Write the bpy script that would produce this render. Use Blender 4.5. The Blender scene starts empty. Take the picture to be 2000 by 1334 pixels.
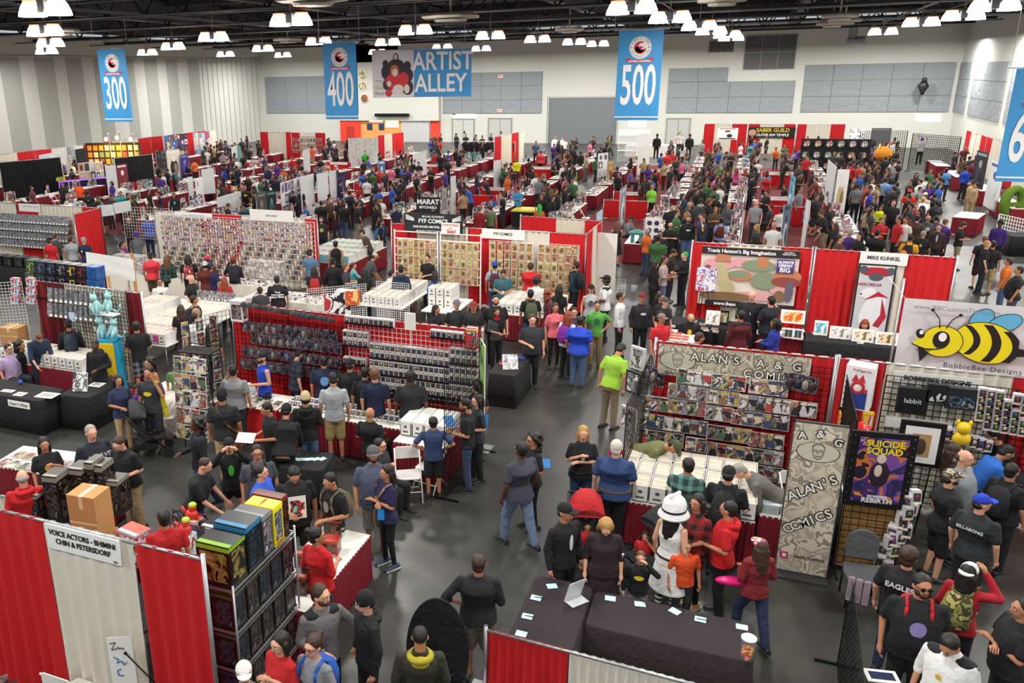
import bpy, math, random
from mathutils import Vector, Matrix
S = bpy.context.scene
COL = S.collection
PI = math.pi
# ---------------- camera (solved from the hall's vanishing points) ----------------
CAMH = 7.0
FPX, PX, PY = 1605.5, 776.3, 656.5
def _n(v): return Vector(v).normalized()
_ex = -_n((-3150-PX, 230-PY, FPX)); _ey = _n((1490-PX, 130-PY, FPX)); _ez = -_n((885-PX, 5700-PY, FPX))
RW = Matrix((_ex, _ey, _ez))                      # camera (right, down, forward) -> hall axes
def ray(px, py): return RW @ Vector((px-PX, py-PY, FPX))
def at(px, py, z=0.0):
    r = ray(px, py); t = (z-CAMH)/r.z
    return Vector((r.x*t, r.y*t, z))
def atY(px, py, Y):
    r = ray(px, py); t = Y/r.y
    return Vector((r.x*t, Y, CAMH+r.z*t))
def atX(px, py, X):
    r = ray(px, py); t = X/r.x
    return Vector((X, r.y*t, CAMH+r.z*t))
cd = bpy.data.cameras.new('camera'); cam = bpy.data.objects.new('camera', cd); COL.objects.link(cam)
r, d, f = (RW @ Vector(v) for v in ((1,0,0),(0,1,0),(0,0,1)))
q = Matrix((r, -d, -f)).transposed().to_quaternion()
cam.rotation_mode = 'QUATERNION'; cam.rotation_quaternion = q; cam.location = (0,0,CAMH)
cd.sensor_width = 36; cd.lens = FPX/2000*36; cd.shift_x = (1000-PX)/2000; cd.shift_y = (PY-667)/2000
cd.clip_end = 400; cd.clip_start = .05
S.camera = cam
# ---------------- world, exposure ----------------
w = bpy.data.worlds.new('world'); S.world = w; w.use_nodes = True
w.node_tree.nodes['Background'].inputs[0].default_value = (.86,.93,1,1)
w.node_tree.nodes['Background'].inputs[1].default_value = 0.55
S.view_settings.view_transform = 'Standard'; S.view_settings.look = 'None'
S.view_settings.exposure = 0.0; S.view_settings.gamma = 1; S.view_settings.use_curve_mapping = False
LAMPZ = 9.0
# lamp pairs that show in the photo (picture place, then solved on the plane of the lamps) and the hall's further grid above the near aisles
LAMPS = [(85,2),(86,50),(97,76),(90,93),(287,97),(337,84),(416,64),(440,101),(513,89),(567,28),(622,74),(552,103),(811,50),(757,76),(864,87),
 (737,97),(940,90),(958,62),(1050,70),(1122,76),(1168,80),(1235,3),(1310,24),(1367,42),(1390,53),(1422,61),(1429,68),(1801,35),(1726,55),(1884,21),(1945,0)]
LAMP_E = 600
GRID_E = 400
FAR_FILL_E = 850
lamp_pos = [at(x, y, LAMPZ) for x, y in LAMPS]
def area(loc, e, size=1.1, color=(1,.97,.92)):
    l = bpy.data.lights.new('lamp_or_fill_light', 'AREA'); l.shape = 'DISK'; l.size = size; l.energy = e; l.color = color
    o = bpy.data.objects.new('lamp_or_fill_light', l); COL.objects.link(o); o.location = loc; return o
for p in lamp_pos: area(p-Vector((0,0,.34)), LAMP_E)
for gx in (-33,-25,-17,-9,-1,7,13):
    for gy in (0, 7, 14, 20):
        if gy == 20 and gx < -12: continue
        area(Vector((gx, gy, 8.7)), GRID_E*(0.5 if gx>5 and gy<12 else 1))
for gx in (-49,-42,-33):
    for gy in (28, 48): area(Vector((gx, gy, 8.7)), GRID_E)
for gx in (-48,-40,-32,-24,-16,-8,0,8,13.5):
    for gy in (66, 78): area(Vector((gx, gy, 8.7)), FAR_FILL_E)  # added fill lights without fixtures, brightening the far half and its walls
for gy in (28,38,52): area(Vector((12.5, gy, 8.7)), FAR_FILL_E)
# ---------------- materials ----------------
MATS = {}
def srgb(c):
    if isinstance(c, str):
        c = c.lstrip('#'); c = tuple(int(c[i:i+2],16)/255 for i in (0,2,4))
    return tuple(((x/12.92) if x <= .04045 else ((x+.055)/1.055)**2.4) for x in c)
def mat(col, rough=.7, metal=0, kind='plain', name=None, **kw):
    key = (col, rough, metal, kind, tuple(sorted(kw.items())))
    if key in MATS: return MATS[key]
    m = bpy.data.materials.new(name or kind); m.use_nodes = True; MATS[key] = m
    nt = m.node_tree; N = nt.nodes; L = nt.links; b = N['Principled BSDF']
    c = srgb(col); b.inputs['Base Color'].default_value = (*c,1); b.inputs['Roughness'].default_value = rough; b.inputs['Metallic'].default_value = metal
    m.diffuse_color = (*c,1)
    def node(t, **p):
        n = N.new(t)
        for k, v in p.items():
            if k in n.inputs: n.inputs[k].default_value = v
            else: setattr(n, k, v)
        return n
    if kind in ('plain','cloth','paper'):
        tc = node('ShaderNodeTexCoord'); no = node('ShaderNodeTexNoise', Scale=60 if kind=='cloth' else 6, Detail=3)
        L.new(tc.outputs['Object'], no.inputs['Vector'])
        mx = node('ShaderNodeMixRGB', blend_type='MULTIPLY'); mx.inputs[0].default_value = .25 if kind=='cloth' else .1
        mx.inputs[1].default_value = (*c,1); L.new(no.outputs['Fac'], mx.inputs[2]); L.new(mx.outputs[0], b.inputs['Base Color'])
        if kind == 'cloth':
            n2 = node('ShaderNodeTexNoise', Scale=7, Detail=3, Distortion=1.0); L.new(tc.outputs['Object'], n2.inputs['Vector'])
            bp = node('ShaderNodeBump', Strength=.75, Distance=.035); L.new(n2.outputs['Fac'], bp.inputs['Height']); L.new(bp.outputs[0], b.inputs['Normal'])
            b.inputs['Sheen Weight'].default_value = .0
    elif kind == 'hue':          # every object sharing the mesh gets its own tint
        oi = node('ShaderNodeObjectInfo'); cr = node('ShaderNodeValToRGB'); cols = kw['cols']
        e = cr.color_ramp; e.interpolation = 'CONSTANT'
        while len(e.elements) < len(cols): e.elements.new(.5)
        for i, cc in enumerate(cols): e.elements[i].position = i/len(cols); e.elements[i].color = (*srgb(cc),1)
        L.new(oi.outputs['Random'], cr.inputs[0]); L.new(cr.outputs[0], b.inputs['Base Color'])
    elif kind == 'art':          # printed picture: blotches and strokes in the given inks, other for each object
        oi = node('ShaderNodeObjectInfo'); tc = node('ShaderNodeTexCoord'); ad = node('ShaderNodeVectorMath', operation='ADD')
        ml = node('ShaderNodeMath', operation='MULTIPLY'); ml.inputs[1].default_value = 57.0 if kw.get('rnd',1) else 0
        L.new(oi.outputs['Random'], ml.inputs[0]); L.new(tc.outputs['Object'], ad.inputs[0]); L.new(ml.outputs[0], ad.inputs[1])
        no = node('ShaderNodeTexNoise', Scale=kw.get('scale',14)*.8, Detail=2, Distortion=.5); L.new(ad.outputs[0], no.inputs['Vector'])
        cr = node('ShaderNodeValToRGB'); cols = kw['cols']; e = cr.color_ramp
        e.interpolation = 'CONSTANT' if kw.get('hard',1) else 'LINEAR'
        while len(e.elements) < len(cols): e.elements.new(.5)
        for i, cc in enumerate(cols): e.elements[i].position = .33+.34*i/len(cols); e.elements[i].color = (*srgb(cc),1)
        L.new(no.outputs['Fac'], cr.inputs[0])
        if kw.get('rnd',1):
            hs = node('ShaderNodeHueSaturation'); m2 = node('ShaderNodeMath', operation='MULTIPLY'); m2.inputs[1].default_value = 7.31
            fr = node('ShaderNodeMath', operation='FRACT'); L.new(oi.outputs['Random'], m2.inputs[0]); L.new(m2.outputs[0], fr.inputs[0])
            mr = node('ShaderNodeMapRange'); mr.inputs[3].default_value = .5-kw.get('spin',.07); mr.inputs[4].default_value = .5+kw.get('spin',.07)
            L.new(fr.outputs[0], mr.inputs[0]); L.new(mr.outputs[0], hs.inputs['Hue']); L.new(cr.outputs[0], hs.inputs['Color'])
            L.new(hs.outputs[0], b.inputs['Base Color'])
        else: L.new(cr.outputs[0], b.inputs['Base Color'])
    elif kind == 'floor':
        tc = node('ShaderNodeTexCoord'); no = node('ShaderNodeTexNoise', Scale=.35, Detail=8, Roughness=.65); L.new(tc.outputs['Object'], no.inputs['Vector'])
        cr = node('ShaderNodeValToRGB'); e = cr.color_ramp; e.elements[0].position=.3; e.elements[1].position=.72
        e.elements[0].color=(.017,.018,.017,1); e.elements[1].color=(.06,.061,.055,1); L.new(no.outputs['Fac'], cr.inputs[0])
        br = node('ShaderNodeTexBrick', Scale=1.0); br.offset = 0; br.inputs['Mortar Size'].default_value = .006; br.inputs['Brick Width'].default_value = 4.5; br.inputs['Row Height'].default_value = 4.5
        br.inputs['Color1'].default_value = br.inputs['Color2'].default_value = (1,1,1,1); br.inputs['Mortar'].default_value = (.35,.35,.35,1)
        L.new(tc.outputs['Object'], br.inputs['Vector'])
        mx = node('ShaderNodeMixRGB', blend_type='MULTIPLY'); mx.inputs[0].default_value = 1; L.new(cr.outputs[0], mx.inputs[1]); L.new(br.outputs[0], mx.inputs[2]); L.new(mx.outputs[0], b.inputs['Base Color'])
        n2 = node('ShaderNodeTexNoise', Scale=1.7, Detail=6); L.new(tc.outputs['Object'], n2.inputs['Vector'])
        mr = node('ShaderNodeMapRange'); mr.inputs[3].default_value=.22; mr.inputs[4].default_value=.5; L.new(n2.outputs['Fac'], mr.inputs[0]); L.new(mr.outputs[0], b.inputs['Roughness'])
    elif kind == 'stripes':      # painted vertical stripes along local X
        tc = node('ShaderNodeTexCoord'); wv = node('ShaderNodeTexWave', Scale=kw['scale']); wv.wave_profile='SIN'; wv.inputs['Phase Offset'].default_value = kw.get('ph',0)
        L.new(tc.outputs['Object'], wv.inputs['Vector']); cr = node('ShaderNodeValToRGB'); e = cr.color_ramp; e.interpolation='CONSTANT'
        e.elements[0].color=(*c,1); e.elements[1].position=.5; e.elements[1].color=(*srgb(kw['c2']),1); L.new(wv.outputs['Fac'], cr.inputs[0]); L.new(cr.outputs[0], b.inputs['Base Color'])
    elif kind == 'felt':
        tc = node('ShaderNodeTexCoord'); no = node('ShaderNodeTexNoise', Scale=1.6, Detail=5, Distortion=.6); L.new(tc.outputs['Object'], no.inputs['Vector'])
        bp = node('ShaderNodeBump', Strength=.6, Distance=.25); L.new(no.outputs['Fac'], bp.inputs['Height']); L.new(bp.outputs[0], b.inputs['Normal'])
    elif kind == 'plaid':
        tc = node('ShaderNodeTexCoord'); sx = node('ShaderNodeSeparateXYZ'); L.new(tc.outputs['Object'], sx.inputs[0])
        outs = []
        for ax in ('X','Z'):
            mo = node('ShaderNodeMath', operation='PINGPONG'); mo.inputs[1].default_value = kw.get('s',.05); L.new(sx.outputs[ax], mo.inputs[0])
            gt = node('ShaderNodeMath', operation='GREATER_THAN'); gt.inputs[1].default_value = kw.get('s',.05)*.55; L.new(mo.outputs[0], gt.inputs[0]); outs.append(gt)
        ad = node('ShaderNodeMath', operation='ADD'); L.new(outs[0].outputs[0], ad.inputs[0]); L.new(outs[1].outputs[0], ad.inputs[1])
        dv = node('ShaderNodeMath', operation='MULTIPLY'); dv.inputs[1].default_value=.5; L.new(ad.outputs[0], dv.inputs[0])
        mx = node('ShaderNodeMixRGB'); mx.inputs[1].default_value=(*c,1); mx.inputs[2].default_value=(*srgb(kw['c2']),1); L.new(dv.outputs[0], mx.inputs[0]); L.new(mx.outputs[0], b.inputs['Base Color'])
    elif kind == 'glow':
        b.inputs['Emission Color'].default_value=(*c,1); b.inputs['Emission Strength'].default_value=kw.get('e',6)
    elif kind == 'clear':
        b.inputs['Transmission Weight'].default_value = kw.get('t',.8); b.inputs['IOR'].default_value = 1.1
        if kw.get('alpha'): b.inputs['Alpha'].default_value = kw['alpha']
    return m
def hexmix(a, b, t):
    return tuple(x*(1-t)+y*t for x, y in zip(a, b))
# ---------------- mesh helpers ----------------
class MB:
    def __init__(s): s.v=[]; s.f=[]; s.m=[]; s.sm=[]
    def add(s, vs, fs, m=0, smooth=False):
        k=len(s.v); s.v += [tuple(v) for v in vs]; s.f += [tuple(i+k for i in f) for f in fs]; s.m += [m]*len(fs); s.sm += [smooth]*len(fs); return s
    def box(s, x0,y0,z0,x1,y1,z1, m=0, M=None):
        vs=[Vector(p) for p in ((x0,y0,z0),(x1,y0,z0),(x1,y1,z0),(x0,y1,z0),(x0,y0,z1),(x1,y0,z1),(x1,y1,z1),(x0,y1,z1))]
        if M: vs=[M@v for v in vs]
        return s.add(vs,[(0,3,2,1),(4,5,6,7),(0,1,5,4),(1,2,6,5),(2,3,7,6),(3,0,4,7)],m)
    def cbox(s, c, d, m=0, M=None):
        return s.box(c[0]-d[0]/2,c[1]-d[1]/2,c[2]-d[2]/2,c[0]+d[0]/2,c[1]+d[1]/2,c[2]+d[2]/2,m,M)
    def tube(s, a, b, r0, r1=None, n=8, m=0, smooth=True):
        a=Vector(a); b=Vector(b); r1=r0 if r1 is None else r1; d=(b-a)
        if d.length<1e-6: return s
        d.normalize(); u=d.orthogonal().normalized(); w=d.cross(u); vs=[]
        for p,rr in ((a,r0),(b,r1)):
            for i in range(n): t=2*PI*i/n; vs.append(p+(u*math.cos(t)+w*math.sin(t))*rr)
        fs=[(i,(i+1)%n,n+(i+1)%n,n+i) for i in range(n)]
        s.add(vs,fs,m,smooth); s.f += [tuple(range(len(s.v)-2*n,len(s.v)-n))[::-1], tuple(range(len(s.v)-n,len(s.v)))]; s.m += [m,m]; s.sm += [False,False]; return s
    def path(s, pts, r, n=6, m=0):
        for a,b in zip(pts,pts[1:]): s.tube(a,b,r,n=n,m=m)
        return s
    def ell(s, c, r, nu=12, nv=8, m=0, M=None, v0=0, v1=1):
        vs=[]; c=Vector(c)
        for j in range(nv+1):
            ph=PI*(v0+(v1-v0)*j/nv)
            for i in range(nu):
                th=2*PI*i/nu; p=Vector((r[0]*math.sin(ph)*math.cos(th), r[1]*math.sin(ph)*math.sin(th), r[2]*math.cos(ph)))
                if M: p=M@p
                vs.append(c+p)
        fs=[(j*nu+i,(j+1)*nu+i,(j+1)*nu+(i+1)%nu,j*nu+(i+1)%nu) for j in range(nv) for i in range(nu)]
        return s.add(vs,fs,m,True)
    def loft(s, rings, m=0, smooth=True, cap=True):      # rings: list of equal-length point lists
        n=len(rings[0]); vs=[p for r in rings for p in r]
        fs=[(j*n+i,j*n+(i+1)%n,(j+1)*n+(i+1)%n,(j+1)*n+i) for j in range(len(rings)-1) for i in range(n)]
        k=len(s.v); s.add(vs,fs,m,smooth)
        if cap: s.f += [tuple(range(k,k+n))[::-1], tuple(range(k+n*(len(rings)-1),k+n*len(rings)))]; s.m += [m,m]; s.sm += [False,False]
        return s
    def quad(s, a,b,c,d, m=0): return s.add([a,b,c,d],[(0,1,2,3)],m)
    def mesh(s, name, mats):
        me=bpy.data.meshes.new(name); me.from_pydata(s.v,[],s.f)
        for x in (mats if isinstance(mats,(list,tuple)) else [mats]): me.materials.append(x)
        me.polygons.foreach_set('material_index', s.m); me.polygons.foreach_set('use_smooth', s.sm); me.update(); return me
def link(name, me, parent=None, loc=None, rz=None, sc=None):
    o=bpy.data.objects.new(name, me); COL.objects.link(o)
    if parent: o.parent=parent
    if loc is not None: o.location=loc
    if rz is not None: o.rotation_euler=(0,0,rz)
    if sc is not None: o.scale=sc if isinstance(sc,(tuple,list)) else (sc,)*3
    return o
def tag(o, label, cat, group=None, kind=None):
    o['label']=label; o['category']=cat
    if group: o['group']=group
    if kind: o['kind']=kind
    return o
def thing(name, label, cat, loc=(0,0,0), rz=0, group=None):
    o=bpy.data.objects.new(name,None); COL.objects.link(o); o.location=loc; o.rotation_euler=(0,0,rz); o.empty_display_size=.1
    return tag(o,label,cat,group)
def struct(name, mb, m):
    o=link(name, mb.mesh(name,m)); o['kind']='structure'; return o
def copy_tree(o, loc=None, rz=None, label=None, group=None, parent=None):
    c=o.copy(); COL.objects.link(c)
    if parent: c.parent=parent
    for ch in o.children: copy_tree(ch, parent=c)
    if loc is not None: c.location=loc
    if rz is not None: c.rotation_euler=(0,0,rz)
    if label: c['label']=label
    if group: c['group']=group
    return c
_tc={}
def text(s, size, m, parent=None, name='lettering', loc=(0,0,0), rot=(PI/2,0,0), sx=1, bold=0, align='CENTER', shear=0, depth=.002, space=1):
    k=(s,size,bold,align,shear,depth,m.name,space)
    if k not in _tc:
        cu=bpy.data.curves.new(name,'FONT'); cu.body=s; cu.size=size; cu.align_x=align; cu.align_y='CENTER'; cu.offset=bold; cu.extrude=depth; cu.shear=shear; cu.resolution_u=3; cu.space_character=space
        t=bpy.data.objects.new(name,cu); COL.objects.link(t); dg=bpy.context.evaluated_depsgraph_get(); me=bpy.data.meshes.new_from_object(t.evaluated_get(dg))
        me.materials.clear(); me.materials.append(m); bpy.data.objects.remove(t); bpy.data.curves.remove(cu); me.name=name; _tc[k]=me
    o=link(name,_tc[k],parent,loc); o.rotation_euler=rot; o.scale=(sx,1,1); return o
# ================= THE HALL =================
XL, XR, YB, YF = -53.0, 15.3, 85.0, -6.0
WALL='#cfd0c8'; mw=mat(WALL,.8); mgrey=mat('#8d9397',.9,kind='felt'); mdk=mat('#1b1c20',.8)
struct('floor', MB().box(XL-1,YF,-.3,XR+1,YB+6,0), mat('#50524c',.35,kind='floor'))
struct('wall_back', MB().box(XL,YB,0,-31.8-4,YB+.3,10.6).box(-41,YB,3.0,-31.9,YB+.3,10.6).box(-31.9,YB,0,-19.6,YB+.3,10.6).box(-19.6,YB,4.6,-12.6,YB+.3,10.6).box(-12.6,YB,0,XR,YB+.3,10.6), mw)
struct('wall_right', MB().box(XR,YF,0,XR+.3,YB,10.8), mw)
# striped partition wall
wl=MB(); wl.box(XL-.3,YF,0,XL,YB,9.2,0); wl.box(XL-.3,YF,9.2,XL+.25,YB,10.6,0)
for a,b in ((7,45),(75,112),(135,166),(189,216),(245,266),(287,311),(329,350),(371,392)):
    y0=atX(a,175,XL).y; y1=atX(b,175,XL).y; wl.box(XL,y0,0,XL+.02,y1,8.9,1)
for y in (8,14,20,26,32): wl.box(XL,y,0,XL+.02,y+2.6,8.9,1)
for k in range(12): wl.box(XL,atX(400+k*9.5,200,XL).y,0,XL+.03,atX(400+k*9.5,200,XL).y+.05,8.9,2)
wl.box(XL,YF,9.0,XL+.06,YB,9.06,2)
struct('wall_left', wl, [mw,mat('#a9aaa4',.8),mat('#8a8a84',.8)])
# ceiling deck with beams
ml=mat('#191b1f',.75); ml2=mat('#2b2e33',.6)
cm=MB().box(XL-1,YF,11.6,XR+1,YB+1,11.8)
struct('ceiling', cm, mat('#0f1013',.9))
n=0
for y in (12,20,28,36,44,52,60,68,76,83):
    b=MB().box(XL,y-.16,11.2,XR,y+.16,11.6).box(XL,y-.25,10.0,XR,y+.25,10.15).box(XL,y-.25,11.45,XR,y+.25,11.6)
    x=XL
    while x<XR: b.tube((x,y,10.1),(x+1.2,y,11.5),.06,n=4); b.tube((x+1.2,y,11.5),(x+2.4,y,10.1),.06,n=4); x+=2.4
    n+=1; struct('trim_%d'%n, b, ml)
for x in (-46,-34,-22,-10,2,12):
    n+=1; struct('trim_%d'%n, MB().box(x-.3,YF,10.3,x+.3,YB,11.5), ml2)
for x in (-28,-6,8):     # conduits and sprinkler mains
    n+=1; struct('trim_%d'%n, MB().tube((x,0,10.0),(x,YB,10.0),.07,n=8).tube((x+1.4,0,9.9),(x+1.4,YB,9.9),.03,n=6), mat('#50545a',.5))
for y in (24,33,41,50,58,66,74):
    n+=1; struct('trim_%d'%n, MB().tube((XL,y,9.85),(XR,y,9.85),.045,n=6).tube((XL,y+2.3,9.95),(XR,y+2.3,9.95),.025,n=6), mat('#6a6e73',.5))
# sound panels on back and right wall
def panel(name,label,x0,z0,x1,z1,cols,rows,plane='Y'):
    t=thing(name,label,'acoustic panel',(0,0,0),0,'grey acoustic panels on the walls')
    b=MB(); g=MB()
    for i in range(cols):
        for j in range(rows):
            a0=x0+(x1-x0)*i/cols; a1=x0+(x1-x0)*(i+1)/cols; c0=z0+(z1-z0)*j/rows; c1=z0+(z1-z0)*(j+1)/rows
            if plane=='Y': b.box(a0+.02,YB-.09,c0+.02,a1-.02,YB-.003,c1-.02)
            else: b.box(XR-.09,a0+.02,c0+.02,XR-.003,a1-.02,c1-.02)
    if plane=='Y': g.box(x0,YB-.05,z0,x1,YB-.002,z1)
    else: g.box(XR-.05,x0,z0,XR-.002,x1,z1)
    link('panel_facing',b.mesh('panel_facing',mgrey),t); link('backing_board',g.mesh('backing_board',mat('#7d8286',.9)),t)
    return t
def bx(px,py): return atY(px,py,YB)
k=YB/88
panel('acoustic_panel','wide grey felt panel behind the blue 400 sign',bx(517,150).x,3.0,bx(640,150).x,7.0,3,1)
panel('acoustic_panel','wide grey felt panel beside the artist alley sign',bx(865,140).x,2.95,bx(1060,140).x,7.0,5,3)
panel('acoustic_panel','low two row grey felt panel beside the rolling door',bx(1306,150).x,2.95,bx(1550,190).x,5.75,4,2)
panel('acoustic_panel','small grey felt panel stacked on the low two row panel',bx(1306,150).x,5.77,bx(1421,150).x,7.0,2,1)
panel('acoustic_panel','widest grey felt panel in the far corner of the back wall',bx(1570,160).x,3.0,XR-.4,7.05,5,3)
for a,b,l in ((1858,1900,'narrow grey felt panel on the side wall next to the corner'),(1908,1972,'middle grey felt panel on the side wall'),(1982,2040,'grey felt panel on the side wall beside the hanging blue sign')):
    panel('acoustic_panel',l,atX(a,130,XR).y,3.0,atX(b,130,XR).y,7.0,1,3,'X')
# rolling door
x0,x1=bx(1073,188).x,-12.65
t=thing('rolling_door','tall closed grey ribbed rolling door in the back wall','door')
b=MB(); z=0
while z<4.4: b.box(x0,YB+.06,z,x1,YB+.12,z+.1); b.box(x0,YB+.04,z+.1,x1,YB+.1,z+.14); z+=.14
link('shutter',b.mesh('shutter',mat('#7f8487',.5,.3)),t)
link('door_frame',MB().box(x0-.12,YB-.06,0,x0,YB+.2,4.6).box(x1,YB-.06,0,x1+.12,YB+.2,4.6).box(x0,YB-.02,4.42,x1,YB+.2,4.6).mesh('door_frame',mat('#b5b7b2',.6)),t)
# side doors and vents
def door(nm,px0,px1,z1,col,pair=True):
    a,b_=bx(px0,260).x,bx(px1,260).x
    o=struct(nm, MB().box(a,YB-.06,0,b_,YB-.01,z1), mat(col,.6))
    f=MB().box(a-.1,YB-.1,0,a,YB,z1+.1).box(b_,YB-.1,0,b_+.1,YB,z1+.1).box(a,YB-.1,z1,b_,YB,z1+.1)
    if pair: f.box((a+b_)/2-.03,YB-.08,0,(a+b_)/2+.03,YB-.05,z1)
    link('door_frame',f.mesh('door_frame',mat('#8d9090',.6)),o)
    link('door_handle',MB().cbox(((a+b_)/2+.15,YB-.1,1.05),(.12,.06,.25)).mesh('door_handle',mat('#333333',.4,.8)),o)
door('door_1',955,998,2.4,'#b9bcb8'); door('door_2',1302,1345,2.4,'#b4b7b3'); door('door_3',885,925,2.35,'#c3c5c0')
tag(struct('window_1', MB().box(bx(1788,240).x,YB-.05,2.2,bx(1836,240).x,YB-.01,2.75), mat('#f3ffe0',.5,kind='glow',e=1.2)),'lit pale window low in the far corner of the back wall','window')
tag(struct('window_2', MB().box(bx(1228,240).x,YB-.05,1.6,bx(1262,240).x,YB-.01,2.7), mat('#f3ffe0',.5,kind='glow',e=1.1)),'lit pale window beside the rolling door','window')
tag(link('lit_lintel_sign', MB().box(bx(886,250).x,YB-.16,2.5,bx(926,250).x,YB-.02,2.75).mesh('lit_lintel_sign',mat('#ffffff',.5,kind='glow',e=3))),'glowing white strip light above a plain door','light')
def vent(px0,py0,px1,py1,c,r,label):
    a=bx(px0,py0); b_=bx(px1,py1); t=thing('wall_vent',label,'vent')
    link('grille',MB().box(a.x,YB-.05,b_.z,b_.x,YB-.01,a.z).mesh('grille',mat('#5c5e60',.7)),t)
    f=MB()
    for i in range(c+1): x=a.x+(b_.x-a.x)*i/c; f.box(x-.03,YB-.1,b_.z,x+.03,YB-.05,a.z)
    for i in range(r+1): z=b_.z+(a.z-b_.z)*i/r; f.box(a.x,YB-.1,z-.03,b_.x,YB-.05,z+.03)
    link('vent_frame',f.mesh('vent_frame',mat('#8f9294',.6)),t)
vent(1386,80,1432,101,2,1,'small dark grey vent high on the back wall')
vent(1458,70,1550,134,3,2,'large square dark grey louvre high on the back wall')
# exit signs
for px,py,l in ((978,149,'small red exit sign high on the grey panel'),(976,216,'small red exit sign low on the grey panel')):
    p=bx(px,py); e=thing('exit_sign',l,'sign',(p.x,YB-.12,p.z))
    link('sign_face',MB().cbox((0,0,0),(.55,.06,.3)).mesh('sign_face',mat('#f6e6e2',.5)),e); text('EXIT',.24,mat('#e02020',.5),e,loc=(0,-.05,0),bold=.006)
p=bx(1826,165); s=MB().ell((0,0,.2),(.2,.12,.22)).loft([[(x*w,y*.1,z) for x,y in ((1,0),(.7,1),(-.7,1),(-1,0),(-.7,-1),(.7,-1))] for z,w in ((.1,.2),(-.3,.42),(-.75,.2),(-1.0,.1))])
tag(link('dark_balloon',s.mesh('dark_balloon',mat('#15171a',.4)),None,(p.x-1,YB-1.2,p.z+.2)),'dark foil balloon drifting before the corner acoustic panel','balloon')
e=thing('duct_outlet','grey curved air duct poking down before the back wall','duct',(bx(1662,70).x,YB-1.5,8.9))
link('duct',MB().tube((0,0,1.9),(0,0,.25),.32,n=14).ell((0,0,.1),(.4,.4,.3)).tube((0,0,.1),(1.0,-.2,.05),.27,.3,n=14).mesh('duct',mat('#8b8f90',.5,.3)),e)
# kitchen servery: red and orange recess
kx0,kx1=bx(667,250).x,bx(860,250).x
kz=bx(760,236).z+.05
red=mat('#e8402a',.6); org=mat('#f2a35a',.6)
t=thing('servery_front','red painted servery front with orange recess in the back wall','servery')
link('red_pier',MB().box(kx0,YB-.3,0,bx(706,250).x,YB-.05,kz).mesh('red_pier',red),t)
link('red_pier',MB().box(bx(842,250).x,YB-.3,0,kx1,YB-.05,kz).mesh('red_pier',red),t)
link('recess_wall',MB().box(bx(706,250).x,YB-.2,0,bx(785,250).x,YB-.06,kz).mesh('recess_wall',org),t)
link('door_outline',MB().box(bx(679,250).x,YB-.34,0,bx(694,250).x,YB-.3,1.6).mesh('door_outline',mat('#b8301f',.6)),t)
link('menu_board',MB().box(bx(724,250).x,YB-.32,2.1,bx(749,250).x,YB-.2,2.7).mesh('menu_board',mat('#ffffff',.5,kind='glow',e=1.6)),t)
for q in (719,742): link('screen',MB().box(bx(q,250).x,YB-.3,1.25,bx(q+10,250).x,YB-.22,1.9).mesh('screen',mat('#24405f',.3)),t)
link('service_light',MB().box(bx(755,250).x,YB-.3,1.5,bx(780,250).x,YB-.21,2.4).mesh('service_light',mat('#ffe9b0',.5,kind='glow',e=1.3)),t)
f=MB(); a,b_=bx(786,250).x,bx(840,250).x
for i in range(25):
    x=a+(b_-a)*i/25; f.box(x,YB-.34-.05*(i%2),0,x+(b_-a)/25,YB-.2,kz-.05)
link('white_curtain',f.mesh('white_curtain',mat('#c9cbcb',.8)),t)
wh=struct('wall_servery', MB().box(bx(706,240).x-.02,YB-.6,kz,kx1+.02,YB-.02,bx(780,120).z).box(kx0,YB-.45,kz,kx1,YB-.02,kz+.5), mw)
tag(link('flat_monitor',MB().box(bx(739,230).x,YB-1.0,kz+.45,bx(805,230).x,YB-.75,bx(740,221).z).box(-29.4,YB-.8,kz+.6,-29.2,YB-.4,kz+.7).mesh('flat_monitor',mat('#0b0b0d',.3))),'wide black hanging panel above the servery','screen')
for px,py,c,l in ((713,146,('#cfd8b0','#a03a2a','#4a8a35','#d7c89a'),'round plate picture with red and green salad'),(713,168,('#d9cfae','#b07b45','#5a8a40','#e8dcc0'),'round plate picture with a sandwich'),(717,192,('#6a3a22','#8a5232','#a86a44','#4a2414'),'round plate picture with brown meat')):
    p=bx(px,py); o=MB().tube((0,0,0),(0,-.12,0),.5,n=28)
    q=link('round_food_picture',MB().tube((0,0,0),(0,-.1,0),.5,n=28).mesh('round_food_picture',mat('#e8e2d0',.5)),None,(p.x,YB-.6,p.z))
    tag(q,l+' on the wall beside the artist alley sign','picture'); link('food_print',MB().tube((0,-.1,0),(0,-.13,0),.42,n=28).mesh('food_print',mat(c[0],.5,kind='art',cols=c,scale=4,spin=.02)),q)
# ceiling lights
mh=mat('#3a3c40',.5); mg=mat('#fff6ea',.4,kind='glow',e=14); mg2=mat('#ff7a3c',.4,kind='glow',e=3); fan=mat('#b9b7ab',.6)
def dome(x):
    rr=[(.2,0),(.27,-.1),(.33,-.24),(.36,-.36)]
    return MB().loft([[(x+r*math.cos(2*PI*i/16),r*math.sin(2*PI*i/16),z) for i in range(16)] for r,z in rr]).mesh('lamp_dome',mg)
dl,dr=dome(-.43),dome(.43)
hm=MB().box(-.12,-.14,-.28,.12,.14,.02).box(-.55,-.04,0,.55,.04,.06).tube((0,0,0),(0,0,2.6),.02,n=5).mesh('housing',mh)
rl=MB()
for s in (-.43,.43): rl.loft([[(s+r*math.cos(2*PI*i/16),r*math.sin(2*PI*i/16),z) for i in range(16)] for r,z in ((.215,0),(.215,.04))])
rm=rl.mesh('lamp_rim',mg2)
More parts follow.
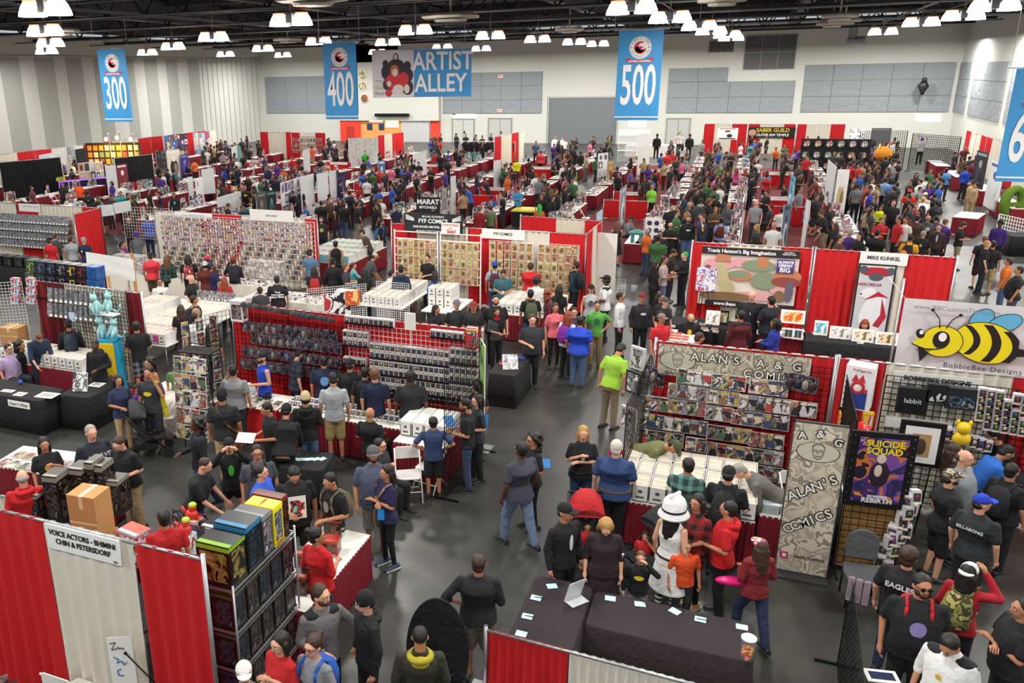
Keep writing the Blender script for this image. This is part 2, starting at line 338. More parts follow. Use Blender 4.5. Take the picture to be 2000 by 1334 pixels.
for i,p in enumerate(lamp_pos):
    t=thing('ceiling_light','pair of glowing round high bay lamps hanging below the black ceiling','ceiling light',p,0,'twin high bay lamps')
    link('housing',hm,t); link('lamp_dome',dl,t); link('lamp_dome',dr,t); link('lamp_rim',rm,t)
def oct_(r,z): return [(r*math.cos(PI/8+PI/4*i),r*math.sin(PI/8+PI/4*i)*.8,z) for i in range(8)]
fm=MB().loft([oct_(1.0,0),oct_(1.05,.06),oct_(1.05,.1),oct_(.9,.2)],smooth=False).mesh('diffuser_plate',fan)
fm2=MB().loft([oct_(.55,-.14),oct_(.6,-.06)],smooth=False).tube((0,0,0),(0,0,2.25),.04,n=6).mesh('inner_plate',fan)
for x,y,s in ((121,64,.9),(610,3,1.2),(880,36,1.3),(562,80,1.0),(680,85,.8),(1112,60,.9),(730,84,.7),(1650,43,.9),(1625,49,.9),(1640,35,.9),(1410,4,.9)):
    t=thing('air_diffuser','pale eight sided air diffuser plate hanging under the black ceiling','air diffuser',at(x,y,9.35),.2,'octagonal air diffusers'); t.scale=(s,s,1)
    link('diffuser_plate',fm,t); link('inner_plate',fm2,t)
# ---------------- hanging signs ----------------
blue=mat('#3f9fe0',.55,kind='paper'); white=mat('#fbfbfb',.6,kind='paper'); redl=mat('#d83350',.6); navy=mat('#2c3f8c',.6); inkd=mat('#3a3c48',.6)
rod=mat('#d8d8d8',.4,.6)
def ring_text(s,R,parent,a0,a1,size,flip=False):
    n=len(s)
    for i,ch in enumerate(s):
        if ch==' ': continue
        a=math.radians(a0+(a1-a0)*(i/(n-1)))
        o=text(ch,size,inkd,parent,loc=(R*math.sin(a),-.012,R*math.cos(a)),bold=.0)
        o.rotation_euler=(PI/2,(a if not flip else a+PI),0)
def logo(parent,cx,cz,R,ribbon=True):
    e=link('round_logo',MB().tube((0,0,0),(0,-.008,0),R,n=40).mesh('round_logo',white),parent,(cx,-.012,cz))
    link('logo_ring',MB().loft([[(R*q*math.sin(2*PI*i/48),-.006+dy,R*q*math.cos(2*PI*i/48)) for i in range(49)] for q,dy in ((.97,-.004),(.95,-.004))],cap=False).mesh('logo_ring',inkd),e)
    ring_text('COMIC CON',R*.78,e,-62,62,R*.27); ring_text('REVOLUTION',R*.78,e,242-360+0,118-360,R*.25,True) if False else ring_text('NOITULOVER',R*.78,e,112,248,R*.25,True)
    # flame bird: crescent with cuts
    c=[]; 
    for i in range(15): a=math.radians(20+i*20-40+20); c.append((R*.56*math.sin(-a*1+.5),R*.56*math.cos(-a+.5)))
    inner=[(x*.55+R*.14,z*.55+R*.1) for x,z in c]
    m=MB(); n=len(c)
    m.add([(x,-.013,z) for x,z in c]+[(x,-.013,z) for x,z in inner],[(i,i+1,n+i+1,n+i) for i in range(n-1)])
    m.add([(-R*.5,-.013,R*.05),(R*.1,-.013,R*.12),(R*.32,-.013,-R*.02),(R*.05,-.013,-R*.1),(R*.4,-.013,-R*.25),(0,-.013,-R*.5),(-R*.4,-.013,-R*.3)],[(0,1,2,3,4,5,6)])
    link('flame_bird',m.mesh('flame_bird',redl),e)
    for s in (-1,1): link('star',MB().tube((s*R*.78,-.006,R*.02),(s*R*.78,-.016,R*.02),R*.07,n=5).mesh('star',navy),e)
    if ribbon:
        link('ribbon',MB().box(-R*.95,-.016,-R*1.32,R*.95,-.006,-R*1.06).add([(-R*1.25,-.014,-R*1.2),(-R*.85,-.014,-R*1.2),(-R*.85,-.014,-R*.9),(-R*1.3,-.014,-R*.88),(-R*1.12,-.014,-R*1.03)],[(0,1,2,3,4)]).add([(R*1.25,-.014,-R*1.2),(R*.85,-.014,-R*1.2),(R*.85,-.014,-R*.9),(R*1.3,-.014,-R*.88),(R*1.12,-.014,-R*1.03)],[(0,1,2,3,4)]).mesh('ribbon',redl),e)
        text('ONTARIO, CALIFORNIA',R*.19,white,e,loc=(0,-.02,-R*1.19),bold=.004)
def cloth_panel(w,h,amp=.03,nx=16,nz=20,seed=0):
    rnd=random.Random(seed); ph=[rnd.uniform(0,6) for _ in range(4)]; vs=[]
    for j in range(nz+1):
        for i in range(nx+1):
            x=-w/2+w*i/nx; z=-h*j/nz; y=amp*(math.sin(3*x/w*2+ph[0]+z)*.5+math.sin(5*z/h*2+ph[1]+x*2)*.5)*min(1,j/5)
            vs.append((x,y,z))
    fs=[(j*(nx+1)+i,(j+1)*(nx+1)+i,(j+1)*(nx+1)+i+1,j*(nx+1)+i+1) for j in range(nz) for i in range(nx)]
    return MB().add(vs,fs,0,True)
def hang(num,px,py,w=1.83,h=3.66,rz=0):
    p=at(px,py,8.55); t=thing('hanging_sign','tall blue hanging aisle banner reading '+{'300':'three','400':'four','500':'five','600':'six'}[num]+' hundred','banner',p,rz)
    link('banner_cloth',cloth_panel(w,h,.012,seed=int(num)).box(-w/2,.0,-.1,w/2,.012,0).mesh('banner_cloth',blue),t)
    link('hem',MB().box(-w/2,-.02,-h+.12,w/2,-.008,-h+.17).mesh('hem',white),t)
    link('rod',MB().tube((-w*.62,0,.03),(w*.62,0,.03),.025,n=6).tube((-w*.6,0,.03),(-w*.6,0,3.05),.008,n=4).tube((w*.6,0,.03),(w*.6,0,3.05),.008,n=4).mesh('rod',rod),t)
    logo(t,0,-.68,.46)
    text(num,2.3,white,t,loc=(0,-.02,-2.28),sx=.43,bold=.035)
    return t
hang('300',216,96.5); hang('400',662,83.5); hang('500',1253,59.5)
t=hang('600',2030,134); q=atY(1985,134,34); t.location=(q.x+.93,34,q.z); t['label']='blue hanging aisle banner cut by the picture edge near the side wall'
p=at(822,97,8.55); t=thing('hanging_sign','wide blue and white artist alley banner','banner',p,.12)
link('banner_cloth',cloth_panel(6.9,3.05,.02,seed=5).mesh('banner_cloth',blue),t)
link('picture_half',MB().box(-3.45,-.03,-3.03,-.5,-.015,0).mesh('picture_half',mat('#e4e3e8',.6)),t)
def figs(m,pts,mm,y=-.04):
    for i,(x,z,r1,r2) in enumerate(pts): m.ell((x,y-.001*i,z),(r1,.004,r2),nu=14,nv=8,m=mm)
g=MB(); figs(g,[(-1.75,-.45,.2,.28),(-1.75,-1.05,.62,.5),(-2.5,-.85,.2,.25),(-2.45,-1.4,.35,.5),(-.95,-1.0,.25,.3),(-1.0,-1.6,.45,.5),(-.95,-2.4,.4,.5),(-2.3,-2.2,.42,.4)],0)
figs(g,[(-1.8,-2.0,.75,.55),(-1.2,-1.9,.35,.5),(-2.3,-2.75,.25,.25)],1,-.05); figs(g,[(-1.85,-1.3,.32,.38)],2,-.06); figs(g,[(-1.82,-1.42,.2,.26),(-1.75,-.42,.13,.18),(-2.25,-2.15,.16,.2),(-1.0,-2.5,.2,.3),(-1.6,-2.5,.4,.3)],3,-.07)
link('crowd_drawing',g.mesh('crowd_drawing',[mat('#34303c',.6),mat('#d8353a',.6),mat('#c96f42',.6),mat('#e9dcd6',.6)]),t)
logo(t,-2.95,-.62,.4,False)
text('POWERED BY',.09,inkd,t,loc=(-2.95,-.05,-1.95)); text('SGX',.36,mat('#a7c34a',.6),t,loc=(-2.95,-.05,-2.4)); text('Print',.34,mat('#8d8170',.6),t,loc=(-2.95,-.05,-2.78))
text('ARTIST',1.62,white,t,loc=(1.5,-.05,-.8),sx=.8,bold=.03); text('ALLEY',1.62,white,t,loc=(1.35,-.05,-2.2),sx=.8,bold=.03)
link('rod',MB().tube((-3.5,0,.03),(3.5,0,.03),.03,n=6).tube((-3,0,0),(-3,0,3.05),.01,n=4).tube((3,0,0),(3,0,3.05),.01,n=4).mesh('rod',rod),t)
# ================= PEOPLE =================
# Every body is one remeshed surface built from tapered limbs on a posed skeleton; clothes, hair, shoes and hats are its parts.
V=Vector
TS=bpy.data.scenes.new('workbench')
def rot_x(p, a, o):   # lean forward (towards -Y) about point o
    c,s=math.cos(a),math.sin(a); x,y,z=p[0],p[1]-o[1],p[2]-o[2]
    return V((x, y*c-z*s+o[1], y*s+z*c+o[2]))
ARM={ # elbow, wrist for the +x arm, given as (x,y,z)
 'down':((.25,.03,1.13),(.26,-.05,.88)), 'hold':((.25,.02,1.13),(.10,-.27,1.12)), 'cross':((.24,-.06,1.14),(-.06,-.2,1.19)),
 'hip':((.37,.07,1.18),(.19,-.04,1.02)), 'up':((.33,-.14,1.36),(.12,-.17,1.60)), 'reach':((.22,-.2,1.16),(.17,-.43,1.06)),
 'chest':((.25,-.02,1.14),(.04,-.2,1.30)), 'out':((.34,.02,1.18),(.42,-.16,1.02)), 'phone':((.30,-.10,1.2),(.14,-.12,1.55)),
 'high':((.26,-.12,1.55),(.22,-.18,1.78)), 'back':((.28,.1,1.15),(.12,.2,1.0)) }
def skeleton(legs, armR, armL, lean, hy, hp, fem, build):
    J={}; sit = legs=='sit'; dz = -.42 if sit else (-.36 if legs=='squat' else 0)
    po=V((0,0,.95+dz)); a=lean
    def up(p): return rot_x(V((p[0],p[1],p[2]+dz)), a, po)
    sw=.162 if fem else .186
    sw*=1+.3*(build-1)
    J['hipc']=po
    for s,k in ((1,'R'),(-1,'L')):
        J['hip'+k]=V((.09*s,0,.90+dz))
        if sit: J['kn'+k]=V((.13*s,-.42,.50)); J['an'+k]=V((.13*s,-.40,.09))
        elif legs=='squat': J['kn'+k]=V((.16*s,-.33,.52)); J['an'+k]=V((.12*s,.02,.09))
        elif legs=='walk': f=-.22 if s>0 else .26; J['kn'+k]=V((.10*s,f*.62-.05,.50)); J['an'+k]=V((.10*s,f,.10 if s>0 else .15))
        elif legs=='wide': J['kn'+k]=V((.15*s,-.02,.48)); J['an'+k]=V((.19*s,.02,.09))
        else: J['kn'+k]=V((.10*s,-.02,.49)); J['an'+k]=V((.105*s,.03 if s>0 else .0,.09))
        e,w=ARM[armR if s>0 else armL]; q=sw-.19
        J['sh'+k]=up((sw*s,.005,1.385)); J['el'+k]=up(((e[0]+q+.03*(build-1))*s,e[1],e[2])); J['wr'+k]=up(((w[0]+(q if w[0]>.15 else 0))*s,w[1]-.05*(build-1),w[2]))
    cy,sy=math.cos(hy),math.sin(hy); c=V((0,.0,1.48))
    def head(p):
        p=V(p); p=V((p.x*1.08,p.y*1.06,1.5+(p.z-1.5)*1.05)) if p.z>1.5 else p; p=rot_x(p,hp,c); x,y=p[0],p[1]; p=V((x*cy-y*sy,x*sy+y*cy,p[2])); return up(p)
    J['up']=up; J['head']=head; return J
def rings_limb(mb, a, b, ra, rb, n=12):
    d=(b-a).normalized(); u=d.orthogonal().normalized(); w=d.cross(u); R=[]
    for t,r,o in ((0,.55,-.8),(0,.9,-.45),(0,1,0),(.5,1,0),(1,1,0),(1,.9,.45),(1,.55,.8)):
        rr=(ra+(rb-ra)*t)*r; c=a+(b-a)*t+d*(ra if t==0 else rb)*o
        R.append([c+(u*math.cos(2*PI*i/n)+w*math.sin(2*PI*i/n))*rr for i in range(n)])
    mb.loft(R)
def limb(mb, pts, rs):
    for i in range(len(pts)-1): rings_limb(mb, V(pts[i]), V(pts[i+1]), rs[i], rs[i+1])
def torso(mb, J, prof, n=20):
    R=[]
    for z,rx,ry,oy in prof: R.append([J['up']((rx*math.cos(2*PI*i/n), oy+ry*math.sin(2*PI*i/n)*(1 if True else 1), z)) for i in range(n)])
    mb.loft(R)
def remesh(mb, voxel, name, it=2):
    me=mb.mesh(name,[]) if mb.v else None
    if me is None: return None
    o=bpy.data.objects.new('tmp',me); TS.collection.objects.link(o)
    m=o.modifiers.new('r','REMESH'); m.mode='VOXEL'; m.voxel_size=voxel; m.use_smooth_shade=True
    s=o.modifiers.new('s','SMOOTH'); s.factor=.5; s.iterations=it
    out=None
    with bpy.context.temp_override(scene=TS,view_layer=TS.view_layers[0]):
        dg=bpy.context.evaluated_depsgraph_get(); out=bpy.data.meshes.new_from_object(o.evaluated_get(dg))
    out.name=name
    bpy.data.objects.remove(o); bpy.data.meshes.remove(me); return out
def join_mesh(name, base, extra, mats):
    """base: remeshed surface (slot 0); extra: MB pieces with slots"""
    nv=len(base.vertices); import numpy as np
    co=np.empty(nv*3,dtype=np.float32); base.vertices.foreach_get('co',co)
    vs=[tuple(x) for x in co.reshape(-1,3)]; fs=[tuple(p.vertices) for p in base.polygons]
    mb=MB(); mb.add(vs,fs,0,True); k=len(mb.v); mb.v+=extra.v; mb.f+=[tuple(i+k for i in f) for f in extra.f]; mb.m+=extra.m; mb.sm+=extra.sm
    me=mb.mesh(name,mats); bpy.data.meshes.remove(base); return me
TM=[(.80,.13,.10),(.88,.165,.115),(.96,.16,.112),(1.06,.142,.10),(1.18,.155,.11),(1.30,.175,.118),(1.38,.175,.105),(1.43,.13,.085),(1.47,.075,.065)]
TF=[(.80,.14,.105),(.88,.175,.12),(.96,.165,.112),(1.06,.125,.092),(1.18,.14,.105),(1.27,.155,.125),(1.36,.15,.1),(1.42,.11,.08),(1.46,.065,.06)]
def prof(fem, build, ex=0, z0=None, z1=9, bulge=True):
    out=[]
    for z,rx,ry in (TF if fem else TM):
        k=build if z<1.35 else 1+(build-1)*.4; oy=0
        if build>1.05 and z<1.3: oy=-.25*(build-1)*max(0,1-abs(z-1.08)/.25)
        if z>=(z0 or 0) and z<=z1: out.append((z,rx*k+ex,ry*(k+(k-1)*.5)+ex,oy))
    return out
_G={}
def geo(key, fn):
    if key not in _G: _G[key]=fn()
    return _G[key]
SKINS={'l':'#d9a184','m':'#b97f5e','t':'#9a6344','d':'#5d3a28'}
HAIRC={'k':'#15100e','b':'#3a2418','n':'#6a4426','y':'#b58a4e','g':'#9a948c','w':'#cfccc4','r':'#8a3a1c','o':'#d46a1c','v':'#2aa84a'}
def body_mesh(legs,armR,armL,lean,hy,hp,fem,build,vox,skin,hairc,beard):
    def mk():
        J=skeleton(legs,armR,armL,lean,hy,hp,fem,build); H=J['head']; mb=MB()
        torso(mb,J,prof(fem,build,-.02,z1=1.44))
        mb.loft([[H((.058*math.cos(t*PI/6),.01+.058*math.sin(t*PI/6),z)) for t in range(12)] for z in (1.42,1.48,1.56)])
        def he(c,r,n=16):
            R=[]
            for j in range(1,n//2):
                ph=PI*j/(n//2); R.append([H((c[0]+r[0]*math.sin(ph)*math.cos(2*PI*i/n),c[1]+r[1]*math.sin(ph)*math.sin(2*PI*i/n),c[2]-r[2]*math.cos(ph))) for i in range(n)])
            mb.loft(R)
        he((0,0,1.635),(.074,.092,.092)); he((0,-.028,1.585),(.056,.066,.072)); he((0,-.055,1.55),(.032,.034,.03)); he((0,-.098,1.60),(.012,.02,.024)); he((0,-.087,1.645),(.05,.012,.014))
        for s in (1,-1): he((s*.077,.005,1.61),(.01,.02,.03))
        for k in 'RL':
            limb(mb,[J['sh'+k],J['el'+k],J['wr'+k]],[.052*(1+.25*(build-1)),.039,.026])
            limb(mb,[J['hip'+k],J['kn'+k],J['an'+k]],[.085,.052,.036])
            h=J['wr'+k]; d=(h-J['el'+k]).normalized(); limb(mb,[h,h+d*.045],[.026,.034]); limb(mb,[h+d*.045,h+d*.07],[.034,.03])
        base=remesh(mb,vox,'body')
        ex=MB()
        for k,s in (('R',1),('L',-1)):   # five fingers each, unequal and bent
            h=J['wr'+k]; d=(h-J['el'+k]).normalized(); side=d.cross(V((0,0,1))) if abs(d.z)<.85 else V((1,0,0))
            side=(side-d*side.dot(d)).normalized(); nrm=d.cross(side).normalized()
            if d.z<-.6: side=V((0,1,0)); side=(side-d*side.dot(d)).normalized(); nrm=V((-s,0,0))
            elif nrm.z>0: nrm=-nrm
            for i,L in enumerate((.062,.078,.083,.074)):
                o=h+d*.075+side*(.022*(1.5-i)); m=o+d*L*.5+nrm*.01; e=m+d*L*.35+nrm*.028
                ex.tube(o-d*.02,m,.0095,.009,n=6); ex.tube(m,e,.009,.007,n=6)
            th=side*(.03)*(1); o=h+d*.03+th; ex.tube(o-th*.4,o+d*.035+th*.5,.012,.01,n=6); ex.tube(o+d*.035+th*.5,o+d*.06+th*.4+nrm*.012,.01,.008,n=6)
        for s in (1,-1):
            def he2(c,r,m,n=8):
                R=[]
                for j in range(1,4):
                    ph=PI*j/4; R.append([H((c[0]+r[0]*math.sin(ph)*math.cos(2*PI*i/n),c[1]+r[1]*math.sin(ph)*math.sin(2*PI*i/n),c[2]-r[2]*math.cos(ph))) for i in range(n)])
                ex.loft(R,m)
            he2((s*.031,-.089,1.628),(.015,.009,.0075),1); he2((s*.031,-.095,1.628),(.007,.006,.0075),2); he2((s*.031,-.094,1.648),(.02,.008,.004),2)
        he2((0,-.094,1.568),(.024,.009,.005),3); he2((0,-.092,1.56),(.019,.009,.006),3)
        if beard:
            he2((0,-.066,1.548),(.044,.036,.03),2); 
            for s in (1,-1): he2((s*.052,-.04,1.572),(.02,.04,.035),2)
            he2((0,-.094,1.583),(.028,.01,.006),2)
        return join_mesh('body',base,ex,[mat(SKINS[skin],.55),mat('#f2efe9',.3),mat(HAIRC[hairc],.6),mat('#9a4a3c',.5)])
    return geo(('body',legs,armR,armL,lean,hy,hp,fem,build,vox,skin,hairc,beard),mk)
def shirt_mesh(legs,armR,armL,lean,fem,build,sleeve,vox,hem=.84):
    def mk():
        J=skeleton(legs,armR,armL,lean,0,0,fem,build); mb=MB()
        KB=1+(build-1)*.4; P=[p for p in prof(fem,build,.016,.86,1.40)]+[(1.425,.135*KB,.088*KB,0),(1.455,.1*KB,.076,.005),(1.482,.074,.07,.01)]
        P=[(hem,P[0][1]+.008,P[0][2]+.008,P[0][3])]+P; 
        if legs in('sit','squat'): P=[p for p in P if p[0]>.86]
        torso(mb,J,P)
        if fem:
            for s in (1,-1):
                c=J['up']((s*.07,-.085,1.26)); mb.ell(c,(.062,.055,.058))
        for k in 'RL':
            sh,el,wr=J['sh'+k],J['el'+k],J['wr'+k]; r=.06*(1+.35*(build-1))
            if sleeve=='short': limb(mb,[sh,sh+(el-sh)*.72],[r,.063*(1+.25*(build-1))])
            elif sleeve=='long': limb(mb,[sh,el,wr-(wr-el)*.04],[r,.056,.042])
            elif sleeve=='half': limb(mb,[sh,el,el+(wr-el)*.25],[r,.056,.048])
            elif sleeve=='none': limb(mb,[sh*.75+J['up']((0,0,1.40))*.25,J['up']((0,0,1.40))],[.045,.06])
        me=remesh(mb,vox,'shirt'); return me
    return geo(('shirt',legs,armR,armL,lean,fem,build,sleeve,vox,hem),mk)
def pants_mesh(legs,fem,build,kind0,vox):
    def mk():
        kind=kind0
        J=skeleton(legs,'down','down',0,0,0,fem,build); mb=MB(); dz=J['hipc'].z-.95
        R=[]
        for z,rx,ry,oy in prof(fem,build,.010,0,.97): R.append([(rx*math.cos(2*PI*i/20),oy+ry*math.sin(2*PI*i/20),z+dz) for i in range(20)])
        mb.loft(R)
        b=1+.35*(build-1)
        if kind in ('skirt','dress'):
            L=.52 if kind=='skirt' else .45
            if legs=='sit': kind='long'
            else: mb.loft([[(r*math.cos(2*PI*i/20),r*.75*math.sin(2*PI*i/20),z) for i in range(20)] for z,r in ((.95,.15),(.85,.19),(.7,.22),(L,.27))])
        if kind not in ('skirt','dress'):
            for k in 'RL':
                hp,kn,an=J['hip'+k],J['kn'+k],J['an'+k]
                if kind=='long': limb(mb,[hp,kn,an+V((0,.0,.0))],[.098*b,.072*b,.062])
                elif kind=='tight': limb(mb,[hp,kn,an],[.088*b,.056,.042])
                elif kind=='shorts': limb(mb,[hp,hp+(kn-hp)*1.0],[.1*b,.09])
                elif kind=='hot': limb(mb,[hp,hp+(kn-hp)*.4],[.095*b,.09])
        return remesh(mb,vox,'trousers')
    return geo(('pants',legs,fem,build,kind0,vox),mk)
def shoe_mesh(legs,vox):
    def mk():
        J=skeleton(legs,'down','down',0,0,0,0,1); mb=MB()
        for k,s in (('R',1),('L',-1)):
            a=J['an'+k]; z0=a.z-.09; R=[]
            for y,wd,h in ((.09,.025,.05),(.075,.038,.08),(.02,.042,.1),(-.05,.045,.075),(-.11,.05,.055),(-.16,.042,.045),(-.185,.02,.03)):
                R.append([(a.x+s*.012+wd*math.cos(t*PI/6),a.y+y,z0+max(0,h*.5+h*.5*math.sin(t*PI/6)+(0 if math.sin(t*PI/6)>-.3 else -.0))) for t in range(12)])
            mb.loft(R)
            mb.box(a.x+s*.012-.046,a.y-.17,z0,a.x+s*.012+.046,a.y+.09,z0+.022,1)
        return mb
    J=None
    return geo(('shoe',legs),mk)
def hair_mesh(style,lean,hy,hp,legs,vox):
    def mk():
        J=skeleton(legs,'down','down',lean,hy,hp,0,1); H=J['head']; mb=MB()
        def he(c,r,n=14,m=0,up=False):
            R=[]
            for j in range(1,n//2):
                ph=PI*j/(n//2); R.append([H((c[0]+r[0]*math.sin(ph)*math.cos(2*PI*i/n),c[1]+r[1]*math.sin(ph)*math.sin(2*PI*i/n),c[2]-r[2]*math.cos(ph))) for i in range(n)])
            mb.loft(R)
        def dome(c,r,z0,n=18,m=0):
            R=[]
            for j in range(6):
                ph=PI/2*j/5.5; R.append([H((c[0]+r[0]*math.cos(ph)*math.cos(2*PI*i/n),c[1]+r[1]*math.cos(ph)*math.sin(2*PI*i/n),z0+r[2]*math.sin(ph))) for i in range(n)])
            mb.loft(R,m)
        if style=='short': he((0,.018,1.655),(.083,.094,.092)); he((0,.045,1.60),(.07,.06,.07))
        elif style=='buzz': he((0,.012,1.652),(.078,.092,.086))
        elif style=='thin': he((0,.045,1.62),(.08,.07,.06))
        elif style=='puff': he((0,.02,1.67),(.1,.11,.1)); he((0,.05,1.60),(.085,.07,.08))
        elif style in('long','pony','bun','curly','bob'):
            he((0,.02,1.655),(.086,.1,.095)); he((0,.05,1.60),(.078,.062,.08))
            if style=='long':
                for s in (1,-1): limb(mb,[H((s*.075,.02,1.62)),H((s*.085,.045,1.48)),H((s*.075,.08,1.33))],[.03,.035,.025])
                limb(mb,[H((0,.07,1.6)),H((0,.1,1.45)),H((0,.115,1.28))],[.07,.065,.045]); limb(mb,[H((.045,.07,1.6)),H((.05,.1,1.3))],[.05,.035]); limb(mb,[H((-.045,.07,1.6)),H((-.05,.1,1.3))],[.05,.035])
            elif style=='bob':
                for s in (1,-1): limb(mb,[H((s*.078,.0,1.64)),H((s*.085,.01,1.52))],[.035,.032])
                limb(mb,[H((0,.07,1.62)),H((0,.08,1.52))],[.075,.07])
            elif style=='pony': limb(mb,[H((0,.1,1.66)),H((0,.15,1.6)),H((0,.14,1.42))],[.028,.034,.018])
            elif style=='bun': he((0,.11,1.70),(.045,.045,.045))
            elif style=='curly':
                rnd=random.Random(3)
                for i in range(42):
                    t=rnd.uniform(-.3,PI+.3); z=rnd.uniform(1.42,1.72); r=.095+.02*rnd.random()
                    he((r*math.cos(t),.02+r*math.sin(t),z),(.034,.034,.034),8)
        elif style in('cap','capback','beanie','helmet'):
            he((0,.045,1.60),(.076,.06,.06))
        return remesh(mb,vox,'hair',1)
    return geo(('hair',style,lean,hy,hp,legs,vox),mk)
def hat_mesh(style,lean,hy,hp,legs):
    def mk():
        J=skeleton(legs,'down','down',lean,hy,hp,0,1); H=J['head']; mb=MB(); n=20
        if style=='helmet':     # generic white costume helmet with a brim and a dark band
            R=[]
            for z,r in ((1.565,.185),(1.585,.18),(1.63,.14),(1.70,.138),(1.77,.122),(1.81,.085),(1.83,.02)): R.append([H((r*math.cos(2*PI*i/n),r*1.1*math.sin(2*PI*i/n),z)) for i in range(n)])
            mb.loft(R); mb.loft([[H((.143*math.cos(2*PI*i/n),.157*math.sin(2*PI*i/n),z)) for i in range(n)] for z in (1.635,1.665)],1)
            mb.loft([[H((w*x,-.0+y,z)) for x,y in ((1,.1),(-1,.1),(-1,-.1),(1,-.1))] for z,w in ((1.72,.022),(1.855,.016))],0,False)
            return mb
        rz=.1 if style!='beanie' else .115
        R=[]
        for j in range(7):
            ph=PI/2*j/6.3; R.append([H((.087*math.cos(ph)*math.cos(2*PI*i/n),.008+.102*math.cos(ph)*math.sin(2*PI*i/n),1.652+rz*math.sin(ph))) for i in range(n)])
        if style=='beanie': R=[[H((.09*math.cos(2*PI*i/n),.008+.105*math.sin(2*PI*i/n),1.625)) for i in range(n)]]+R
        mb.loft(R)
        if style in('cap','capback'):
            s=1 if style=='cap' else -1; b=[]
            for i in range(11):
                t=PI+PI*i/10; b.append((.075*math.cos(t), .0+(-.09*s)+s*.085*math.sin(t)*1.0))
            top=[H((x,y,1.668)) for x,y in b]; bot=[H((x,y,1.656)) for x,y in b]
            mb.loft([bot,top],0,False)
        return mb
    return geo(('hat',style,lean,hy,hp,legs),mk)
def with_mats(key, base, mats):
    """copy of mesh data with own materials, shared per key"""
    def mk():
        m=base.copy(); m.materials.clear()
        for x in mats: m.materials.append(x)
        return m
    return geo(('wm',)+key,mk)
def cm_(c, kind='cloth'):
    if c[0]=='%':      # plaid  %rrggbb/rrggbb
        a,b=c[1:].split('/'); return mat('#'+a,.9,kind='plaid',c2='#'+b,s=.07)
    if c[0]=='&':      # camouflage / pattern
        return mat('#333333',.9,kind='art',cols=tuple('#'+x for x in c[1:].split('/')),scale=9,rnd=0)
    return mat('#'+c,.85,kind=kind)
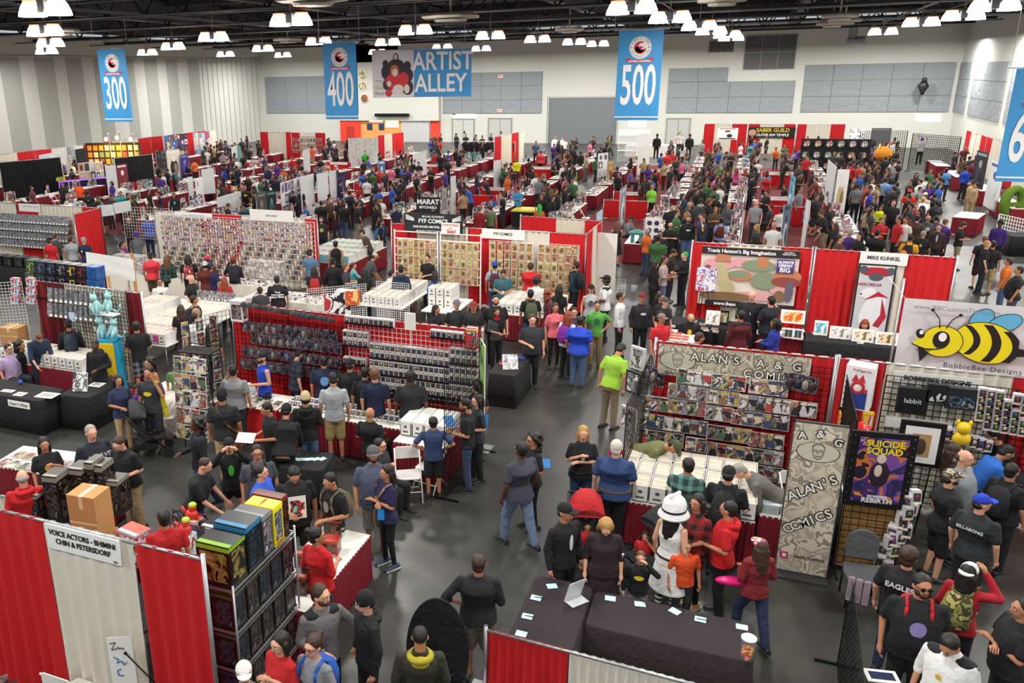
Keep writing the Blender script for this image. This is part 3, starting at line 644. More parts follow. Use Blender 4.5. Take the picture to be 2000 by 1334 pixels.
def person(loc, face, label, top='17181a', bot='2a3550', shoe='1c1c1e', hair='short', hc='k', skin='m', fem=0, build=1.0, h=1.75, legs='stand', arms=('down','down'),
           lean=0, hy=0, hp=0, sleeve='short', pk='long', hat=None, hatc='17181a', beard=0, extras=(), vox=.016, group=None, hem=.84):
    aR,aL=arms
    b=body_mesh(legs,aR,aL,lean,hy,hp,fem,build,vox,skin,hc,beard)
    root=link('person',b,None,loc,face); s=h/1.75; wd=s*(1 if h>1.5 else 1.06); root.scale=(wd,wd,s)
    tag(root,label,'person',group)
    sh=shirt_mesh(legs,aR,aL,lean,fem,build,sleeve,vox+.002,hem); link('shirt' if pk!='dress' else 'dress_top',with_mats((id(sh),top),sh,[cm_(top)]),root)
    if pk!='none':
        p=pants_mesh(legs,fem,build,pk,vox+.002); bc=top if pk=='dress' else bot
        link({'shorts':'shorts','hot':'shorts','skirt':'skirt','dress':'skirt'}.get(pk,'trousers'),with_mats((id(p),bc),p,[cm_(bc)]),root)
    k=('shoeo',legs,shoe); link('shoes',geo(k,lambda: shoe_mesh(legs,vox).mesh('shoes',[mat('#'+shoe,.6),mat('#d8d8d4' if shoe!='1c1c1e' else '#444444',.6)])),root)
    hs=hair if not hat or hair in('long','curly','pony','bob') else 'cap'
    if hs!='bald':
        hm_=hair_mesh(hs,lean,hy,hp,legs,.012); link('hair',with_mats((id(hm_),hc,'h'),hm_,[mat(HAIRC[hc],.55,kind='cloth')]),root)
    if hat:
        link({'cap':'cap','capback':'cap','beanie':'beanie','helmet':'helmet'}[hat],geo(('hato',hat,lean,hy,hp,legs,hatc),lambda: hat_mesh(hat,lean,hy,hp,legs).mesh('cap',[cm_(hatc),mat('#111214',.4)])),root)
    J=None
    for e in extras:
        if J is None: J=skeleton(legs,aR,aL,lean,hy,hp,fem,build)
        up=J['up']; t=e[0]; M=Matrix.Translation(J['hipc'])@Matrix.Rotation(lean,4,'X')@Matrix.Translation((0,0,-.95))
        fr=-(.118*(1+1.5*(build-1))+.022+.1*(build-1)+.014*fem); frb=fr-.16*(build-1); bk_=.118*(1+1.5*(build-1))+.024
        def loc_obj(o): o.matrix_basis = M@o.matrix_basis; return o
        if t=='pack':      # backpack colour
            mb=MB(); D=.13
            mb.loft([[(w*x,.10+dd*(y+1)/2,z) for x,y in ((.7,-1),(1,-.6),(1,.5),(.75,1),(-.75,1),(-1,.5),(-1,-.6),(-.7,-1))] for z,w,dd in ((.97,.11,.12),(1.0,.15,.17),(1.2,.155,.18),(1.36,.13,.13),(1.41,.07,.06))])
            mb.loft([[(w*x,.22+.09*(y+1)/2,z) for x,y in ((.9,-1),(1,.2),(.7,1),(-.7,1),(-1,.2),(-.9,-1))] for z,w in ((1.0,.1),(1.02,.12),(1.16,.12),(1.18,.1))])
            for s in (1,-1): mb.path([(s*.09,.12,1.38),(s*.105,.02,1.475),(s*.11,-.12,1.42),(s*.115,-.145,1.3),(s*.13,-.1,1.12),(s*.12,.1,1.02)],.018,6)
            loc_obj(link('backpack',mb.mesh('backpack',cm_(e[1])),root))
        elif t=='print':   # chest graphic colour(s): ellipse or picture
            mb=MB(); w,hh=(e[2],e[3]) if len(e)>3 else (.09,.09); y=fr if not(len(e)>4 and e[4]=='back') else bk_
            R=[]
            for q in (1,.5,.02): R.append([(w*q*math.cos(2*PI*i/16),y+(1 if y<0 else -1)*(.05*(w*q*math.cos(2*PI*i/16)/.15)**2),1.25+hh*q*math.sin(2*PI*i/16)) for i in range(16)])
            mb.loft(R,cap=False); loc_obj(link('shirt_print',mb.mesh('shirt_print',cm_(e[1],'paper')),root))
        elif t=='poster':
            fr=frb; mb=MB().box(-.12,fr-.004,1.02,.12,fr,1.36); o=link('shirt_picture',mb.mesh('shirt_picture',mat('#e8e8e0',.7)),root); loc_obj(o)
            link('picture_ink',MB().box(-.1,fr-.007,1.04,.1,fr-.003,1.3).mesh('picture_ink',mat('#888888',.7,kind='art',cols=('#8fb8a0','#20242a','#c23a30','#e8e0c0'),scale=9,rnd=0)),o)
        elif t=='words':   # writing on the shirt: lines, colour, back?, size
            back=len(e)>3 and e[3]=='back'; y=bk_+.004 if back else fr-.006
            for i,ln in enumerate(e[1].split('|')):
                o=text(ln,e[4] if len(e)>4 else .06,mat('#'+e[2],.7),root,'shirt_lettering',(0,y,1.3-i*.07),(PI/2,0,PI if back else 0),bold=.002); loc_obj(o)
        elif t=='lanyard':
            fr=frb; mb=MB().path([(.05,-.03,1.47),(.06,fr+.02,1.38),(0,fr-.005,1.12)],.006,4).path([(-.05,-.03,1.47),(-.06,fr+.02,1.38),(0,fr-.005,1.12)],.006,4).cbox((0,fr-.008,1.07),(.08,.006,.11),1)
            loc_obj(link('lanyard',mb.mesh('lanyard',[mat('#'+e[1],.7),mat('#f0f0ee',.5)]),root))
        elif t=='strap':
            mb=MB().path([(.1,-.1,1.44),(.03,fr-.004,1.25),(-.17,-.08,.98),(-.2,.04,.95),(-.06,.13,1.15),(.08,.11,1.4),(.1,0,1.475),(.1,-.1,1.44)],.018,6)
            mb.box(-.27,-.12,.66,-.19,.14,.92)
            loc_obj(link('shoulder_bag',mb.mesh('shoulder_bag',cm_(e[1])),root))
        elif t=='glasses':
            mb=MB(); H=J['head']
            for s in (1,-1):
                q=[H((s*.032+.022*math.cos(2*PI*i/10),-.1,1.63+.016*math.sin(2*PI*i/10))) for i in range(11)]; mb.path(q,.0025,4); mb.tube(H((s*.054,-.1,1.635)),H((s*.078,0,1.635)),.003,n=4)
                if len(e)>1: mb.tube(H((s*.032,-.103,1.63)),H((s*.032,-.098,1.63)),.021,n=10)
            mb.tube(H((.01,-.1,1.633)),H((-.01,-.1,1.633)),.003,n=4); link('glasses',mb.mesh('glasses',mat('#101010',.3)),root)
        elif t=='hood':
            mb=MB(); mb.loft([[(rr*1.15*math.cos(2*PI*i/16),.05+rr*math.sin(2*PI*i/16),z) for i in range(16)] for z,rr in ((1.40,.12),(1.44,.125),(1.48,.1),(1.465,.075),(1.43,.07))])
            mb.ell((0,.12,1.40),(.1,.05,.07)); loc_obj(link('hood',mb.mesh('hood',cm_(e[1])),root))
        elif t=='sash':
            loc_obj(link('sleeve_panel',MB().ell((0,.01,1.41),(.215*build,.1,.06)).mesh('sleeve_panel',cm_(e[1])),root))
        elif t=='belt':
            mb=MB(); pr=[x for x in prof(fem,build,.022) if abs(x[0]-.96)<.01][0]
            mb.loft([[(pr[1]*math.cos(2*PI*i/20),pr[3]+pr[2]*math.sin(2*PI*i/20),z) for i in range(20)] for z in (.945,.975)]); link('belt',mb.mesh('belt',mat('#'+e[1],.6)),root)
        elif t=='stock':   # striped stockings
            for k in 'RL':
                mb=MB(); a,c=J['kn'+k],J['an'+k]
                for i in range(12):
                    p0=a+(c-a)*(i/12); p1=a+(c-a)*((i+1)/12); mb.tube(p0,p1,.062-.0018*i,.062-.0018*(i+1),n=12,m=i%2)
                link('stocking',mb.mesh('stocking',[mat('#f0f0f0',.7),mat('#151515',.7)]),root)
        elif t=='cape':
            mb=MB(); mb.loft([[(w*math.cos(PI*i/10),.1+d*math.sin(PI*i/10),z) for i in range(11)] for z,w,d in ((1.44,.1,.03),(1.3,.19,.08),(1.0,.22,.12),(.7,.26,.16))],cap=False); loc_obj(link('cape',mb.mesh('cape',cm_(e[1])),root))
    return root
def wrist(o, side='R', **k):
    return None
def yaw_to_cam(loc): return math.atan2(loc.x, -loc.y)*-1 if False else math.atan2(-(0-loc.x), (0-loc.y)*-1)
def facing(loc, deg):
    """deg as seen in the picture: 0 towards the viewer, 90 turned to the picture's right side, 180 away"""
    to_cam=math.atan2(-loc.y,-loc.x)           # direction angle from person to camera
    d=to_cam+math.radians(deg)
    return d+PI/2                              # local -Y points along direction d
# ================= BOOTH KIT =================
RED=mat('#cf191f',.85,name='red_drape'); WHT=mat('#e2dccb',.85,name='cream_drape'); MAR=mat('#7c0f20',.85,name='maroon_drape'); BLK=mat('#121216',.85,kind='cloth'); BLU=mat('#1b3f9a',.85,kind='cloth')
STEEL=mat('#b8babd',.35,.8); WPL=mat('#eceae4',.5); WIREB=mat('#17181a',.45,.5); WIREW=mat('#e6e6e4',.5); CARD=mat('#b98a55',.85); PAPER=mat('#f1efe8',.7); CREAM=mat('#e9dfc8',.8)
DK={'R':RED,'W':WHT,'M':MAR,'K':BLK}
def lerp(a,b,t): return a+(b-a)*t
def pleats(A,B,z0,z1,amp=.03,wl=.16,seed=0):
    L=(B-A).length; n=max(6,int(L/wl*8)); d=(B-A).normalized(); nn=V((-d.y,d.x,0)); mb=MB(); rnd=random.Random(seed); ph=rnd.random()*6; rows=7; vs=[]
    for j in range(rows+1):
        t=j/rows; z=z1+(z0-z1)*t; am=amp*(.35+.65*t)
        for i in range(n+1):
            s=i/n; w=math.sin(2*PI*s*L/wl+ph+.4*math.sin(3*s*L+seed))*am+math.sin(2*PI*s*L/(wl*3.7)+seed)*am*.6*t
            vs.append(A+(B-A)*s+nn*w+V((0,0,z)))
    fs=[(j*(n+1)+i,(j+1)*(n+1)+i,(j+1)*(n+1)+i+1,j*(n+1)+i+1) for j in range(rows) for i in range(n)]
    return mb.add(vs,fs,0,True)
_dn=[0]
def drape(label,A,B,h,segs,sign=None,group=None,poles=True):
    """A,B floor points; segs [(t0,t1,key)]"""
    A=V((A[0],A[1],0)); B=V((B[0],B[1],0)); _dn[0]+=1
    t=thing('pipe_and_drape',label,'curtain',A,0,group); B=B-A; A=V((0,0,0))
    mb=MB().tube(A+V((0,0,h)),B+V((0,0,h)),.02,n=6); link('rail',mb.mesh('rail',STEEL),t)
    for a,b,k in segs:
        P=lerp(A,B,a+.002); Q=lerp(A,B,b-.002); q=pleats(P,Q,.04,h+.025,.055 if h>1.5 else .03,.2 if h>1.5 else .1,_dn[0]*7+int(a*50))
        link('curtain',q.mesh('curtain',DK[k]),t)
    if poles:
        for P in (A,B): link('pole',MB().tube(P,P+V((0,0,h+.06)),.024,n=8).cbox((P.x,P.y,.01),(.4,.4,.015)).mesh('pole',STEEL),t)
    if sign:
        s,tt,wd,fs=sign; c=lerp(A,B,tt); ang=math.atan2(B.y,B.x)
        o=link('name_sign',MB().box(-wd/2,-.06,-.32 if h>1.5 else -.2,wd/2,-.045,-.02).mesh('name_sign',mat('#f6f5f1',.6)),t,c+V((0,0,h+.04)),ang)
        if s=='~':      # lettering too small to read in the photo: a faint row of marks
            mk=MB(); x_=-wd*.3
            for q_ in range(14):
                w_=.02+.018*((q_*7)%3); mk.box(x_,-.064,-.13 if h>1.5 else -.1,x_+w_,-.061,(-.13 if h>1.5 else -.1)+fs*.35); x_+=w_+.02*wd
            link('faint_marks',mk.mesh('faint_marks',mat('#a09c9c',.7)),o)
        for i,ln in enumerate(s.split('|') if s!='~' else []): text(ln,fs,mat('#26262a',.7),o,loc=(0,-.066,(-.16 if h>1.5 else -.11)-(i-(s.count('|'))/2)*fs*1.15),bold=.002,sx=.9)
    return t
def table(label,cx,cy,L,W,rz=0,top=None,skirt=None,h=.75,group=None,drop=None,name='display_table'):
    t=thing(name,label,'table',(cx,cy,0),rz,group); top=top or WPL
    link('tabletop',MB().box(-L/2,-W/2,h-.03,L/2,W/2,h).mesh('tabletop',top),t)
    if skirt:
        c=[V((-L/2,-W/2,0)),V((L/2,-W/2,0)),V((L/2,W/2,0)),V((-L/2,W/2,0))]
        for i in range(4): link('skirt',pleats(c[i]*1.005,c[(i+1)%4]*1.005,.03,h-.002,.014,.08,i).mesh('skirt',skirt),t)
    for sx in (-1,1):
        for sy in (-1,1): link('leg',MB().tube((sx*(L/2-.12),sy*(W/2-.1),0),(sx*(L/2-.12),sy*(W/2-.1),h-.03),.016,n=6).mesh('leg',STEEL),t)
    return t
def cloth_table(label,cx,cy,L,W,rz,m,h=.75,group=None):
    """table under a full length cloth with soft folds and rounded corners"""
    t=thing('display_table',label,'table',(cx,cy,0),rz,group); R=[]
    def ring(z,o,am):
        n=64; pts=[]
        for i in range(n):
            a=2*PI*i/n; x=math.cos(a); y=math.sin(a); p=.16
            px=math.copysign(abs(x)**p,x)*(L/2+o); py=math.copysign(abs(y)**p,y)*(W/2+o); s=1+am*math.sin(a*9+z*2); pts.append((px*s,py*s,z))
        return pts
    link('tablecloth',MB().loft([ring(.02,.05,.012),ring(h*.5,.025,.008),ring(h-.02,.006,0),ring(h,-.01,0)]).mesh('tablecloth',m),t)
    for sx in (-1,1):
        for sy in (-1,1): link('leg',MB().tube((sx*(L/2-.15),sy*(W/2-.12),0),(sx*(L/2-.15),sy*(W/2-.12),h-.03),.016,n=6).mesh('leg',STEEL),t)
    return t
def gridwall(label,A,B,z0,z1,m=None,step=.076,group=None,r=.0035,name='gridwall'):
    A=V((A[0],A[1],0)); B=V((B[0],B[1],0)); t=thing(name,label,'display grid',A,math.atan2((B-A).y,(B-A).x),group); L=(B-A).length; mb=MB()
    n=max(1,round(L/step))
    for i in range(n+1): x=L*i/n; q=r*(1.8 if i in(0,n) else 1); mb.box(x-q,-q,z0,x+q,q,z1)
    n=max(1,round((z1-z0)/step))
    for i in range(n+1): z=z0+(z1-z0)*i/n; mb.box(0,-.002-r,z-r,L,r,z+r)
    link('wire_panel',mb.mesh('wire_panel',m or WIREB),t)
    link('foot',MB().box(-.01,-.25,0,.02,.25,.03).box(L-.02,-.25,0,L+.01,.25,.03).box(0,-.012,0,.02,.012,z0+.02).box(L-.02,-.012,0,L,.012,z0+.02).mesh('foot',m or WIREB),t)
    return t
def folding_chair(label,loc,rz,m=None,group=None):
    t=thing('folding_chair',label,'chair',loc,rz,group); m=m or WPL
    link('seat',MB().loft([[(x*w,y*w*.95,z) for x,y in ((-.17,-.2),(.17,-.2),(.2,-.1),(.2,.14),(.17,.19),(-.17,.19),(-.2,.14),(-.2,-.1))] for z,w in ((.43,.96),(.435,1),(.45,1),(.455,.96))],smooth=False).mesh('seat',m),t)
    link('backrest',MB().loft([[(x,.24+.03*(1-(x/.2)**2)*1+o,z) for x,z in ((-.21,.64),(.21,.64),(.215,.8),(.18,.86),(-.18,.86),(-.215,.8))] for o in (0,.014)],smooth=False).mesh('backrest',m),t)
    for s in (-1,1):
        link('leg',MB().tube((s*.215,-.24,0),(s*.215,.255,.84),.013,n=6).mesh('leg',m),t); link('leg',MB().tube((s*.2,.26,0),(s*.2,-.12,.44),.012,n=6).mesh('leg',m),t)
    link('crossbar',MB().tube((-.215,-.14,.17),(.215,-.14,.17),.01,n=6).tube((-.2,.18,.1),(.2,.18,.1),.01,n=6).mesh('crossbar',m),t)
    return t
# ---- merchandise prototypes ----
CV=('#d4cdbe','#9a5048','#626e84','#b09a70','#565c56','#2a2c32','#d8dadc')
art_c=mat('#888888',.35,kind='art',cols=CV,scale=11,name='comic_cover'); art_old=mat('#888888',.5,kind='art',cols=('#d9b98a','#b9905a','#8a6a3a','#c9c08a','#a04a2a','#6a7a4a','#e8dcb8'),scale=16,spin=.04,name='old_cover')
art_d=mat('#555555',.3,kind='art',cols=('#15161c','#2a2c38','#6a6d78','#5a1c24','#20304a','#8a8a90','#111111'),scale=14,spin=.06,name='dark_pack')
art_s=mat('#aaaaaa',.2,kind='art',cols=('#8c8f95','#6a6d75','#a8aaae','#50535c','#7c7064','#989ba2'),scale=10,spin=.05,name='foil_pack')
art_f=mat('#888888',.3,kind='art',cols=('#1c1c24','#54404a','#26304a','#1c1c24','#8a6a3c','#33363c'),scale=30,spin=.2,name='boxed_figure')
hueA=mat('#cccccc',.35,kind='hue',cols=('#bda458','#a04038','#dcd8ce','#3a4664','#2a2c32','#a87448','#8494a0','#dcd8ce'),name='title'); hueB=mat('#999999',.35,kind='hue',cols=('#3a4a6a','#8a6a50','#2a2a30','#b04038','#d8c8a8','#4a6a4a','#b8aca4','#2a2a30','#6a4040','#c8c8cc'),name='hero')
def comic_variant(k):
    mb=MB().box(-.086,0,-.262,.086,.008,0,1).box(-.08,-.003,-.256,.08,0,-.006,0)
    y=-.004; q=lambda pts,m: mb.add([(x,y-.0005*len(mb.f)/10,z) for x,z in pts],[tuple(range(len(pts)))],m)
    mb.box(-.07+.02*(k%2),y,-.05-.01*(k%3),.07-.03*(k==1),y+.001,-.018,2)
    if k==0: mb.ell((.005,y,-.165),(.035,.002,.07),8,6,3).ell((-.01,y-.001,-.1),(.018,.002,.02),8,5,3); q([(-.07,-.22),(.03,-.12),(.05,-.14),(-.03,-.25)],2)
    elif k==1: q([(-.08,-.25),(-.02,-.1),(.03,-.09),(.08,-.25)],3); mb.ell((.0,y-.002,-.095),(.024,.002,.028),8,5,2)
    elif k==2: q([(-.075,-.08),(.02,-.07),(.075,-.16),(.0,-.2)],3); q([(-.05,-.25),(.0,-.19),(.06,-.25)],2); mb.ell((.045,y-.002,-.1),(.02,.002,.02),8,5,3)
    else: mb.ell((-.03,y,-.15),(.03,.002,.05),8,6,3).ell((.04,y,-.17),(.03,.002,.06),8,6,2); q([(-.08,-.24),(.08,-.24),(.08,-.22),(-.08,-.225)],2)
    return mb.mesh('comic_book',[art_c,PAPER,hueA,hueB])
COMICS=[comic_variant(k) for k in range(4)]; me_comic=COMICS[0]; _cr=random.Random(99)
me_old=MB().box(-.095,0,-.27,.095,.008,0,1).box(-.088,-.003,-.262,.088,0,-.008,0).box(-.07,-.004,-.06,.07,-.003,-.02,2).ell((0,-.004,-.16),(.05,.002,.075),8,6,3).mesh('comic_book',[art_old,PAPER,mat('#a89060',.5,kind='hue',cols=('#c8a050','#a05030','#d8c890','#5a6a3a'),name='old_title'),mat('#8a7048',.5,kind='hue',cols=('#7a5a34','#a88a58','#5a5a3a','#c0a878','#8a4a30'),name='old_hero')])
me_foil=MB().box(-.12,0,-.34,.12,.012,0,0).box(-.04,-.003,-.33,.04,0,-.27,1).mesh('bagged_print',[art_s,PAPER])
me_pack=MB().box(-.075,-.01,-.23,.075,.0,0,0).ell((0,-.02,-.13),(.045,.025,.07),nu=8,nv=6,m=1).mesh('carded_figure',[art_d,mat('#666666',.25,kind='hue',cols=('#2a2c34','#6a6d74','#3a2a2a','#8a8478','#20283a','#50343a'),name='moulded_figure')])
me_toy=MB().box(-.045,0,-.13,.045,.006,0,0).box(-.028,-.012,-.11,.028,0,-.05,1).box(-.03,-.004,-.165,.03,0,-.135,2).mesh('carded_toy',[mat('#cccccc',.5,kind='art',cols=('#eeeae0','#b8a8b0','#4a3a4a','#d88a9a','#8a98c0','#f3f0ea'),scale=25,name='toy_card'),mat('#d8c8b8',.3,kind='hue',cols=('#7a5a4a','#c98a9a','#e8e0d8','#3a3440','#8a9ac8','#c8b060','#a04850','#f0ece4')),mat('#f2eebc',.6)])
me_fig=MB().box(-.048,-.045,0,.048,.045,.155,0).box(-.04,-.047,.03,.04,-.045,.125,1).ell((0,-.048,.085),(.022,.004,.026),nu=8,nv=5,m=2).box(-.035,-.049,.006,.01,-.045,.024,3).mesh('figure_box',[mat('#d4d2d4',.4),art_f,mat('#777777',.5,kind='hue',cols=('#3a3a44','#8a3a34','#b8a070','#3a5a80','#6a8a50','#d8c8b8','#1c1c20','#7a4a80')),mat('#ece8a0',.6)])
CAPH=('#101014','#1c1c22','#3a2c24','#b8bcc4','#101014','#1a2230')
me_hat=MB().ell((0,0,0),(.09,.1,.1),v1=.55,nu=12,nv=6).box(-.06,-.17,-.015,.06,-.07,.0).mesh('hanging_cap',mat('#222222',.8,kind='hue',cols=CAPH))
me_lb=[MB().box(-.1,-.36,0,.1,.36,.012,0).box(-.1,-.36,0,-.092,.36,.27,0).box(.092,-.36,0,.1,.36,.27,0).box(-.1,-.36,0,.1,-.352,.27,0).box(-.1,.352,0,.1,.36,.27,0).tube((0,-.362,.17),(0,-.358,.17),.03,n=10,m=1).box(-.05,-.364,.06,.05,-.361,.09,1).mesh('box_body',[mat('#e9e7e2',.7),mat('#5a5a5a',.7)])]
cmb=MB(); rn=random.Random(5)
for i in range(58): y=-.34+i*.0117; hgt=.245+rn.random()*.012; cmb.box(-.085,y,.02,.085,y+.008,hgt,0 if i%7 else 1)
me_lc=cmb.mesh('comics_inside',[mat('#efe9dc',.7),mat('#c9a070',.8)])
me_boxlid=MB().box(-.105,-.37,.24,.105,.37,.285).mesh('box_lid',mat('#efeeea',.7))
def put(me,name,label,cat,loc,group,rx=0,rz=0,sc=1):
    if me is me_comic: me=_cr.choice(COMICS)
    o=link(name,me,None,loc); o.rotation_euler=(rx,0,rz)
    if sc!=1: o.scale=(sc,)*3 if not isinstance(sc,tuple) else sc
    return tag(o,label,cat,group)
def row(me,name,label,cat,group,Y,px0,py0,px1,py1,n,rx=-.12,dz=0,sc=1,jit=0,skip=()):
    a=atY(px0,py0,Y); b=atY(px1,py1,Y); z=(a.z+b.z)/2+dz
    for i in range(n):
        if i in skip: continue
        x=lerp(a.x,b.x,(i+.5)/n); put(me,name,label,cat,(x,Y,z),group,rx,0,sc)
    return a.x,b.x,z
def ledge(label,x0,x1,Y,z,m,group):     # the little rail that a row of comics stands on
    tag(link('display_ledge',MB().box(x0,Y-.07,z-.01,x1,Y+.02,z).box(x0,Y-.075,z-.01,x1,Y-.07,z+.03).mesh('display_ledge',m)),label,'shelf',group)
def long_boxes(label,x0,x1,y,z,n,group,rz=0,lid=False,extra=None,sc=(1,1,1)):
    for i in range(n):
        x=lerp(x0,x1,(i+.5)/n) if rz==0 else x0; yy=y if rz==0 else lerp(y,x1,(i+.5)/n)
        t=thing('comic_box',label,'box',(x,yy,z),rz,group); t.scale=sc; link('box_body',extra or me_lb[0],t)
        link('box_lid' if lid else 'comics_inside',me_boxlid if lid else me_lc,t)
def poster(name,label,cat,c,w,h,rz,m,tilt=0,frame=None,d=.02,mb=None):
    t=thing(name,label,cat,c,rz); t.rotation_euler=(tilt,0,rz)
    link('board',MB().box(-w/2,0,0,w/2,d,h).mesh('board',frame or PAPER),t)
    k=.04 if frame else 0
    link('print',MB().box(-w/2+k,-.004,k,w/2-k,0,h-k).mesh('print',m),t); return t
# ================= NEAREST BOOTHS =================
# --- curtain wall close to the viewer
Y0=5.77; x0,x1=-8.0,-4.64; f=lambda px,py:(atY(px,py,Y0).x-x0)/(x1-x0)
_t=drape('tall red and white curtain wall carrying the voice actors sign',(x0,Y0),(x1,Y0),2.44,[(0,f(80,1020),'R'),(f(80,1020),f(262,1060),'W'),(f(262,1060),1,'R')],
      ('VOICE ACTORS - BHIMINI|CHIN & PETERSDORF',(f(91,1020)+f(245,1060))/2,1.0,.088))
_s=[c for c in _t.children if c.name.startswith('name_sign')][0]; text('504',.035,mat('#26262a',.7),_s,loc=(.43,-.066,-.29))
folding_chair('white folding chair in front of the cream curtain panel',at(150,1345,.5).xy.to_3d(),PI)
p=at(240,1300,1.0); t=thing('handwritten_placard','white handwritten placard on a thin black rod before the cream curtain','sign',(p.x,p.y,.75),.5)
link('board',MB().box(-.13,-.01,0,.13,0,.62).mesh('board',PAPER),t); link('scribble',MB().path([(-.1,-.014,.55),(-.04,-.014,.56),(-.09,-.014,.47),(-.03,-.014,.48),(-.02,-.014,.5),(0,-.014,.47),(.02,-.014,.49),(.04,-.014,.46)],.005,4).path([(-.08,-.014,.38),(-.03,-.014,.34),(-.05,-.014,.3),(.0,-.014,.32),(.02,-.014,.27),(.05,-.014,.3)],.007,4,1).path([(-.02,-.014,.22),(-.06,-.014,.2),(-.05,-.014,.14),(.0,-.014,.13)],.007,4,1).mesh('scribble',[mat('#33353c',.7),mat('#4a72b8',.7)]),t)
link('rod',MB().tube((.05,-.02,.42),(.45,-.1,-.1),.008,n=6).ell((.05,-.02,.42),(.018,.018,.018)).mesh('rod',WIREB),t); link('base',MB().box(-.15,-.1,-.75,.15,.12,-.73).box(-.01,0,-.75,.01,.02,0).mesh('base',WIREB),t)
# --- steel wire shelving unit with boxed figures
sx0,sx1,sy0,sy1=-5.05,-4.6,6.15,7.45
t=thing('wire_shelf_unit','chrome wire shelving unit packed with dark boxed figures','shelving',(sx0,sy0,0))
for z in (.3,.8,1.3,1.83):
    mb=MB().box(0,0,z-.03,.45,.012,z).box(0,1.29,z-.03,.45,1.3,z).box(0,0,z-.03,.01,1.3,z).box(.44,0,z-.03,.45,1.3,z).box(.44,0,z-.07,.45,1.3,z-.06)
    for k in range(26): mb.box(.0,.05*k,z-.006,.45,.05*k+.005,z-.001)
    link('wire_shelf',mb.mesh('wire_shelf',STEEL),t)
for a in (0,.45):
    for b in (0,1.3): link('post',MB().tube((a,b,0),(a,b,1.9),.013,n=8).mesh('post',STEEL),t)
def figbox(label,x,y,z,w,d,h,col,win,ac=None,rz=0,words=None,wc='e0e0e0',face='y',art=('#15161c','#3a3c38','#6a5a3a','#101014')):
    t=thing('boxed_figure',label,'toy box',(x,y,z),rz)
    link('carton',MB().box(-w/2,-d/2,0,w/2,d/2,h).mesh('carton',mat(col,.35)),t)
    a=mat('#333333',.15,kind='art',cols=tuple(win),scale=7,rnd=0)
    link('window',MB().box(-w*.4,-d/2-.003,h*.12,w*.4,-d/2,h*.82).box(w/2,-d*.38,h*.12,w/2+.003,d*.38,h*.85).mesh('window',a),t)
    if ac:
        for q_ in ((-w/2,-d/2-.004,h*.88,w/2,-d/2,h*.97),(w/2,-d/2,h*.9,w/2+.004,d/2,h*.99),(-w/2+.01,-d/2+.01,h,w/2-.01,-d/2+.07,h+.003)): link('trim_band',MB().box(*q_).mesh('trim_band',mat(ac,.4)),t)
    if words:
        text(words,min(.09,w*1.3/max(3,len(words))),mat('#'+wc,.5),t,loc=(0,-d/2-.006,h*.91),bold=.001); text(words,min(.09,d*1.3/max(3,len(words))),mat('#'+wc,.5),t,loc=(w/2+.006,0,h*.06),rot=(PI/2,0,PI/2),bold=.001); text(words,min(.08,d*1.2/max(3,len(words))),mat('#'+wc,.5),t,loc=(0,0,h+.004),rot=(0,0,PI/2),bold=.001)
    return t
figbox('large black window box with green splatter at the near end of the shelf top',sx0+.22,sy0+.17,1.83,.42,.3,.5,'#0c0e0c',('#1a1c14','#6a5a2a','#8a7a44','#0c0e0c'),'#7fae2a')
figbox('tall black window box with blue glow print on the shelf top',sx0+.22,sy0+.5,1.83,.42,.3,.55,'#0e1218',('#14181e','#20303c','#0c0e10','#2a3a4a'),'#2a7aa8')
figbox('grey and silver doll box between black box and yellow box',sx0+.22,sy0+.78,1.83,.4,.2,.5,'#4a464c',('#6a6266','#8a8488','#3a363a','#b0a8aa'),'#8a8a8a')
figbox('bright yellow doll window box on top of the wire shelves',sx0+.24,sy0+1.0,1.83,.38,.2,.5,'#e8dc10',('#6a7074','#3c4a6a','#9a8a7a','#50585c'),'#f0e428',words='CHUCKY',wc='c03030')
figbox('dark red box at the far end of the shelf top',sx0+.2,sy0+1.2,1.83,.4,.14,.5,'#3a1a16',('#2a1210','#5a2a1a','#1a0c0a','#6a3a20'),'#8a2a1a')
rnd=random.Random(11); n=0
for z,l in ((1.3,'upper middle'),(.8,'lower middle'),(.3,'bottom')):
    for k in range(5):
        c=rnd.choice(['#121216','#1a1418','#10141c','#1c1210'])
        ac=rnd.choice(['#2a2c30','#5a1a18','#2a2a6a','#3a3a3a','#4a4a2a'])
        o=figbox('%s black figure box on the %s wire shelf'%(['first','second','third','fourth','fifth'][k],l),sx0+.22,sy0+.14+k*.255,z,.4,.23,.44,c,rnd.choice([('#1c1c20','#4a3a3a','#141418','#6a5a50'),('#1a1c24','#2c3444','#101218','#4a5464')]),ac)
# --- goods behind the curtain
table('long back table behind the curtain loaded with boxes',-7.6,6.6,3.3,.75,0,BLK,None,.9)
def cbox(label,px,py,z,w,d,h,col=None,rz=.1,tape=True,name='cardboard_box',p=None):
    p=p or at(px,py,z); t=thing(name,label,'box',(p.x,p.y,z),rz)
    link('carton',MB().box(-w/2,-d/2,0,w/2,d/2,h).mesh('carton',mat(col,.8) if col else CARD),t)
    if tape: link('tape',MB().box(-.03,-d/2-.002,h*.7,.03,-d/2,h).box(-.03,-d/2,h,.03,d/2,h+.002).box(-w/2,-d/2-.003,h*.35,w/2,-d/2-.001,h*.4).mesh('tape',mat('#d9c49a',.3)),t)
    return t
cbox('tall brown taped cardboard box standing behind the cream curtain',184,1040,1.3,.42,.34,.62)
for z in (0,): pass
cbox('plain brown carton under the tall cardboard box',184,1072,.9,.46,.4,.4,None,.1,p=at(184,1040,1.3))
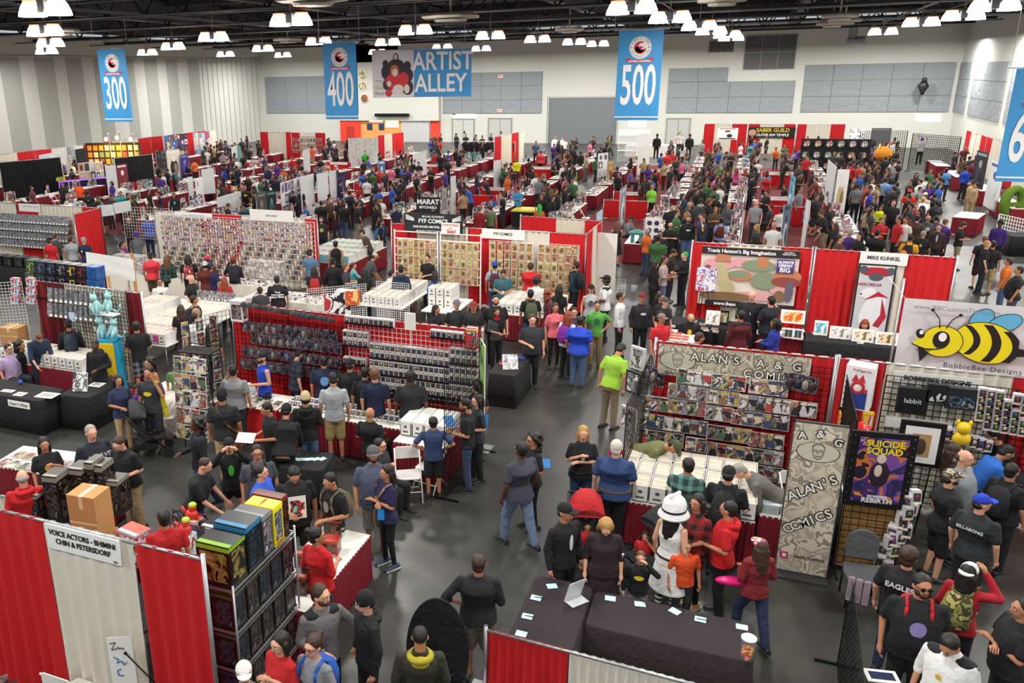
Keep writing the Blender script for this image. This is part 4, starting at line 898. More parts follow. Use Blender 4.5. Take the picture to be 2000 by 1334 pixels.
for i,(px,w,h,c,l) in enumerate(((80,.2,.45,'#1a1a1e','short black helmet box beside the red shirt seller'),(120,.24,.75,'#17130f','tall black box with a figure print beside the white spine box'),(146,.07,.6,'#e8e4dc','slim white box squeezed between dark boxes'),(168,.24,.75,'#2c1418','dark maroon box touching the cardboard box'),(196,.14,.85,'#26241f','thin dark box behind the cardboard box'),(212,.16,.8,'#1c1c1c','grey black box with a creature face beside the wire rack'),(236,.2,.55,'#302a24','dark rack box behind the red shirt seller'))):
    p=at(px,1000 if i<2 else 985,1.0); figbox(l,p.x,p.y,.9,w,.3,h,c,('#2a2620','#4a4038','#15120f','#6a6058'),'#8a8478',rz=.15)
for a,b,w,h,c,l,wc in ((262,1045,.3,.2,'#d4452c','red and blue window toy box on top of its twin','#9ac8e0'),):
    p=at(a,b,1.3)
    for k,ll in ((0,'red and blue toy box under its twin'),(1,l)):
        t=figbox(ll,p.x,p.y,.92+k*.24,.36,.26,.23,c,('#a8d0e8','#c84830','#e8f0f4','#3a4a8a'),wc,rz=-.15)
p=at(215,1052,1.2); figbox('flat green and yellow toy box in front of the cardboard box',p.x,p.y,.9,.3,.2,.24,'#5a8a34',('#c8b030','#4a7a2a','#8a3a2a','#e0d060'),'#e0c030',rz=-.1)
p=at(292,1062,1.15); figbox('silver grey clear front box beside the red and blue boxes',p.x,p.y,.92,.36,.3,.22,'#8a8c90',('#b8bcc0','#6a6c70','#d8dce0','#484a50'),'#c8ccd0',rz=-.2)
table('small table with toy boxes behind the curtain end',-6.4,7.9,1.6,.7,0,WPL,MAR,.8)
figs_=[(375,1010,'red plastic toy with a green cap on a pale box','#cc2a20'),(362,1040,'pale blue and red box under the plastic toy','#9ac0d8'),(350,1060,'cream parcel on the small table','#dcd0a8'),(412,1020,'black glossy box beside the green splatter box','#15171c'),(404,1060,'navy box low beside the wire shelves','#182234')]
for px,py,l,c in figs_:
    p=at(px,py,1.1); t=figbox(l,p.x,p.y,.82,.22,.2,.26,c,('#c8ccd0','#8a3028','#e8e8e0','#3a4a5a'),'#d8d8c8')
    if 'plastic' in l: link('toy_body',MB().ell((0,0,.32),(.1,.08,.09)).ell((.02,0,.43),(.06,.06,.06)).tube((-.08,0,.3),(-.16,0,.42),.02).mesh('toy_body',mat('#d03024',.35)),t); link('toy_cap',MB().ell((.03,0,.48),(.06,.06,.04)).mesh('toy_cap',mat('#a8c83a',.35)),t)
gs='tiny bagged figures on the red cloth'
for i in range(6):
    for j in range(3):
        p=at(345+i*11-j*3,1010+j*12+i*2,.95); put(me_pack,'carded_figure','small silver carded figure standing in ranks beside the red shirt seller','toy',(p.x,p.y,1.08),gs,0,.1,.8)
# far left counter with magazines
table('counter covered with bright magazines beside the grey haired seller',-10.2,9.3,2.2,.8,.12,WPL,MAR,.9)
for i in range(9):
    for j in range(2): put(me_comic,'magazine','colourful magazine lying flat on the counter by the grey haired seller','magazine',(-11.1+i*.22,9.05+j*.32,.925+.001*i),'magazines on the counter',-PI/2+.0,.12)
drape('low white curtain rail at the seller counter',(-10.5,7.9),(-8.9,8.25),.95,[(0,1,'W')])
# red skirt table by the red shirt woman
table('maroon skirted table with small boxes beside the woman in red',-4.86,8.35,.75,1.9,0,WPL,MAR,.75)
for i,(dx,dy,h,c,l) in enumerate(((.1,-.6,.28,'#3a2420','brown box at the near corner of the maroon table'),(-.1,-.1,.26,'#1c1616','black open box on the maroon table'),(.05,.35,.22,'#a02a24','red and black mask box on the maroon table'),(-.1,.75,.3,'#26201c','dark tall box at the far end of the maroon table'))):
    figbox(l,-4.86+dx,8.35+dy,.75,.24,.2,h,c,('#3a2a26','#6a4a3a','#1a1412','#8a7a6a'),'#b04a34',rz=.2)
tag(link('price_card',MB().box(-.14,-.1,0,.14,.1,.004,0).box(-.1,-.05,.004,.1,.05,.006,1).mesh('price_card',[PAPER,mat('#d8403a',.6)]),None,(-4.72,7.75,.752),.3),'white card printed in red lying at the table corner','sign')
# --- black sign-in tables
ta=cloth_table('dark brown cloth table with five blue slips, standing end on',-1.69,8.5,.74,1.4,0,mat('#2c2228',.9,kind='cloth'))
tb=cloth_table('long dark brown cloth table with blue slips and a candy jar',-.36,8.77,1.84,.74,0,mat('#2c2228',.9,kind='cloth'))
slip=MB().box(-.065,-.05,0,.065,.05,.004).mesh('paper_slip',mat('#bfe4ea',.6)); penm=MB().tube((-.07,0,.012),(.07,.01,.012),.005,n=6).mesh('pen',mat('#22242a',.3))
SL=[(1078,1145,.5,'pale blue slip at the far corner of the end-on table'),(1047,1168,.0,'pale blue slip with a pen, second on the end-on table'),(1030,1204,.05,'pale blue slip with a pen, third on the end-on table'),(1018,1238,.0,'pale blue slip half hidden by the low curtain'),
    (1192,1169,.1,'pale blue slip at the near-aisle corner beside the clear holder'),(1250,1180,.2,'pale blue slip with a pen beside the boy in the bat shirt'),(1318,1194,-.5,'tilted pale blue slip in the middle of the long table'),(1368,1210,.0,'pale blue slip with a pen, fourth on the long table'),(1449,1225,.05,'pale blue slip beside the candy jar')]
for i,(px,py,rz,l) in enumerate(SL):
    p=at(px,py,.755); tag(link('paper_slip',slip,None,p,rz),l,'paper')
for i,(px,py,rz,l) in enumerate(((1055,1169,.1,'dark pen on the second slip of the end-on table'),(1036,1206,.0,'dark pen on the third slip of the end-on table'),(1257,1178,-.8,'dark pen across the slip near the bat shirt boy'),(1336,1196,-1.1,'dark pen beside the tilted slip'),(1372,1212,.0,'dark pen on the fourth slip of the long table'))):
    tag(link('pen',penm,None,at(px,py,.76),rz),l,'pen')
p=at(1118,1168,.76); t=thing('sign_holder','clear acrylic slanted sign holder on the end-on dark table','sign holder',p,.9)
link('back_plate',MB().box(-.13,0,0,.13,.006,.3,M=Matrix.Rotation(.3,4,'X')).mesh('back_plate',mat('#dde2e4',.15)),t); link('base_plate',MB().box(-.13,-.16,0,.13,0,.006).mesh('base_plate',mat('#c9ced0',.15)),t)
p=at(1458,1286,.76); t=thing('candy_jar','clear jar of red and yellow candy at the end of the long table','jar',p)
link('jar',MB().loft([[(r*math.cos(2*PI*i/20),r*math.sin(2*PI*i/20),z) for i in range(20)] for z,r in ((0,.06),(.2,.075),(.26,.078))],cap=False).mesh('jar',mat('#eef4f4',.05,kind='clear',alpha=.35)),t)
link('lid_rim',MB().tube((0,0,.26),(0,0,.275),.082,n=20).mesh('lid_rim',mat('#dfe6e8',.2)),t)
cm2=MB(); rnd=random.Random(4)
for i in range(60): a=rnd.random()*6.3; r=rnd.random()**.5*.05; cm2.ell((r*math.cos(a),r*math.sin(a),.02+rnd.random()*.13),(.016,.013,.012),6,4,rnd.choice((0,1,2)))
o=link('candy',cm2.mesh('candy',[mat('#e8502a',.4),mat('#f2c03a',.4),mat('#c82830',.4)]),t); o['kind']='stuff'
# storage under tables + low curtain
p=at(1205,1290,.25); tag(link('storage_case',MB().box(-.3,-.2,0,.3,.2,.25).box(-.3,-.21,.25,.3,.21,.28).mesh('storage_case',mat('#2a2628',.5)),None,(-1.15,8.1,0),.05),'dark storage case on the floor beneath the sign-in tables','box')
Y1=7.68; xa=-2.28; fb=lambda px,py:(atY(px,py,Y1).x-xa)/(1.6-xa)
drape('low red and cream curtain in front of the sign-in tables',(xa,Y1),(1.6,Y1-.1),.91,[(0,fb(1112,1275),'R'),(fb(1112,1275),1,'W')],group=None)
# oval pop up banner
p=at(893,1300,.8); t=thing('popup_banner','black oval pop up banner with purple emblem beside the low curtain','banner',(-2.75,7.35,0),.25)
link('banner_cloth',MB().loft([[(.36*math.cos(2*PI*i/40)*k,y,.72+.72*math.sin(2*PI*i/40)*k) for i in range(40)] for y,k in ((-.015,.985),(0,1),(.015,.985))]).mesh('banner_cloth',mat('#121219',.8,kind='cloth')),t)
fl=MB()
for a in range(-2,3): fl.loft([[(.0+math.sin(a*.45)*l+.02*(1-k)*math.cos(q),-.02,.3+math.cos(a*.45)*l+.02*(1-k)*math.sin(q)) for q in (0,1.5,3,4.5)] for l,k in ((.0,.2),(.12,.0),(.26,1))])
link('emblem',fl.mesh('emblem',mat('#7a6ac8',.6)),t)
# --- wire grid at the near right corner
gridwall('black wire grid panel standing in the near corner with clear cases',(1.5,7.3),(1.57,9.75),0,1.25,WIREB,.1,r=.004)
for k in range(3): tag(link('clear_case',MB().box(-.03,-.02,0,.03,.02,.3).mesh('clear_case',mat('#c9b8c8',.1,kind='clear',t=.5,alpha=.6)),None,(1.55+.08*k,9.62-.02*k,1.02),.1),'clear plastic tube case hooked on the near wire grid','case','clear cases on the near grid')
p=at(1630,1300,.6); tag(link('red_flag',MB().loft([[(-.05,0,.75),(.03,0,.78),(.05,.02,.75)],[(-.1,0,.2),(.12,0,.25),(.14,.04,.2)]]).tube((.03,0,0),(.03,0,.8),.01).mesh('red_flag',mat('#c81a1c',.8)),None,(1.22,7.6,.1)),'small red flag hanging at the foot of the near wire grid','flag')
tag(link('name_tent',MB().box(-.16,-.1,0,.16,.1,.012,0).box(-.12,-.06,.012,.12,.06,.014,1).mesh('name_tent',[PAPER,mat('#1c2a50',.5)]),None,at(1722,1322,.8),.2),'white booklet with a navy square on the corner table','booklet')
table('white table in the near corner behind the wire grid',2.05,7.7,.9,.9,0,WPL,None,.79)
# ================= COMICS BOOTH ON THE CORNER =================
YA=14.42; ax0,ax1=-1.25,1.58
drape('red curtain wall behind the comic racks of the corner booth',(ax0,YA),(ax1,YA),2.44,[(0,1,'R')])
for i in range(2): gridwall(['black wire grid behind the near-aisle half of the comic racks','black wire grid behind the inner half of the comic racks'][i],(ax0+i*1.4,YA-.12),(ax0+1.38+i*1.4,YA-.12),.1,2.3,WIREB,.1)
a=atY(1288,662,YA-.2); b=atY(1586,700,YA-.2); W_=b.x-a.x
newsp=mat('#b9b09c',.8,kind='art',cols=('#c9c0ac','#bdb49f','#a89e8c','#cfc7b4','#8e8474','#d6cebc'),scale=5,rnd=0,spin=0,name='newsprint')
t=thing('shop_banner',"long newsprint patterned banner with the owner's face above the comic racks",'banner',((a.x+b.x)/2,YA-.2,2.46))
link('banner_cloth',cloth_panel(W_,.56,.012,24,8,3).mesh('banner_cloth',newsp),t)
def face_oval(t,cx,cz,rx,rz,y=-.03):
    n=40; link('oval_frame',MB().loft([[(cx+rx*k*math.cos(2*PI*i/n),y,cz+rz*k*math.sin(2*PI*i/n)) for i in range(n)] for k in (1,.001)],1,False,False).loft([[(cx+rx*k*math.cos(2*PI*i/n),y-.003,cz+rz*k*math.sin(2*PI*i/n)) for i in range(n)] for k in (1,.96)],0,False,False).mesh('oval_frame',[mat('#2c2c2c',.7),mat('#c9c6b0',.8)]),t)
    ln=MB(); y2=y-.006; c=lambda x,z:(cx+x*rz,y2,cz+z*rz)
    ln.path([c(-.5,.55),c(-.45,.0),c(-.3,-.5),c(0,-.72),c(.3,-.5),c(.45,0),c(.5,.55)],.004,4); ln.path([c(-.52,.5),c(-.3,.8),c(.2,.84),c(.52,.5)],.006,4); ln.path([c(-.2,-.35),c(0,-.45),c(.2,-.33)],.005,4); ln.path([c(0,.1),c(-.07,-.12),c(.05,-.15)],.003,4)
    for s in (-.22,.22): ln.path([c(s+.15*math.cos(q*PI/4),.15+.11*math.sin(q*PI/4)) for q in range(9)],.003,4)
    link('face_drawing',ln.mesh('face_drawing',mat('#333333',.7)),t)
face_oval(t,-W_/2+.33,-.27,.3,.17)
def outlined(s,size,t,x,z,y=-.03,sx=1,rz=0,sp=1.15):
    for m,bo,dy in ((mat('#2a2a2a',.7),.016,0),(mat('#eeece2',.7),.002,-.006)):
        o=text(s,size,m,t,loc=(x,y+dy,z),bold=bo,sx=sx,space=sp); o.rotation_euler=(PI/2,-rz,0)
outlined("ALAN'S",.2,t,-.27,-.17,sp=1.25); outlined('A  &  G',.19,t,.72,-.17); outlined('COMICS',.19,t,.62,-.37,sp=1.3)
text('@alans_comics',.07,mat('#2c2c2c',.7),t,loc=(-W_/2+.35,-.03,-.5))
G='comic books racked on the corner booth wall'; L='bagged comic book standing in a rail on the corner booth wall'
RW_=[(1325,720,1390,726,4),(1394,729,1456,737,4),(1467,739,1500,742,2),(1501,742,1540,747,2),(1307,747,1381,757,4),(1383,758,1445,767,3),(1447,769,1545,782,6),(1548,782,1594,788,3),(1255,770,1379,788,7),(1381,791,1430,797,3),(1432,799,1491,807,3),(1494,808,1540,814,3),
 (1252,806,1296,812,3),(1300,812,1381,825,5),(1384,828,1466,840,5),(1468,842,1530,851,4),(1248,836,1335,849,5),(1340,852,1381,858,2),(1384,862,1530,884,8),(1400,896,1530,915,7)]
for i,(p0,q0,p1,q1,n) in enumerate(RW_):
    x_,y_,z_=row(me_comic,'comic_book',L,'comic',G,YA-.26,p0,q0,p1,q1,n,rx=-.1)
    ledge('thin black rail holding a run of comics on the corner booth wall',x_,y_,YA-.2,z_-.27,WIREB,'comic rails of the corner booth')
for i,(px,py) in enumerate(((1545,728),(1560,731),(1575,734),(1588,737))): q=atY(px,py,YA-.3); put(me_pack,'carded_figure','black carded figure hanging in a bunch beside the banner end','toy',(q.x,q.y,q.z),'bunch of black carded figures',0,0,1.25)
# side grid of the booth, turned towards the aisle, hung with boxes and bags
gridwall('tall black wire grid on the aisle side of the corner booth',(-1.38,11.9),(-1.32,14.3),.05,2.2,WIREB,.1)
rnd=random.Random(8)
for i in range(5): put(me_pack,'carded_figure','clear pack figure hooked at the top of the aisle side grid','toy',(-1.5+.11*i-.02,14.15-.12*i,2.2-.02*i),'packs hooked on the aisle side grid',0,-.5,1.15)
for i,(z,y,c,l) in enumerate(((2.05,13.9,'#c9c6c2','framed collectible in a pale case high on the aisle side grid'),(1.75,13.5,'#2a2c2e','dark boxed collectible midway on the aisle side grid'),(1.25,13.1,'#b8aca4','pinkish bagged print low on the aisle side grid'))):
    poster('collectible_case',l,'case',(-1.5,y,z),.3,.4,-.6,mat('#8a7a76',.3,kind='art',cols=('#c9c6c2','#4a4446','#8a8a90','#e4e0dc'),scale=8,rnd=1),0,mat(c,.4),.06)
for i in range(16): put(me_comic,'hanging_print','bagged print hanging edge-on along the aisle side grid','print',(-1.44,12.0+.13*i,.75+.45*(i%2)),'prints along the aisle side grid',0,-PI/2+.1,(1.1,1,1.5))
tag(link('red_garment',MB().loft([[(w*math.cos(i*PI/5),.4*w*math.sin(i*PI/5),z) for i in range(10)] for z,w in ((1.1,.05),(1.0,.12),(.6,.17),(.25,.2))]).mesh('red_garment',mat('#b01830',.8,kind='cloth')),None,(-1.56,12.55,.1)),'dark red cloth hanging low on the aisle side grid','cloth')
# stock table
table('maroon skirted stock table of the corner booth',-.45,12.35,2.0,1.55,0,WPL,MAR,.75)
for j,y in enumerate((11.83,12.32,12.81)):
    long_boxes('white long comic box open on the corner booth table, %s row'%(['front','middle','rear'][j]),-1.44,.56,y,.76,8,'open comic boxes, %s row of the corner booth'%(['front','middle','rear'][j]),sc=(1.18,.62,1))
table('second skirted table at the end of the corner booth stock',1.03,12.2,.85,.7,0,WPL,MAR,.75)
for i,(x,y,c,l) in enumerate(((.75,12.0,'#d9e4ea','clear plastic tub on the end table'),(1.0,12.05,'#eceff0','white bag on the end table beside the clear tub'),(.8,12.35,'#e4e2da','white case file box on the end table'))):
    tag(link('plastic_tub',MB().loft([[(x_*w,y_*w,z) for x_,y_ in ((-.12,-.1),(.12,-.1),(.14,0),(.12,.1),(-.12,.1),(-.14,0))] for z,w in ((0,.9),(.14,1),(.16,1.04))]).mesh('plastic_tub',mat(c,.3)),None,(x,y,.755)),l,'tub')
folding_chair('white folding chair inside the corner booth beside the standing banner',(1.2,13.1,0),.5)
# standing banner
xs0,xs1=.9,1.55; ys=11.66
t=thing('standing_banner','tall newsprint patterned standing banner of the comics booth','banner',((xs0+xs1)/2,ys,0))
link('banner_board',MB().box(-.33,-.012,.04,.33,.012,2.36).mesh('banner_board',newsp),t); link('frame',MB().box(-.345,-.02,.02,-.33,.02,2.38).box(.33,-.02,.02,.345,.02,2.38).box(-.345,-.02,2.36,.345,.02,2.38).box(-.36,-.2,0,.36,.2,.03).mesh('frame',mat('#3a3a3c',.5)),t)
face_oval(t,.0,1.95,.27,.15,-.016)
for ch,x,z,r in (('A',-.22,2.17,-.15),('&',0,2.22,0),('G',.23,2.12,.2)): outlined(ch,.15,t,x,z,-.016,rz=-r)
for s,z in (("ALAN'S",1.4),('COMICS',.88)):
    for i,ch in enumerate(s):
        q=(i-2.5)/2.5; outlined(ch,.19,t,.24*q,z+.16*q,-.016,rz=.5)
text('alans_comics',.075,mat('#3a2a2a',.7),t,loc=(.08,-.02,.3)); 
link('photo_badge',MB().box(-.29,-.02,.24,-.19,-.013,.34,0).box(-.265,-.022,.265,-.215,-.019,.315,1).mesh('photo_badge',[mat('#d0307a',.5),mat('#f6eef2',.5)]),t)
# ================= VINYL TOY BOOTH =================
YV=14.45
drape('red and white curtain behind the vinyl toy booth',(1.62,YV),(7.2,YV-.2),2.44,[(0,.12,'R'),(.12,.42,'W'),(.42,1,'R')])
g1=gridwall('black wire grid hung with boxed toys in the vinyl toy booth',(2.3,YV-.2),(4.0,YV-.25),.2,2.3,WIREB,.1,r=.005)
gridwall('black wire grid with window boxes at the picture edge of the vinyl toy booth',(4.02,YV-.25),(5.6,YV-.3),.2,2.3,WIREB,.1,r=.005)
gridwall('black wire grid closing the vinyl toy booth on the banner side',(1.7,12.1),(1.72,YV-.2),.1,2.3,WIREB,.1,r=.005)
gridwall('brown backed wire grid under the comic poster',(1.68,11.95),(2.42,12.0),.05,1.2,WIREB,.1)
tag(link('kraft_board',MB().box(1.68,12.03,.05,2.42,12.05,1.2).mesh('kraft_board',mat('#9a7440',.8))),'brown board behind the wire grid beneath the comic poster','board')
def gbox(label,px,py,w,h,d,c,y=YV-.3,words=None,wc='e8e8e8',win=('#1a1c1e','#3a3c40','#101214','#5a5c60')):
    q=atY(px,py,y); t=thing('boxed_toy',label,'toy box',(q.x,y,q.z-h)); link('carton',MB().box(-w/2,-d,0,w/2,0,h).mesh('carton',mat(c,.5)),t)
    link('print',MB().box(-w*.42,-d-.004,h*.1,w*.42,-d,h*.62).mesh('print',mat('#444444',.4,kind='art',cols=win,scale=9,rnd=0)),t)
    if words: text(words,.11,mat('#'+wc,.5),t,loc=(0,-d-.008,h*.5))
gbox('flat black box lettered labbit on the toy grid',1785,755,.42,.42,.1,'#17191b',words='labbit',win=('#17191b','#17191b','#1b1d1f','#17191b'))
gbox('narrow black box with a white figure beside the labbit box',1832,748,.28,.3,.1,'#17191b',win=('#17191b','#17191b','#d8dad8','#17191b'))
gbox('black starship window box on the toy grid',1880,755,.4,.34,.12,'#1b2028',win=('#1b2028','#4a6a80','#20242c','#8a949c'))
tag(link('white_shelf_strip',MB().box(2.35,YV-.42,1.52,3.25,YV-.3,1.66).mesh('white_shelf_strip',mat('#e4e4e2',.6))),'white strip shelf under the black boxes on the toy grid','shelf')
rnd=random.Random(3)
for r_ in range(5):
    for k in range(6):
        if (r_*6+k)%7==3: continue
        q=atY(1920+k*17-r_*2,758+r_*15+k*3,YV-.42); put(me_fig,'figure_box','small white window box stacked on the far grid of the vinyl toy booth','toy box',(q.x,q.y,q.z-.15),'window boxes on the far grid',0,0,1.05)
for k in range(7):
    q=atY(1850+k*13,845+k*4,YV-.45); put(me_fig,'figure_box','dark shelf figure box low behind the framed picture','toy box',(q.x,q.y,q.z-.1),'low boxes behind the framed picture',0,0,1.2)
tag(link('yellow_vinyl_toy',MB().ell((0,0,.1),(.13,.11,.12)).ell((0,-.02,.28),(.1,.1,.1)).ell((-.08,0,.36),(.03,.03,.05)).ell((.08,0,.36),(.03,.03,.05)).mesh('yellow_vinyl_toy',mat('#e8c020',.3)),None,atY(1875,868,YV-.5)),'round yellow vinyl toy behind the framed picture','toy')
# blue vinyl figure, red-white helmet, black glossy figure
q=at(1711,905,1.15); tbl=table('narrow table carrying the vinyl figures',1.98,12.75,.6,1.2,0,WPL,BLK,1.1)
t=thing('vinyl_figure','glossy blue big headed vinyl figure behind the wire grid','figurine',(2.02,12.6,1.11)); bm=mat('#2a8ae0',.12)
link('body',MB().ell((0,0,.24),(.11,.1,.15),14,10).tube((-.06,0,.13),(-.07,-.02,.0),.055,.065,10).tube((.06,0,.13),(.07,-.02,0),.055,.065,10).tube((-.09,0,.33),(-.19,-.04,.2),.045,.035,10).tube((.09,0,.33),(.19,-.04,.2),.045,.035,10).mesh('body',bm),t)
link('head',MB().ell((0,-.01,.5),(.19,.17,.16),18,12).mesh('head',bm),t); link('ear',MB().ell((-.17,0,.56),(.05,.04,.07)).mesh('ear',bm),t); link('ear',MB().ell((.17,0,.56),(.05,.04,.07)).mesh('ear',bm),t)
t=thing('vinyl_figure','shiny black oval vinyl figure with thin arms beside the blue one','figurine',(1.86,13.05,1.11)); bk=mat('#0c0c10',.08)
link('body',MB().ell((0,0,.33),(.15,.14,.33),16,12).mesh('body',bk),t); link('face_plate',MB().ell((0,-.1,.45),(.1,.06,.09)).mesh('face_plate',mat('#3a3c44',.1)),t)
t=thing('toy_helmet','red and white toy helmet resting atop the black vinyl figure','helmet',(1.86,13.03,1.78)); link('shell',MB().ell((0,0,0),(.17,.17,.14),18,10,v1=.55).mesh('shell',mat('#d8302a',.15)),t); link('rim',MB().tube((0,0,-.04),(0,0,.01),.175,n=20).mesh('rim',mat('#eceeee',.2)),t)
# white patriotic toy box on curtain rail height
t=thing('toy_carton','tall white carton printed with a red and blue statue','toy box',(1.93,14.15,1.75),-.25)
link('carton',MB().box(-.2,-.15,0,.2,.15,.72).mesh('carton',mat('#eeeef0',.5)),t); link('statue_print',MB().box(-.14,-.156,.02,.14,-.151,.3,0).ell((0,-.156,.38),(.1,.006,.12),m=1).box(-.14,-.156,.3,.14,-.151,.36,1).add([(-.1,-.158,.46),(-.05,-.158,.6),(0,-.158,.5),(.05,-.158,.6),(.1,-.158,.46)],[(0,1,2),(2,3,4)],1).ell((0,-.16,.37),(.06,.006,.06),m=2).mesh('statue_print',[mat('#283a8c',.5),mat('#c83038',.5),mat('#f0ece8',.5)]),t); text('PoPaganda',.06,mat('#c83038',.5),t,loc=(.03,-.158,.66))
for px,l in ((1651,'orange windowed toy pack beside the white statue carton'),(1697,'yellow windowed toy pack on the far side of the statue carton')):
    q=atY(px,800,14.0); figbox(l,q.x,q.y,q.z-.3,.16,.1,.26,'#e08a2a',('#f0c040','#c84a8a','#f0e8d0','#5a8ac0'),'#f0d040')
# framed picture
q=atY(1797,868,13.2); t=thing('framed_picture','black framed picture with wide white mount in the vinyl toy booth','picture',(q.x,13.2,q.z-.28))
link('frame',MB().box(-.29,-.03,-.06,.29,.02,.64).mesh('frame',mat('#15120f',.3)),t); link('mount',MB().box(-.22,-.036,.0,.22,-.03,.57).mesh('mount',mat('#f0efec',.6)),t); link('artwork',MB().box(-.12,-.04,.1,.12,-.036,.46).ell((0,-.042,.26),(.07,.004,.13),m=1).mesh('artwork',[mat('#b8905a',.6),mat('#4a3a30',.6)]),t)
link('easel_leg',MB().tube((-.2,.05,-.06),(-.2,.3,-q.z+.28),.012).tube((.2,.05,-.06),(.2,.3,-q.z+.28),.012).mesh('easel_leg',WIREB),t)
# comic poster in black frame
t=thing('comic_poster','large purple and orange comic poster in a black studded frame','poster',(2.02,11.9,1.2),.12); 
link('frame',MB().box(-.4,-.02,-.06,.4,.02,1.06).mesh('frame',mat('#101012',.4)),t)
link('poster_art',MB().box(-.3,-.028,.02,.3,-.02,.98).mesh('poster_art',mat('#5a3a8a',.4,kind='art',cols=('#d8902a','#4a2a6a','#2a2a5a','#7a4a9a','#c8702a','#1c1c30'),scale=4,rnd=0)),t)
link('poster_figure',MB().ell((.0,-.03,.45),(.12,.004,.2),m=0).ell((0,-.032,.68),(.06,.004,.07),m=1).ell((-.02,-.033,.5),(.05,.004,.09),m=1).mesh('poster_figure',[mat('#2a1c2c',.5),mat('#d8c8b8',.5)]),t)
for s,z,sz,c in (('SUICIDE',.9,.13,'f0e020'),('SQUAD',.79,.13,'f0e020'),('DC UNIVERSE',.11,.04,'e8e8e8'),('REBIRTH',.045,.1,'e8e8ee')): text(s,sz,mat('#'+c,.5),t,loc=(.02,-.034,z),bold=.003)
text('DC',.05,mat('#e8f0ff',.5),t,loc=(-.26,-.034,.93))
st=MB(); [st.ell((x,-.022,z),(.008,.006,.008),6,4) for x in (-.36,.36) for z in [k*.125 for k in range(9)]]; link('stud',st.mesh('stud',STEEL),t)
rnd=random.Random(9)
for i in range(22):
    z=1.25-.055*i+.0; 
    o=put(me_fig,'figure_box','clear window figure box in the tumbling column beside the comic poster','toy box',(2.52+rnd.uniform(-.07,.07)-.012*i,12.0+rnd.uniform(-.1,.1),max(.02,z)),'tumbling column of window boxes',rnd.uniform(-.3,.3),rnd.uniform(-.5,.5),1.25)
# grey stacking chair
t=thing('banquet_chair','dark grey upholstered chair with arched back on the poster side','chair',(1.93,11.25,0),.1); gm=mat('#5a5c60',.9,kind='cloth')
link('seat',MB().loft([[(x*w,y*w,z) for x,y in ((-.22,-.22),(.22,-.22),(.24,0),(.21,.22),(-.21,.22),(-.24,0))] for z,w in ((.4,.95),(.43,1),(.47,.96))]).mesh('seat',gm),t)
link('backrest',MB().loft([[(.21*k*math.cos(a),.24+y,.78+.2*k*math.sin(a)) for a in [PI*i/10 for i in range(11)]]+[(-.2*k,.24+y,.55),(.2*k,.24+y,.55)] for y,k in ((-.02,.96),(0,1),(.025,.97))]).mesh('backrest',gm),t)
for sx in (-1,1):
    for sy in (-1,1): link('leg',MB().tube((sx*.2,sy*.2,0),(sx*.2,sy*.18,.42),.013,n=6).mesh('leg',WIREB),t)
link('back_frame',MB().tube((-.2,.21,.42),(-.2,.25,.6),.012).tube((.2,.21,.42),(.2,.25,.6),.012).mesh('back_frame',WIREB),t)
# bee banner: flat cloth hung between poles
yb=17.2; a=atY(1768,583,yb); b=atY(1752,716,yb); c_=atY(2000,612,yb); Hb=a.z-b.z; Wb=3.05
k=Wb/2
t=thing('designer_banner','large white banner with a yellow and black cartoon bee','banner',(a.x+k,yb,a.z),-.03)
link('banner_cloth',cloth_panel(Wb,Hb,.03,24,12,9).mesh('banner_cloth',mat('#d6d6da',.6,kind='paper')),t)
yel=mat('#e8dc1c',.5); bkk=mat('#1d1a1e',.5); lb=mat('#5fb0d8',.5); wh_=mat('#f4f4f4',.5)
sc=Wb/3.05
def pz(zx,zy):   # drawing measured on the banner itself, 0..1 across and down
    return (-k+zx*Wb, -zy*Hb)
def disc(mb,cx,cz,rx,rz,y,m,rot=0,n=28,a0=0,a1=1):
    pts=[]
    for i in range(n): a=2*PI*(a0+(a1-a0)*i/n); x=rx*math.cos(a); z=rz*math.sin(a); pts.append((cx+x*math.cos(rot)-z*math.sin(rot),y,cz+x*math.sin(rot)+z*math.cos(rot)))
    mb.add(pts,[tuple(range(n))],m)
def poly(mb,pts,y,m): mb.add([(x,y,z) for x,z in pts],[tuple(range(len(pts)))],m)
